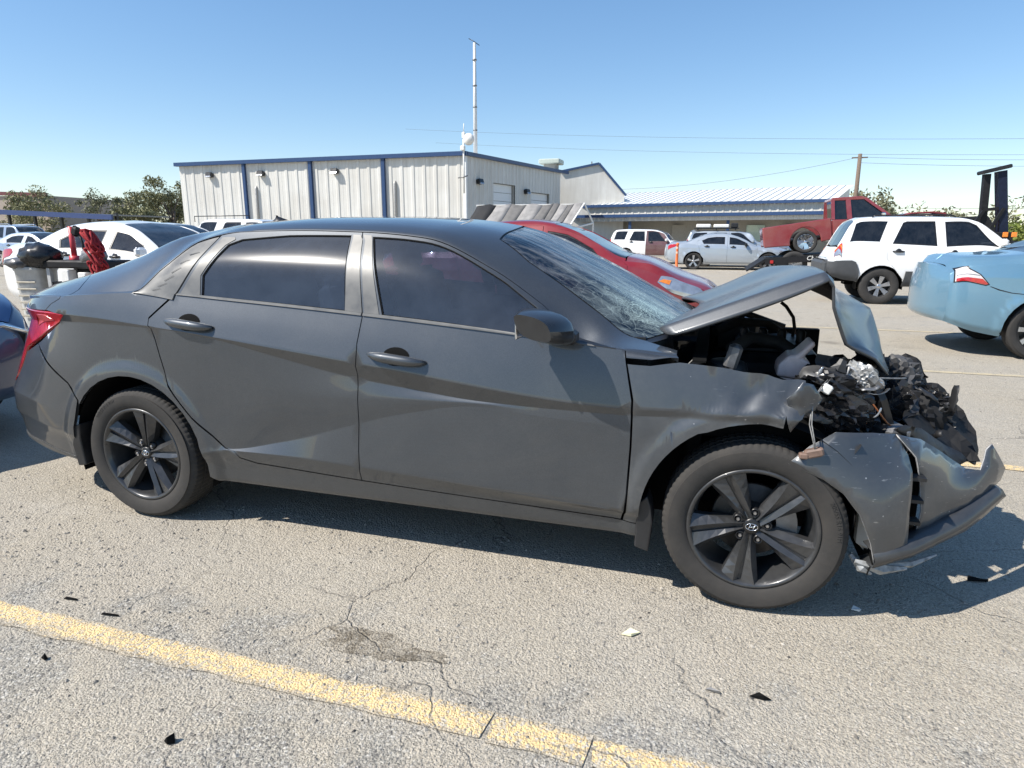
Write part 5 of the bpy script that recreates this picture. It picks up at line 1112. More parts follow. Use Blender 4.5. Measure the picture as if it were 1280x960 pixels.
for k in range(14):      # looms and hoses pulled out of place
    r_ = random.Random(900 + k); a = Vector((r_.uniform(2.90, 3.05), r_.uniform(-.72, -.45), r_.uniform(.70, .86))); b = a + Vector((r_.uniform(.05, .28), r_.uniform(-.06, .3), r_.uniform(-.16, .05))); m1 = a.lerp(b, .3) + Vector((r_.uniform(-.05, .05), r_.uniform(-.08, .0), r_.uniform(-.02, .07))); m2 = a.lerp(b, .7) + Vector((r_.uniform(-.05, .05), r_.uniform(-.08, .0), r_.uniform(-.07, .03)))
    P_ = [((1 - t) ** 3) * a + 3 * t * (1 - t) ** 2 * m1 + 3 * t * t * (1 - t) * m2 + t ** 3 * b for t in np.linspace(0, 1, 12)]
    mb = MB(); mb.tube([Vector(q) for q in P_], r_.choice([.003, .004, .006, .009]), 6); own(mb.build('wiring_loom', r_.choice([M['trim_black'], M['trim_black'], M['rubber'], plain('wire_grey', (.28, .28, .27)), plain('loom_orange', (.35, .12, .04), .5)])))
for k in range(10):
    r_ = random.Random(950 + k); mb = MB(); mb.box((0, 0, 0), (r_.uniform(.015, .04), r_.uniform(.012, .03), r_.uniform(.012, .03)), bev=.003); own(mb.build('connector_block', r_.choice([M['white_plastic'], M['trim_black'], M['dull_metal'], M['black_plastic']]), None, (r_.uniform(2.90, 3.15), r_.uniform(-.74, -.5), r_.uniform(.69, .86)), (r_.uniform(0, 3), r_.uniform(0, 3), r_.uniform(0, 3))))

for k in range(4):
    mb = MB(); mb.box((3.06 + .03 * k, -.50 + .06 * k, .74 - .01 * k), (.018, .03, .20), Matrix.Rotation(.5 - .1 * k, 3, 'Y') @ Matrix.Rotation(.3, 3, 'X'), bev=.003); own(mb.build('radiator_strut', M['dull_metal'] if k % 2 else M['trim_black']))

for k, (c, r) in enumerate((((3.20, -.36, .64), (.12, .09, .10)), ((3.30, -.30, .62), (.11, .08, .10)), ((3.40, -.22, .55), (.10, .08, .08)), ((3.17, -.22, .75), (.09, .09, .08)), ((3.29, -.10, .73), (.09, .08, .08)), ((3.42, -.08, .63), (.08, .06, .09)), ((3.10, -.42, .66), (.08, .07, .10)))):
    crushed('crushed_duct', c, r, 40 + k, (M['crinkle'], M['shroud'], M['black_plastic'], M['shroud'], plain('duct_grey', (.06, .06, .062), .6, var=.4))[k % 5], (.4 * k, .7 * k, 0))
debris('broken_plastic', M['black_plastic'], 18, ((3.12, 3.42), (-.48, -.20), (.56, .76)), .03, .07, 31)
debris('bent_bracket', M['dull_metal'], 8, ((3.05, 3.25), (-.55, -.40), (.62, .80)), .02, .05, 33)
# ---------------------------------------------------------------- the other cars: one builder, each with its own profile
def simple_wheel_meshes(R, r, w, nsp, style):
    D = {'tyre': tyre_mesh(R, r, w, 48, False)}; h = w / 2
    b = MB(); b.lathe([(r, -h * .8), (r - .01, -h * .86), (r - .022, -h * .7), (r - .03, h * .3)], 32); b.lathe([(0, h * .1), (r - .03, h * .1)], 24); D['rim'] = b.mesh('rim')
    s = MB()
    for i in range(nsp):
        a = 2 * math.pi * i / nsp + .3
        def q(rr, c, y): return (math.cos(a) * rr - math.sin(a) * c, y, math.sin(a) * rr + math.cos(a) * c)
        w0, w1 = style; rr0, rr1 = .03, r - .012
        s.grid([[q(rr0, -w0, -h * .55), q(rr0, -w0, -h * .75), q(rr0, w0, -h * .75), q(rr0, w0, -h * .55)], [q(rr1, -w1, -h * .6), q(rr1, -w1, -h * .86), q(rr1, w1, -h * .86), q(rr1, w1, -h * .6)]], False)
    s.lathe([(0, -h * .8), (.035, -h * .8), (.05, -h * .7), (.055, -h * .5)], 16); D['spokes'] = s.mesh('spokes'); return D
def car_surf(S):
    W = S['W']; L_ = S['L']; X = [0, .012, .03, .06, .1, .15, .2, .27] + list(np.linspace(.35, L_ - .35, 38)) + [L_ - .27, L_ - .2, L_ - .14, L_ - .09, L_ - .05, L_ - .02, L_]
    f = lambda key, i=1: pchip([p[0] for p in S[key]], [p[i] for p in S[key]], X)
    bot, belt, rail, top = f('bottom'), f('belt'), f('rail'), f('top'); ry = f('rail', 2); pl = f('plan')
    rail = np.maximum(rail, belt + .012); top = np.maximum(top, rail + .006)
    ry = np.minimum(ry, pl * W * .965); k10y = ry * .86
    zz = lambda t: (X, list(bot + (belt - bot) * t)); yy = lambda k: (X, list(W * k * pl))
    t10 = f('t10') if 't10' in S else np.full(len(X), .55)
    return Surf([0, .12, .45, .82, 1.0, 2.0, 2.3, 3.0], [.82, 1.0, 2.0], [yy(.90), yy(.975), yy(1.0), yy(.99), yy(.955), (X, list(ry)), (X, list(k10y)), (X, [0] * len(X))],
                [zz(0), zz(.12), zz(.45), zz(.82), (X, list(belt)), (X, list(rail)), (X, list(rail + (top - rail) * t10)), (X, list(top))], arches=[(a, S['R'] - .005, S['R'] + .055) for a in S['axles']], flare=S.get('flare', .012))
def inv(surf, x, z): return invs(surf, [(x, z)])[0]
def make_car(name, label, S, loc, rz=0, cat='car', group=None):
    T = empty(name, loc, rz, label, cat, group); sf = car_surf(S); R = S['R']; L = S['L']; st = S.get('step', .07); P = S['paint']
    ip = lambda poly: invs(sf, poly)
    lower = [(L - .001, .0)]
    for ax in sorted(S['axles'], reverse=True):
        aa = []
        for a in np.linspace(-.2, math.pi + .2, 18):
            x, z = ax + (R + .055) * math.cos(a), R - .005 + (R + .055) * math.sin(a)
            zb = sf.pos(np.array([x]), np.array([0.0]))[0, 2]
            if z > zb: aa.append((x, z))
        aa = invs(sf, aa)
        lower += [(aa[0][0], 0)] + aa + [(aa[-1][0], 0)]
    outer = lower + [(0, 0), (0, 2.0), (L - .001, 2.0)]
    doors = [ip(resample(d['poly'], .12)) for d in S['doors']]; qw = [ip(w) for w in S.get('quarter', [])]
    hole_union = ip(resample(S['door_union'], .12))
    panel('body', sf, outer, P, T, holes=[hole_union] + qw, step=st, both=True, flange=.02, gap=0)
    for w in qw:
        for mir in (False, True): panel('quarter_window', sf, w, M['glass_dark'], T, off=-.012, flange=0, mirror=mir, step=st)
    for mir in (False, True):
        for d, pl in zip(S['doors'], doors):
            wp = ip(d['win']); mat = d.get('paint', P)
            do = panel('door', sf, pl, mat, T, holes=[wp], gap=.004, step=st, mirror=mir, flange=.02)
            if d.get('label'): do['label'] = d['label']
            panel('window', sf, wp, S.get('glass', M['glass_tint']), do, off=-.01, flange=0, mirror=mir, step=st)
            big = inset([(a, s * SK) for a, s in wp], .022); panel('window_seal', sf, wp, M['trim_black'], do, holes=[[(a, s / SK) for a, s in big]], off=-.004, flange=0, mirror=mir, step=st)
            if 'handle' in d and not mir:
                hx, hz = d['handle']; c = sf.pos(np.array([hx]), np.array([inv(sf, hx, hz)[1]]))[0]
                h = MB(); h.tube([(hx - .1, c[1] + .004, hz), (hx - .06, c[1] - .03, hz), (hx + .06, c[1] - .03, hz), (hx + .1, c[1] + .004, hz)], [.014, .018, .018, .014], 8); h.lathe([(0, -.002), (.05, -.003), (.058, .006)], 14, c=(hx, c[1], hz)); h.build('door_handle', S.get('handle_mat', M['trim_black']), do)
    xb0, xb1 = S['backlight']; xw0, xw1 = S['windscreen']     # (bottom, top)
    roof = [(xb1 - .02, 2.0), (xw1 + .02, 2.0), (xw1 + .02, 2.1), (xw1, 3.0), (xb1, 3.0), (xb1 - .02, 2.1)]
    pil = .14
    panel('roof', sf, [(xb0, 2.0), (xw0, 2.0), (xw0, 2 + pil), (xw1 + .05, 2 + pil + .02), (xw1, 3.0), (xb1, 3.0), (xb1 - .05, 2 + pil + .02), (xb0, 2 + pil)], P, T, step=st, both=True, flange=.015)
    panel('windscreen', sf, [(xw0 - .01, 2 + pil), (xw0 + .02, 3.0), (xw1 + .005, 3.0), (xw1 + .055, 2 + pil + .02)], S.get('ws_glass', M['glass_tint']), T, off=-.008, step=st, both=True, flange=0)
    if xb1 - xb0 > .02: panel('rear_window', sf, [(xb0 + .01, 2 + pil), (xb0 - .02, 3.0), (xb1 - .005, 3.0), (xb1 - .055, 2 + pil + .02)], M['glass_dark'], T, off=-.008, step=st, both=True, flange=0)
    panel('bonnet', sf, [(xw0 + .01, 2.0), (L, 2.0), (L, 3.0), (xw0 + .03, 3.0)], S.get('bonnet_paint', P), T, step=st, both=True, gap=.003)
    if xb0 > .05: panel('boot_lid', sf, [(0, 2.0), (xb0 - .01, 2.0), (xb0 - .03, 3.0), (0, 3.0)], P, T, step=st, both=True, gap=.003)
    for xe, nm in ((0.0, 'rear_end'), (L - .001, 'nose')):
        ss = np.array([0, .06, .12, .28, .45, .65, .82, 1.0, 1.6, 2.0]); r = sf.pos(np.full(len(ss), xe), ss); tz = sf.pos(np.array([xe]), np.array([3.0]))[0, 2]; sgn = -1 if xe < 1 else 1; rows = []; tt = np.linspace(-1, 1, 15)
        for p, s_ in zip(r, ss): rows.append([(p[0] + sgn * S['bulge'] * (1 - abs(t) ** 2.1) * (.55 if s_ < .05 else (.85 if s_ < .1 else (1.0 if s_ < .7 else (.92 if s_ < .9 else .80)))), t * abs(p[1]), p[2] + ((tz - p[2]) * (1 - t * t) if s_ > 1.9 else 0)) for t in tt])
        rows.append([(xe, t * abs(r[-1][1]), r[-1][2] + (tz - r[-1][2]) * (1 - t * t)) for t in tt])
        mb = MB(); mb.grid(rows); me_ = mb.mesh(nm); smooth_by_angle(me_, .7); link(nm, me_, P, T)
    for nm, poly, mat in S.get('lamps', []):
        for mir in (False, True): panel(nm, sf, ip(poly), mat, T, off=.006, flange=.02, step=st * .6, mirror=mir)
    for nm, poly, mat, off in S.get('extra', []):
        for mir in (False, True): panel(nm, sf, ip(poly), mat, T, off=off, flange=.02, step=st, mirror=mir)
    # dark inside, floor, seats
    mb = MB(); x0, x1 = S['axles'][0] + R + .1, S['axles'][1] - R - .1; zb = sf.pos(np.array([L / 2]), np.array([0.0]))[0, 2]; W = S['W']
    mb.box(((x0 + x1) / 2, 0, zb + .06), (x1 - x0, W * 1.7, .06)); mb.box((L / 2, 0, R + .12), (L * .9, W * 1.05, .12)); mb.build('floor_pan', M['dark_void'], T)
    mb = MB(); zbelt = sf.pos(np.array([L * .5]), np.array([1.0]))[0, 2]
    for fx in ((xw1 - .25), (xw1 - 1.15)):
        for y in (-.36, .36): mb.box((fx, y, zbelt - .12), (.16, .46, .62), Matrix.Rotation(-.25, 3, 'Y'), bev=.05); mb.box((fx - .08, y, zbelt + .25), (.09, .25, .17), bev=.03)
    mb.build('seats', M['seat_cloth'], T)
    mb = MB(); mb.box((xw0 - .15, 0, zbelt - .12), (.45, W * 1.5, .2), bev=.05); mb.build('dashboard', M['black_plastic'], T)
    for ax in S['axles']:
        for sg in (-1, 1):
            mb = MB(); y0, y1 = (W * .96, W - .36); mb.lathe([(R + .06, sg * y0), (R + .06, sg * y1)], 18, c=(ax, 0, R), a0=-.15, a1=math.pi + .15)
            mb.add([(ax + (R + .06) * math.cos(a), sg * y1, R + (R + .06) * math.sin(a)) for a in np.linspace(-.15, math.pi + .15, 16)], [tuple(range(16))]); mb.build('wheel_house', M['dark_void'], T)
    key = (R, S['rim'], S['nsp'], S['sty']); WM = _wm.setdefault(key, simple_wheel_meshes(R, S['rim'], .21, S['nsp'], S['sty']))
    for ax in S['axles']:
        for sg in (-1, 1):
            w = link('wheel', WM['rim'], S.get('rim_in', M['trim_black']), T, (ax, sg * (W - .125), R - .004), (0, 0, 0 if sg < 0 else math.pi)); link('tyre', WM['tyre'], M['rubber'], w); link('spokes', WM['spokes'], S.get('rim_mat', M['alloy']), w)
    if S.get('mirror'):
        mx, mz = S['mirror']
        for sg in (-1, 1):
            mb = MB(); mb.box((mx, sg * (W + .07), mz), (.11, .20, .14), bev=.035); mb.box((mx + .02, sg * (W - .01), mz - .05), (.06, .12, .04), bev=.01); mb.build('door_mirror', S.get('mirror_mat', P), T)
    return T, sf
_wm = {}
WHITE = paint('white_paint', (.80, .80, .79), rough=.3, dust=.10, coat=1); BLUE = paint('blue_paint', (.15, .30, .41), metal=.4, rough=.32, dust=.12, flake=.12)
SILV = paint('silver_paint', (.42, .47, .52), metal=.45, rough=.34, dust=.15); RED = paint('red_paint', (.22, .006, .009), metal=.1, rough=.3, dust=.14); NAVY = paint('navy_paint', (.030, .06, .13), metal=.3, rough=.28, dust=.12)
SKYB = paint('pale_blue_paint', (.33, .40, .50), metal=.45, rough=.33, dust=.15); MAROON = paint('maroon_paint', (.10, .035, .035), rough=.35, dust=.15)
def sedan_spec(L=4.65, W=.90, R=.325, xr=1.02, xf=3.78, roof=1.45, beltr=.98, beltf=.90, **kw):
    xs0 = L
    S = dict(L=L, W=W, R=R, axles=[xr, xf], rim=.222, nsp=5, sty=(.028, .05), mirror=(xf - .86, beltf + .08),
        bottom=[(0, .38), (.3, .28), (.8, .22), (xf, .22), (L - .25, .22), (L, .28)],
        belt=[(0, beltr - .10), (.15, beltr - .02), (.6, beltr + .01), (1.4, beltr), (xf - .7, beltf + .01), (xf - .2, beltf - .03), (L - .5, .78), (L - .12, .66), (L, .58)],
        rail=[(0, beltr - .04, .5), (.12, beltr + .03, .70), (.55, beltr + .06, .78), (.85, beltr + .10, .80), (1.05, beltr + .20, .74), (1.45, roof - .12, .64), (1.9, roof - .075, .60), (2.3, roof - .075, .60), (2.65, roof - .13, .61), (3.05, beltf + .23, .68), (3.38, beltf + .03, .78), (3.7, beltf + .0, .78), (L - .5, .82, .70), (L - .1, .69, .6), (L, .60, .5)],
        top=[(0, beltr - .01), (.12, beltr + .10), (.6, beltr + .13), (.78, beltr + .16), (1.35, roof - .06), (1.8, roof - .01), (2.1, roof), (2.45, roof - .045), (2.8, beltf + .36), (3.38, beltf + .11), (3.6, beltf + .07), (L - .5, .87), (L - .15, .74), (L, .62)],
        bulge=.17, plan=[(0, .80), (.06, .875), (.15, .925), (.35, .97), (.7, 1), (L - .8, 1), (L - .35, .93), (L - .12, .83), (L, .74)],
        t10=[(0, .6), (.8, .55), (1.5, .6), (2.5, .6), (3.0, .75), (3.4, .75), (3.6, .6), (L, .6)],
        backlight=(.76, 1.42), windscreen=(3.42, 2.42))
    dz0 = .30; bl = beltr + .02; bf = beltf + .03
    S['door_union'] = [(1.32, dz0 + .28), (1.55, dz0), (3.42, dz0), (3.46, beltf - .03), (3.36, beltf + .045), (3.02, beltf + .26), (2.66, roof - .155), (2.3, roof - .095), (1.9, roof - .095), (1.48, roof - .15), (1.12, beltr + .09), (1.22, beltr - .06)]
    mid = 2.33
    S['doors'] = [dict(poly=[(1.32, dz0 + .28), (1.55, dz0), (mid, dz0), (mid, roof - .095), (1.9, roof - .095), (1.48, roof - .15), (1.12, beltr + .09), (1.22, beltr - .06)], win=[(1.42, bl), (2.22, bl - .01), (2.22, roof - .16), (1.9, roof - .155), (1.56, roof - .20), (1.34, beltr + .15)], handle=(1.55, beltr - .08)),
                  dict(poly=[(mid, dz0), (3.42, dz0), (3.46, beltf - .03), (3.36, beltf + .045), (3.02, beltf + .26), (2.66, roof - .155), (mid, roof - .095)], win=[(2.40, bl - .015), (3.15, bf), (3.0, beltf + .17), (2.66, roof - .21), (2.40, roof - .165)], handle=(2.55, beltr - .10))]
    S['quarter'] = [[(1.12, beltr + .12), (1.36, beltr + .17), (1.50, roof - .20)][::1]] if kw.pop('quarterwin', False) else []
    S['lamps'] = [('tail_light', [(.02, beltr - .22), (.02, beltr - .06), (.38, beltr - .03), (.30, beltr - .10)], M['red_lens']), ('headlight', [(L - .62, .70), (L - .55, .775), (L - .16, .64), (L - .12, .55), (L - .3, .60)], M['lamp_lens'])]
    S.update(kw); return S
def suv_spec(L=4.44, W=.89, R=.36, xr=.97, xf=3.59, roof=1.73, belt=1.14, paint=WHITE, **kw):
    S = dict(L=L, W=W, R=R, axles=[xr, xf], rim=.21, nsp=6, sty=(.022, .045), mirror=(2.95, belt + .08), paint=paint, glass=M['glass_dark'],
        bottom=[(0, .62), (.12, .54), (.5, .45), (.9, .36), (3.4, .34), (L - .3, .36), (L, .45)],
        belt=[(0, .86), (.10, .95), (.22, belt + .02), (1.5, belt), (3.0, belt - .06), (3.3, belt - .09), (L - .4, .98), (L - .08, .88), (L, .78)],
        rail=[(0, .88, .6), (.10, 1.02, .74), (.20, 1.20, .76), (.38, 1.55, .70), (.52, roof - .08, .66), (1.0, roof - .045, .65), (2.2, roof - .06, .65), (2.55, roof - .12, .66), (2.85, 1.40, .72), (3.1, belt + .05, .80), (3.3, belt - .04, .80), (L - .4, 1.0, .74), (L - .05, .90, .65), (L, .80, .6)],
        top=[(0, .90), (.10, 1.06), (.20, 1.26), (.40, 1.63), (.55, roof - .02), (1.0, roof), (2.0, roof - .01), (2.4, roof - .05), (2.75, 1.50), (3.12, belt + .08), (3.4, belt + .02), (L - .4, 1.04), (L - .1, .94), (L, .82)],
        bulge=.07, plan=[(0, .88), (.05, .93), (.12, .96), (.25, .985), (.6, 1), (L - .7, 1), (L - .3, .95), (L - .08, .86), (L, .78)],
        backlight=(.16, .46), windscreen=(3.12, 2.45), **{})
    S['t10'] = [(0, .6), (2.4, .6), (2.8, .8), (3.1, .8), (3.4, .6), (L, .6)]
    S['door_union'] = [(1.12, .80), (1.36, .50), (1.42, .42), (3.10, .40), (3.14, belt - .08), (3.05, belt + .03), (2.80, 1.44), (2.52, roof - .135), (2.2, roof - .08), (1.36, roof - .07), (1.18, roof - .12), (1.03, belt + .02), (1.05, .9)]
    S['doors'] = [dict(poly=[(1.12, .80), (1.36, .50), (1.42, .42), (1.95, .42), (1.95, roof - .075), (1.36, roof - .07), (1.18, roof - .12), (1.03, belt + .02), (1.05, .9)], win=[(1.13, belt + .05), (1.30, roof - .14), (1.36, roof - .115), (1.85, roof - .115), (1.90, belt + .01)], handle=(1.24, 1.04)),
                  dict(poly=[(1.95, .42), (3.10, .40), (3.14, belt - .08), (3.05, belt + .03), (2.80, 1.44), (2.52, roof - .135), (2.2, roof - .08), (1.95, roof - .075)], win=[(2.06, belt + .0), (2.02, roof - .125), (2.42, roof - .13), (2.55, roof - .19), (2.95, belt - .01)], handle=(2.2, 1.02))]
    S['quarter'] = [[(.36, belt + .08), (.46, roof - .155), (.55, roof - .115), (1.03, roof - .11), (.90, belt + .085)]]
    S['lamps'] = [('tail_light', [(.10, .92), (.12, 1.20), (.235, 1.20), (.23, .92)], M['red_lens']), ('headlight', [(L - .5, .78), (L - .5, .95), (L - .08, .86), (L - .06, .72)], M['lamp_lens'])]
    S.update(kw); return S
CLAD = plain('grey_cladding', (.055, .058, .062), .6, var=.12)
S = suv_spec()
S['extra'] = [('rear_bumper', [(.0, .63), (.0, .83), (.2, .85), (.42, .86), (.50, .83), (.57, .66), (.575, .46), (.3, .50), (.12, .56)], CLAD, .034), ('sill_cladding', [(1.36, .38), (1.40, .66), (1.94, .66), (1.945, .38)], CLAD, .026), ('sill_cladding', [(1.955, .38), (1.955, .66), (3.12, .66), (3.14, .38)], CLAD, .026),
              ('turn_signal', [(.115, 1.02), (.118, 1.10), (.232, 1.10), (.232, 1.02)], M['amber_lens'], .012), ('reverse_light', [(.11, .93), (.112, .985), (.23, .985), (.23, .93)], M['lamp_lens'], .012)]
Tw, sfw = make_car('white_suv', 'white suv with grey lower cladding parked behind the light blue sedan', S, (4.68, 11.55 + .89, 0), cat='suv')
mb = MB(); mb.box((-.03, 0, .69), (.18, 1.62, .36), bev=.07); mb.build('rear_bumper_bar', CLAD, Tw)
for y in (-.62, .62):
    mb = MB(); mb.tube([(.75, y, 1.70), (.80, y, 1.735), (1.9, y, 1.745), (2.15, y, 1.725), (2.2, y, 1.70)], .014, 8); mb.build('roof_rail', M['trim_black'], Tw)
mb = MB()
for k in range(5):
    a = math.radians(-58 + 72 * k); pass
# light blue sedan, only its tail in view
S = sedan_spec(L=4.6, W=.91, R=.33, xr=.90, xf=3.68, roof=1.46, beltr=1.03, beltf=.94, paint=BLUE, step=.045, glass=M['glass_dark'], rim=.235, nsp=9, sty=(.016, .026))
S['lamps'] = [('tail_light', [(.04, .835), (.04, .965), (.15, .972), (.24, .92), (.325, .82), (.30, .812)], plain('tail_clear', (.62, .58, .57), .18, var=.2, scale=12, coat=1)), ('headlight', S['lamps'][1][1], M['lamp_lens'])]
S['extra'] = [('lamp_border', [(.028, .822), (.028, .976), (.156, .983), (.25, .927), (.342, .815), (.305, .802)], M['trim_black'], .0035), ('tail_light_rib', [(.05, .900), (.05, .907), (.24, .915), (.245, .908)], M['dull_metal'], .0095), ('tail_light_band', [(.05, .838), (.05, .868), (.27, .876), (.325, .822), (.30, .814)], M['red_lens'], .010)]
Tb, sfb = make_car('blue_sedan', 'light blue sedan cut by the right edge with its tail towards us', S, (5.07, 5.25 + .91, 0))
panel('bumper_seam', sfb, invs(sfb, [(.36, .795), (.44, .765), (.55, .735), (.66, .725), (.66, .717), (.55, .727), (.43, .755), (.34, .795)]), M['trim_black'], Tb, off=.0015, flange=0, step=.04)
fl = [(1.08 + .0 + math.cos(a) * .085, .88 + math.sin(a) * .085) for a in np.linspace(0, 2 * math.pi, 22)[:-1]]
fl = [(x - .30, z + .0) for x, z in fl]
panel('fuel_flap', sfb, invs(sfb, fl), BLUE, Tb, off=.004, flange=.012, step=.04)
mb = MB(); mb.tube([(.10, -.52, .36), (.26, -.52, .36)], .035, 14); mb.build('exhaust_tip', M['chrome'], Tb)
# white sedan behind the boot of the wreck
S = sedan_spec(L=5.0, W=.92, R=.33, xr=1.16, xf=4.02, roof=1.56, beltr=1.10, beltf=1.0, paint=WHITE, glass=M['glass_tint'])
S['lamps'] = [('tail_light', [(.03, .84), (.03, 1.06), (.42, 1.055), (.34, .99), (.16, .95), (.12, .84)], M['red_lens']), S['lamps'][1]]
make_car('white_sedan', 'white sedan with tinted windows parked behind the boot of the grey wreck', S, (-8.82, 4.75 + .92, 0))
# silver sedan far off by the orange post
S = sedan_spec(L=4.88, W=.93, R=.34, xr=1.05, xf=3.88, roof=1.45, beltr=1.0, beltf=.92, paint=SILV, glass=M['glass_dark'], step=.1, rim=.245, nsp=5, sty=(.02, .045), quarterwin=True, mirror_mat=M['trim_black'])
make_car('silver_sedan', 'silver blue sedan beside the orange post in front of the tow truck', S, (.55, 24.75 + .93, 0), math.radians(0))
S = suv_spec(roof=1.66, belt=1.06, step=.1, paint=WHITE); S['doors'][1]['paint'] = MAROON; S['doors'][1]['label'] = 'mismatched dark maroon front door'
make_car('white_suv', 'white suv with one dark maroon front door far behind the red car', S, (-2.75, 31, 0), math.radians(-4), cat='suv')
# red car with broken nose
S = sedan_spec(L=4.58, W=.89, R=.32, xr=.98, xf=3.66, roof=1.55, beltr=1.03, beltf=1.0, paint=RED, glass=M['glass_tint'], bonnet_paint=paint('red_bonnet', (.25, .035, .045), metal=.4, rough=.3, dust=.4, dustcol=(.42, .36, .36)), ws_glass=M['glass_tint'])
S['lamps'] = [S['lamps'][0], ('headlight', [(3.83, .78), (4.0, .83), (4.30, .72), (4.46, .58), (4.30, .57), (4.0, .66)], M['lamp_lens'])]
S['extra'] = [('turn_signal', [(3.84, .79), (3.90, .815), (3.99, .80), (3.97, .75)], M['amber_lens'], .012)]
Tr, sfr = make_car('red_sedan', 'red sedan with a broken nose parked beside the grey wreck', S, (-1.97, 5.0 + .89, 0))
rs = random.Random(5)
for k in range(22):
    v_, f_ = shard((rs.uniform(4.25, 4.62), rs.uniform(-.72, .0), rs.uniform(.42, .66)), rs.uniform(.05, .10), 700 + k); mb = MB(); mb.add(v_, f_); mb.build('broken_plastic', M['black_plastic'], Tr)
for sg in (-1, 1):
    mb = MB(); mb.tube([(3.45, sg * .15, 1.075), (3.30, sg * .35, 1.10), (3.18, sg * .62, 1.13)], .012, 6); mb.build('wiper', M['trim_black'], Tr)
# dark blue car whose nose pokes in from the left
S = sedan_spec(L=4.7, W=.92, R=.33, xr=1.0, xf=3.8, roof=1.5, beltr=1.0, beltf=1.0, paint=NAVY, glass=M['glass_dark'])
S['belt'] = S['belt'][:-3] + [(4.2, .90), (4.58, .80), (4.7, .70)]; S['rail'] = S['rail'][:-3] + [(4.2, .96, .78), (4.6, .86, .66), (4.7, .76, .55)]; S['top'] = S['top'][:-3] + [(4.2, 1.02), (4.55, .92), (4.7, .80)]
S['bonnet_paint'] = paint('navy_bonnet', (.05, .11, .24), metal=.4, rough=.3, dust=.1)
S['lamps'] = [S['lamps'][0], ('headlight', [(4.15, .72), (4.2, .84), (4.55, .76), (4.64, .62), (4.4, .64)], M['lamp_lens'])]
Tn, sfn = make_car('dark_blue_car', 'dark blue car with a chrome grille nosing in behind the wreck', S, (-6.60, -.60, 0))
mb = MB(); mb.poly_prism([(-.55, .38), (.55, .38), (.62, .68), (.48, .74), (-.48, .74), (-.62, .68)], 4.69, 4.73, 'x'); mb.build('grille', M['trim_black'], Tn)
for k in range(5):
    mb = MB(); mb.box((4.74, 0, .43 + .062 * k), (.02, 1.08, .016)); mb.build('grille_bar', M['chrome'], Tn)
mb = MB(); mb.tube([(4.735, y, z) for y, z in ((-.48, .755), (-.64, .69), (-.56, .36), (.56, .36), (.64, .69), (.48, .755), (-.48, .755))], .022, 8); mb.build('grille_surround', M['chrome'], Tn)
# cars further back
S = sedan_spec(paint=SKYB, glass=M['glass_dark'], step=.1, L=4.7); make_car('pale_blue_sedan', 'pale blue sedan behind the tail of the white sedan, nearer than the roof railed suv', S, (-27.0, 18.0, 0))
S = suv_spec(L=4.7, roof=1.80, belt=1.16, paint=SKYB, step=.1); Ts, _ = make_car('pale_blue_suv', 'pale blue suv with bright roof rails under the long carport', S, (-33.2, 22, 0), cat='suv')
for y in (-.64, .64):
    mb = MB(); mb.tube([(.6, y, 1.77), (.7, y, 1.83), (2.1, y, 1.84), (2.3, y, 1.78)], .02, 6); mb.build('roof_rail', M['chrome'], Ts)
S = sedan_spec(roof=1.64, beltr=1.15, beltf=1.08, paint=WHITE, step=.1, ws_glass=M['glass_dark'], glass=M['glass_dark']); make_car('white_hatchback', 'white car with a dark windscreen showing just above the white sedan', S, (-13.35, 11, 0))
S = suv_spec(L=4.6, roof=1.80, belt=1.16, paint=WHITE, step=.1); Tv, _ = make_car('white_suv', 'white suv with a thin roof bar showing just above the roof of the grey wreck', S, (-12.35, 13.6, 0), cat='suv')
mb = MB(); mb.tube([(.18, -.6, 1.70), (.18, -.6, 1.86), (2.1, -.6, 1.87), (2.1, -.6, 1.75)], .014, 6); mb.build('roof_rail', M['trim_black'], Tv)
S = suv_spec(L=4.5, roof=1.58, belt=1.04, paint=SILV, step=.1); Tk, _ = make_car('grey_suv', 'grey suv with a loaded roof rack half hidden behind the silver blue sedan', S, (1.0, 28.3, 0), cat='suv')
mb = MB(); mb.box((1.4, -.1, 1.66), (1.9, 1.2, .03), bev=.01)
for x in (.6, 1.4, 2.2): mb.box((x, -.1, 1.625), (.05, 1.2, .06))
mb.build('roof_rack', M['trim_black'], Tk)
for x, w_, h_ in ((.85, .62, .16), (1.6, .66, .15), (2.15, .30, .20)):
    mb = MB(); mb.box((x, -.2, 1.68 + h_ / 2), (w_, .8, h_), bev=.03); tag(mb.build('roof_case', M['white_plastic'] if w_ > .5 else M['black_plastic'], None, (1.0, 28.3, .0025)), {.62: 'white case at the rear of the roof rack beyond the silver blue sedan', .66: 'white case in the middle of the roof rack beyond the silver blue sedan', .30: 'small black case at the front of the roof rack beyond the silver blue sedan'}[w_], 'case', 'cases on the roof rack')
# ---------------------------------------------------------------- tow truck, pickup, mast truck
TT = empty('tow_truck', (4.0, 21.6, 0), 0, 'black flatbed tow truck carrying the red pickup', 'tow truck')
BLK = plain('bed_black', (.012, .012, .013), .6, var=.3, spec=.3)
sl_ = .092
mb = MB(); mb.poly_prism([(.05, .40), (.05, .60), (4.9, .60 + 4.85 * sl_), (4.9, .40 + 4.85 * sl_)], -1.2, 1.2); mb.build('flatbed', BLK, TT)
mb = MB(); mb.poly_prism([(-.5, .16), (-.5, .22), (.05, .60), (.10, .52)], -1.1, 1.1); mb.build('ramp', BLK, TT)
mb = MB(); mb.box((3.4, 0, .55), (6.6, .8, .16)); mb.build('chassis', M['trim_black'], TT)
t = link('bed_lettering', text_mesh('Chevron', .20, .004, .2), M['white_plastic'], TT, (1.65, -1.212, .655), (math.pi / 2, -math.atan(sl_), 0))
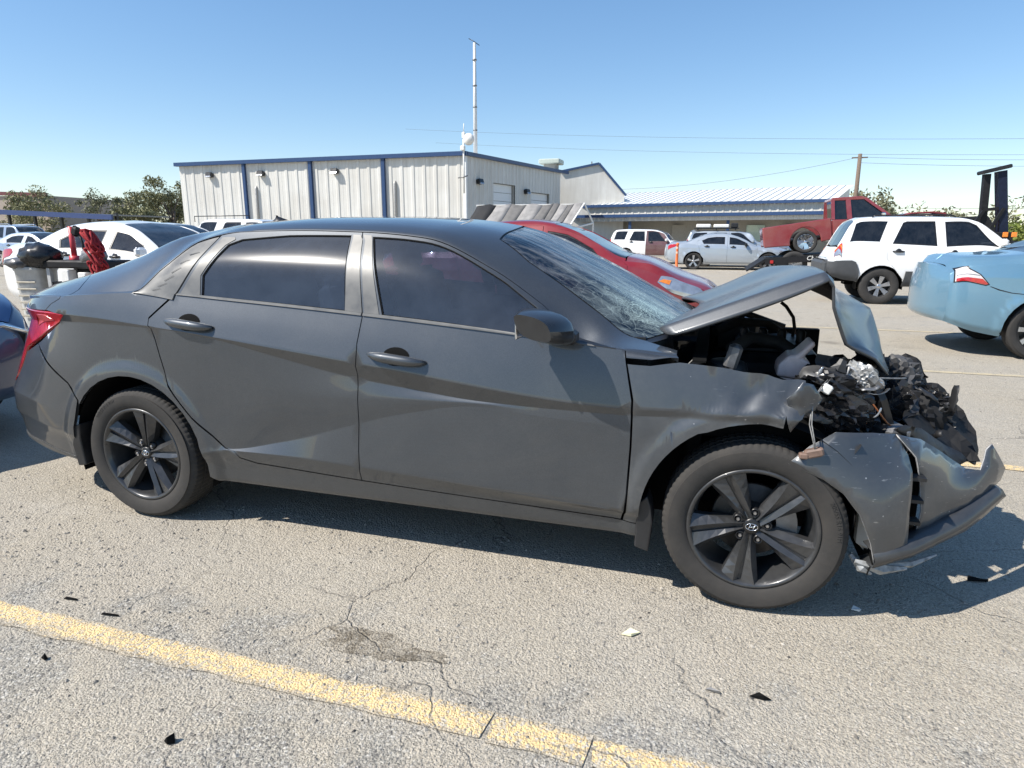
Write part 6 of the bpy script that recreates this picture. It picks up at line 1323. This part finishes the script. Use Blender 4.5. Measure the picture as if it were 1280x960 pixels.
wm = simple_wheel_meshes(.42, .26, .24, 8, (.02, .04))
for x, y in ((.95, -.95), (.95, .95), (5.9, -.95), (5.9, .95)):
    w = link('wheel', wm['rim'], M['alloy'], TT, (x, y, .42), (0, 0, 0 if y < 0 else math.pi)); link('tyre', wm['tyre'], M['rubber'], w); link('spokes', wm['spokes'], M['alloy'], w)
mb = MB(); mb.poly_prism([(5.2, .5), (5.2, 1.9), (6.3, 1.95), (6.75, 1.25), (7.5, 1.15), (7.6, .5)], -.95, .95); o = mb.build('cab', BLK, TT); bevel(o, .05)
mb = MB(); mb.box((.25, -1.22, .50), (.10, .03, .10)); mb.build('tail_light', M['red_lens'], TT)
for x in (.6, 2.3, 3.6): mb = MB(); mb.box((x, -1.1, .34 + .03 * x), (.36, .2, .24), bev=.03); mb.build('tool_box', M['dull_metal'] if x > 2 else M['trim_black'], TT)
# pickup tilted on the bed
PK = empty('red_pickup', (4.0, 21.6, .615), 0, 'dark red pickup truck riding tilted on the flatbed', 'pickup'); PK.rotation_euler = (0, -math.atan(sl_) - .06, 0)
PRED = paint('pickup_red', (.23, .018, .023), metal=.1, rough=.32, dust=.22)
def pk(name, poly, y0, y1, mat, bv=.03):
    mb = MB(); mb.poly_prism(poly, y0, y1); o = mb.build(name, mat, PK); bevel(o, bv); return o
ar = [(1.32 + .47 * math.cos(a), .34 + .47 * math.sin(a)) for a in np.linspace(math.pi + .15, -.15, 14)]
pk('bed_side', [(.05, .32)] + [(p[0], p[1]) for p in ar] + [(2.12, .30), (2.12, .98), (.05, .98)], -.92, -.80, PRED); pk('bed_side', [(.05, .32)] + ar + [(2.12, .30), (2.12, .98), (.05, .98)], .80, .92, PRED)
mb = MB(); mb.box((.08, 0, .67), (.08, 1.6, .6), bev=.02); mb.build('tailgate', PRED, PK); mb = MB(); mb.box((1.1, 0, .45), (2.0, 1.6, .06)); mb.build('bed_floor', M['trim_black'], PK)
pk('cab_lower', [(2.15, .28), (4.0, .28), (4.0, .98), (2.15, .98)], -.92, .92, PRED)
cw = [(2.2, .985), (2.22, 1.70), (3.10, 1.72), (3.85, .985)]
pk('cab_roof', [(2.18, 1.66), (2.20, 1.76), (3.10, 1.79), (3.22, 1.71), (3.10, 1.685)], -.78, .78, PRED, .02)
for sg in (-1, 1):
    for (a, b, w_) in (((2.18, .98), (2.22, 1.70), .10), ((2.66, .98), (2.66, 1.70), .14), ((3.92, .96), (3.15, 1.72), .09)): beam('cab_pillar', (a[0], sg * .86, a[1]), (b[0], sg * .76, b[1]), .10, w_, PRED, PK, up=(1, 0, 0))
    mb = MB(); mb.add([(2.2, sg * .845, .98), (3.85, sg * .845, .98), (3.12, sg * .755, 1.70), (2.22, sg * .755, 1.70)], [(0, 1, 2, 3)]); mb.build('side_window', M['glass_dark'], PK)
    mb = MB(); mb.box((3.60, sg * 1.0, 1.10), (.12, .16, .20), bev=.03); mb.build('door_mirror', M['chrome'], PK)
mb = MB(); mb.add([(3.9, -.82, .98), (3.9, .82, .98), (3.14, .74, 1.71), (3.14, -.74, 1.71)], [(0, 1, 2, 3)]); mb.add([(2.19, -.82, .98), (2.19, .82, .98), (2.21, .74, 1.70), (2.21, -.74, 1.70)], [(0, 1, 2, 3)]); mb.build('windscreen', M['glass_dark'], PK)
pk('front_wing', [(4.0, .30), (4.2, .62), (4.9, .62), (5.2, .34), (5.3, .36), (5.32, .88), (4.0, .96)], -.92, .92, PRED)
hb_ = MB(); hb_.grid([[(3.95, y, 1.03), (4.4, y, 1.16 + .02 * math.cos(y)), (5.0, y, 1.20), (5.34, y, 1.14), (5.38, y, 1.04)] for y in (-.85, -.4, 0, .4, .85)]); o = hb_.build('bonnet', PRED, PK); solidify(o, .05)
for o in [o for o in bpy.data.objects if o.parent == PK and o.name.split('.')[0] in ('cab_lower', 'cab_roof', 'cab_pillar', 'side_window', 'door_mirror', 'windscreen', 'front_wing', 'bonnet')]:   # the frame is bent: cab and nose sit level
    for v in o.data.vertices: v.co.z -= .135 * max(0, v.co.x - 2.1) + .05 + .09 * max(0, min(1, (v.co.z - .98) / .7))
wm = simple_wheel_meshes(.37, .25, .25, 7, (.05, .075))
for x in (1.32, 4.55):
    for sg in (-1, 1):
        w = link('wheel', wm['rim'], M['chrome'], PK, (x, sg * .80, .34), (0, 0, 0 if sg < 0 else math.pi)); link('tyre', wm['tyre'], M['rubber'], w); link('spokes', wm['spokes'], M['chrome'], w)
# upright black carrier deck on a truck, behind the white suv
MT = empty('upright_boom', (9.6, 18, 0), 0, 'black upright tow boom with a flat top plate and amber lights behind the white suv', 'tow boom')
NV = plain('boom_navy', (.008, .013, .032), .5, var=.3, spec=.3)
beam('column', (-.28, 0, 1.45), (-.36, 0, 2.95), .20, .15, BLK, MT, up=(1, 0, 0)); beam('column', (.20, .0, 1.40), (-.05, 0, 3.02), .30, .20, NV, MT, up=(1, 0, 0))
mb = MB(); mb.box((-.20, 0, 3.06), (.66, .5, .10), Matrix.Rotation(-.24, 3, 'Y'), bev=.02); mb.build('top_plate', M['trim_black'], MT)
beam('cross_bar', (-.36, -.1, 2.02), (.12, -.1, 2.08), .08, .08, BLK, MT); beam('brace', (-.36, -.16, 2.0), (-.66, -.2, 1.42), .07, .07, BLK, MT); beam('brace', (.10, -.16, 2.06), (-.2, -.2, 1.42), .07, .07, BLK, MT)
mb = MB(); mb.box((-.15, 0, 1.33), (1.05, .6, .24), bev=.03); mb.build('base', BLK, MT); mb = MB(); mb.box((-.1, 0, .7), (.4, .4, 1.1)); mb.build('stem', BLK, MT)
for x in (.18, .38): mb = MB(); mb.box((x, -.315, 1.38), (.13, .04, .14), bev=.02); mb.build('marker_light', M['amber_lens'], MT)
mb = MB(); mb.box((-.1, 0, .12), (1.6, 1.2, .24), bev=.05); mb.build('foot', BLK, MT)
# orange posts
def delineator(x, y, label):
    o = empty('delineator_post', (x, y, 0), 0, label, 'post', 'orange delineator posts'); mb = MB(); mb.lathe([(.20, 0), (.19, .03), (.08, .06), (.055, .09), (.05, .5), (.045, .98), (.06, 1.0), (.06, 1.04), (.03, 1.07), (0, 1.075)], 16, 'z'); mb.build('tube', M['orange_plastic'], o)
    for z in (.66, .84): mb = MB(); mb.lathe([(.053, z), (.053, z + .08)], 16, 'z'); mb.build('reflective_band', plain('band_pale', (.75, .45, .32), .4, var=.1), o)
    mb = MB(); mb.lathe([(.2, .0), (.22, .0), (.22, .035), (.2, .04)], 12, 'z'); mb.build('base', M['rubber'], o)
delineator(1.02, 23.6, 'orange post standing at the tail of the silver blue sedan'); delineator(-3.0, 29.3, 'orange post before the white suv with the maroon door')
# bin, cart and the clutter on it, behind the boot
BN = empty('plastic_bin', (-6.05, 3.35, 0), .2, 'pale grey plastic bin with black bags spilling over its rim behind the wreck', 'bin')
mb = MB(); rows = []
for t, k in ((0, .78), (.5, .89), (.94, 1.0), (.95, 1.06), (1, 1.06), (1, .98), (.7, .92)):
    z = .95 * t; rows.append([(math.copysign(abs(math.cos(a)) ** .5, math.cos(a)) * .30 * k, math.copysign(abs(math.sin(a)) ** .5, math.sin(a)) * .28 * k, z) for a in np.linspace(0, 2 * math.pi, 33)])
mb.grid(rows); mb.build('tub', plain('bin_grey', (.50, .50, .48), .6, var=.12), BN)
for k in range(6): mb = MB(); mb.box((0, -.262 - .003 * k, .30 + .09 * k), (.40, .012, .025), bev=.005); mb.build('rib', plain('bin_rib', (.55, .50, .40), .6), BN)
mb = MB(); mb.box((0, 0, .012), (.40, .4, .02)); mb.build('base', plain('rust_brown', (.25, .15, .07), .8, var=.4), BN)
BN.scale = (.66, .7, .97)
def crumple(name, c, r, seed, mat, n=3):
    bm = bmesh.new(); bmesh.ops.create_icosphere(bm, subdivisions=n, radius=1); rg = random.Random(seed); ph = [(rg.uniform(2, 6), rg.uniform(2, 6), rg.uniform(2, 6), rg.uniform(0, 6)) for _ in range(7)]
    for v in bm.verts:
        p = v.co; d = sum(abs(math.sin(p.x * a + p.y * b + p.z * cc + f)) ** .7 * .17 for a, b, cc, f in ph) - .45; v.co = Vector((p.x * r[0], p.y * r[1], p.z * r[2])) * (1 + d)
    me = bpy.data.meshes.new(name); bm.to_mesh(me); bm.free()
    for p in me.polygons: p.use_smooth = True
    return link(name, me, mat, None, c)
BAG = plain('bag_black', (.014, .014, .015), .28, var=.3, bmp=.3, bscale=20)
tag(crumple('rubbish_bag', (-5.86, 3.30, 1.06), (.19, .16, .12), 3, BAG), 'shiny black plastic bag heaped on top of the pale bin', 'bag'); tag(crumple('rubbish_bag', (-6.14, 3.22, .965), (.15, .12, .055), 9, plain('bag_grey', (.10, .10, .105), .3, var=.5, bmp=.3, bscale=20)), 'flattened grey and black bag draped over the left rim of the bin', 'bag')
CT = empty('tool_cart', (-5.25, 3.45, 0), .05, 'black topped cart carrying a red post and red rope behind the wreck', 'cart')
mb = MB(); mb.box((0, 0, .96), (.95, .5, .10), bev=.02); mb.build('top', BLK, CT)
for x in (-.42, .42):
    for y in (-.2, .2): beam('leg', (x, y, 0), (x, y, .92), .05, .05, plain('leg_grey', (.45, .45, .44), .5), CT, up=(0, 1, 0))
mb = MB(); mb.box((0, 0, .45), (.9, .45, .04)); mb.build('shelf', BLK, CT); mb = MB(); mb.box((0, .2, .72), (.85, .02, .42)); mb.build('back_board', M['trim_black'], CT)
for x, h_, lab in ((-.12, .16, 'white carton at the left under the black cart top'), (.16, .13, 'low white carton in the middle under the black cart top'), (.38, .18, 'white carton at the right under the black cart top')):
    mb = MB(); mb.box((0, 0, h_ / 2), (.13, .12, h_), bev=.008); o = tag(mb.build('carton', M['white_plastic'], None, (-5.25 + x, 3.25, .735)), lab, 'carton', 'cartons on the cart')
mb = MB(); mb.box((0, 0, .72), (.9, .42, .025)); mb.build('shelf', BLK, CT)
rp = empty('red_post', (-5.47, 3.45, 1.012), 0, 'upright red metal post with a round foot standing on the cart', 'post'); mb = MB(); mb.tube([(0, 0, 0), (0, 0, .42)], .033, 10); mb.build('tube', plain('post_red', (.55, .05, .06), .4, var=.1), rp); mb = MB(); mb.lathe([(0, .05), (.06, .05), (.065, 0)], 14, 'z'); mb.build('foot', plain('post_red', (.55, .05, .06), .4), rp)
lp = empty('work_lamp', (-5.30, 3.40, 1.012), 0, 'black work lamp on a thin bent neck beside the red post', 'lamp'); mb = MB(); mb.tube([(.05, 0, 0), (.06, 0, .2), (.02, 0, .33)], .014, 8); mb.build('neck', BLK, lp); mb = MB(); mb.box((-.03, 0, .36), (.12, .08, .13), Matrix.Rotation(.4, 3, 'Y'), bev=.03); mb.build('head', BLK, lp)
# coil of red rope draped over the end of the cart
mb = MB(); rg = random.Random(4); P = []
for k in range(420):
    a = k * .42; q = .085 + .035 * math.sin(k * .37); P.append((.40 + math.cos(a) * q * .9 + .02 * math.sin(k * .11), -.18 + math.sin(a * .9) * .07, .70 + .30 * (1 + math.sin(k * .053)) - .10 * math.cos(a)))
mb.tube(P, .014, 5); tag(mb.build('red_rope', plain('rope_red', (.30, .015, .02), .85, var=.4, scale=60), None, (-5.25, 3.40, .0)), 'heap of dark red rope hanging over the right end of the cart', 'rope')
tag(crumple('grey_bag', (-5.02, 3.35, 1.06), (.12, .1, .09), 5, M['dull_metal']), 'small grey sack lying between the work lamp and red rope', 'sack')
# brown post with black rag at the very left edge
bp = empty('brown_post', (-6.42, 2.45, 0), 0, 'rusty brown post with a black rag at the left edge', 'post'); beam('post', (-.05, 0, 0), (-.05, 0, 1.36), .10, .10, plain('rust_post', (.22, .09, .04), .8, var=.4), bp, up=(0, 1, 0)); o = crumple('rag', (.04, -.02, 1.24), (.16, .1, .10), 13, BAG); o.parent = bp
# ---------------------------------------------------------------- poles, wires, trees
UP = empty('utility_pole', (13.3, 60, 0), 0, 'bare wooden utility pole behind the red pickup', 'pole'); mb = MB(); mb.tube([(0, 0, 0), (-.05, 0, 8.0)], [.2, .15], 10); mb.build('pole', plain('pole_wood', (.16, .12, .09), .9, var=.3, bmp=.3), UP); mb = MB(); mb.box((-.05, 0, 7.7), (1.2, .1, .1)); mb.build('crossarm', plain('pole_wood', (.16, .12, .09)), UP)
def wire(label, p, q, sag, r=.013):
    p, q = Vector(p), Vector(q); mb = MB(); mb.tube([p.lerp(q, t) - Vector((0, 0, sag * 4 * t * (1 - t))) for t in np.linspace(0, 1, 17)], r, 4, True, False); return tag(mb.build('overhead_wire', plain('wire_faded', (.10, .11, .13), .7)), label, 'wire', 'overhead wires')
wire('uppermost overhead wire crossing the sky above the utility pole', (-45, 95, 17.4), (60, 60, 8.0), 1.0); wire('overhead wire second from the top in the right sky', (-40, 95, 15.2), (60, 60, 6.9), 1.0)
wire('overhead wire sagging from the utility pole towards the gabled annex', (-14, 68, 6.2), (13.25, 60, 7.75), .9, .012); wire('overhead wire leaving the utility pole for the right edge', (13.25, 60, 7.75), (42, 45, 6.0), .5, .012); wire('lower overhead wire right of the utility pole', (13.25, 60, 7.3), (42, 45, 5.6), .5, .012)
wire('low distant wire at the horizon behind the upright boom', (18, 90, 4.1), (80, 80, 3.7), .3, .02); wire('higher of two distant horizon wires behind the upright boom', (18, 90, 4.8), (80, 80, 4.4), .3, .02)
def leafmat(name, a, b):
    m, nt, bs = newmat(name); oi = nt.nodes.new('ShaderNodeNewGeometry'); nt.links.new(mixc(nt, oi.outputs['Random Per Island'], a, b), bs.inputs['Base Color']); bs.inputs['Roughness'].default_value = .8; bs.inputs['Specular IOR Level'].default_value = .2; return m
LEAF = leafmat('olive_leaf', (.12, .125, .06), (.30, .29, .165)); LEAF2 = leafmat('grey_leaf', (.11, .115, .065), (.22, .215, .13)); LEAFG = leafmat('bright_leaf', (.10, .14, .03), (.24, .27, .07)); BARK = plain('bark', (.11, .085, .065), .9, var=.3, bmp=.3)
def tree(name, label, x, y, h, w, seed, leaf, nleaf=2600, ls=.16, base=.25, group=None):
    rg = np.random.default_rng(seed); T = empty(name, (x, y, 0), 0, label, 'tree' if 'shrub' not in name else 'shrub', group); mb = MB(); mb.tube([(0, 0, 0), (.05 * h * rg.uniform(-1, 1), 0, h * .3), (.05 * h * rg.uniform(-1, 1), .02 * h, h * .55)], [h * .03, h * .022, h * .012], 8); tips = []
    for k in range(9):
        a = rg.uniform(0, 6.28); z0 = h * rg.uniform(.2, .5); e = np.array([math.cos(a) * w * rg.uniform(.2, .45), math.sin(a) * w * rg.uniform(.2, .45), h * rg.uniform(.5, .95)]); mb.tube([(0, 0, z0), tuple(e * .5 + np.array([0, 0, z0 * .5 + .04 * h])), tuple(e)], [h * .012, h * .008, h * .003], 5); tips.append(e)
    mb.build('trunk', BARK, T)
    cl = [(t + rg.normal(0, .06, 3) * w, rg.uniform(.12, .22)) for t in tips for _ in range(2)] + [(np.array([rg.uniform(-.4, .4) * w, rg.uniform(-.4, .4) * w, h * rg.uniform(base, .85)]), rg.uniform(.10, .18)) for _ in range(9)]
    V = []; F = []
    for i in range(nleaf):
        c, r = cl[rg.integers(len(cl))]; d = rg.normal(0, 1, 3); d /= np.linalg.norm(d); p = c + d * w * r * rg.random() ** .5 * np.array([1, 1, .8]); u = rg.normal(0, 1, 3); u /= np.linalg.norm(u); v_ = np.cross(u, rg.normal(0, 1, 3)); v_ /= np.linalg.norm(v_); s = ls * rg.uniform(.6, 1.3); b = len(V)
        V += [tuple(p - u * s), tuple(p + v_ * s * .35), tuple(p + u * s), tuple(p - v_ * s * .35)]; F.append((b, b + 1, b + 2, b + 3))
    me = bpy.data.meshes.new('crown'); me.from_pydata(V, [], F); me.update(); link('crown', me, leaf, T)
tree('tree', 'leafy tree against the left end of the metal building', -45.6, 47, 6.3, 4.6, 1, LEAF, 3600, .17, .1); tree('tree', 'rounded olive tree second left of the metal building', -50.0, 49, 4.9, 5.2, 2, LEAF, 2600, .17, .1); tree('tree', 'small grey tree between the carport and the olive tree', -54.5, 51, 4.5, 4.2, 3, LEAF2, 2600, .15, .1)
tree('tree', 'thin pale tree showing over the end of the carport', -60, 62, 5.2, 7, 4, LEAF2, 1600, .18, .3); tree('tree', 'olive tree before the tan store', -74.5, 56, 6.3, 7.5, 5, LEAF, 4200, .2, .25); tree('tree', 'pale wispy tree beside the right corner of the tan store', -69.0, 60, 6.2, 4.5, 6, LEAF2, 1800, .18, .3)
tree('tree', 'wispy tree around the foot of the utility pole', 15.0, 66, 5.6, 6.0, 7, LEAF2, 1700, .22, .3); tree('tree', 'low wispy tree right of the utility pole behind the red pickup', 19.5, 70, 4.3, 5, 8, LEAF2, 1000, .2, .3); tree('tree', 'dull tree behind the windscreen of the white suv', 24.5, 70, 3.5, 8, 9, LEAF2, 2400, .22, .1)
tree('green_shrub', 'bright green shrub at the right edge behind the blue sedan', 15.0, 26, 2.35, 4.6, 10, LEAFG, 4200, .11, .05); tree('green_shrub', 'yellow green shrub just left of the right edge shrub', 12.2, 26, 1.8, 3.0, 11, LEAFG, 2600, .1, .05)
mb = MB(); rows = []
rg = np.random.default_rng(3)
for k in range(60):
    x = -300 + k * 11; h_ = 4 + 2.2 * rg.random(); rows.append([(x, 260 + 4 * rg.random(), 0), (x + rg.uniform(-3, 3), 262, h_ * .7), (x, 266, h_), (x, 275, 0)])
mb.grid(rows); tag(mb.build('distant_trees', LEAF2), kind='stuff')
# ---------------------------------------------------------------- small litter on the tarmac
def litter(name, label, pts, z, mat, cat, curl=.004, group=None):
    c = (sum(p[0] for p in pts) / len(pts), sum(p[1] for p in pts) / len(pts)); mb = MB(); n = len(pts)
    pts = [(c[0] + (p[0] - c[0]) * .68, c[1] + (p[1] - c[1]) * .68) for p in pts] if cat == 'shard' else pts
    top = [(p[0] - c[0], p[1] - c[1], .003 + curl * (i % 2)) for i, p in enumerate(pts)]; bot = [(a, b, 0.0005) for a, b, _ in top]; mb.add(top + bot, [tuple(range(n)), tuple(range(2 * n - 1, n - 1, -1))] + [(i, (i + 1) % n, n + (i + 1) % n, n + i) for i in range(n)]); return tag(mb.build(name, mat, None, (c[0], c[1], z)), label, cat, group)
PAPER = plain('paper_cream', (.85, .80, .52), .8, var=.05)
litter('paper_scrap', 'small cream scrap of paper lying before the front wheel', [(2.312, -1.178), (2.345, -1.180), (2.372, -1.150), (2.338, -1.146)], .004, PAPER, 'paper', .008)
litter('plastic_shard', 'dark shard lying left of centre at the bottom edge', [(1.20, -2.03), (1.225, -2.04), (1.248, -2.025), (1.235, -2.01), (1.205, -2.012)], .003, M['dark_void'], 'shard', .02)
litter('plastic_shard', 'dark shard lying right of centre under the front wheel', [(2.70, -1.375), (2.76, -1.382), (2.79, -1.372), (2.74, -1.362)], .003, M['dark_void'], 'shard', .012)
litter('plastic_shard', 'thin grey shard lying left of the dark one under the front wheel', [(2.58, -1.38), (2.64, -1.392), (2.645, -1.385), (2.60, -1.372)], .003, M['dull_metal'], 'shard', .006)
litter('plastic_shard', 'small black chip left of the yellow line near the left edge', [(.545, -1.86), (.575, -1.868), (.582, -1.855), (.555, -1.848)], .003, M['dark_void'], 'shard', .012)
litter('plastic_shard', 'narrow black sliver above the yellow line at far left', [(.28, -1.575), (.36, -1.565), (.365, -1.558), (.29, -1.565)], .003, M['dark_void'], 'shard', .006)
litter('plastic_shard', 'narrow dark twig like sliver above the yellow line', [(.50, -1.615), (.60, -1.60), (.602, -1.594), (.51, -1.608)], .003, M['dark_void'], 'shard', .006)
litter('glass_scrap', 'small bright scrap in the shadow right of the front wheel', [(3.09, -.775), (3.115, -.782), (3.125, -.765), (3.10, -.755)], .003, M['white_plastic'], 'scrap', .006)
litter('plastic_shard', 'flat black shard in the shadow before the broken bumper', [(3.55, -.42), (3.66, -.40), (3.64, -.375), (3.56, -.385)], .003, M['dark_void'], 'shard', .01)
st = MB(); st.lathe([(0, .03), (.028, .024), (.042, .004), (.044, 0)], 9, 'z', smooth=True); o = tag(st.build('stone', plain('stone_grey', (.34, .32, .29), .9, var=.25, bmp=.4), None, (3.06, -1.75, .002)), 'rounded grey stone at the bottom edge right of the line end', 'stone'); o.scale = (1, .6, .8)
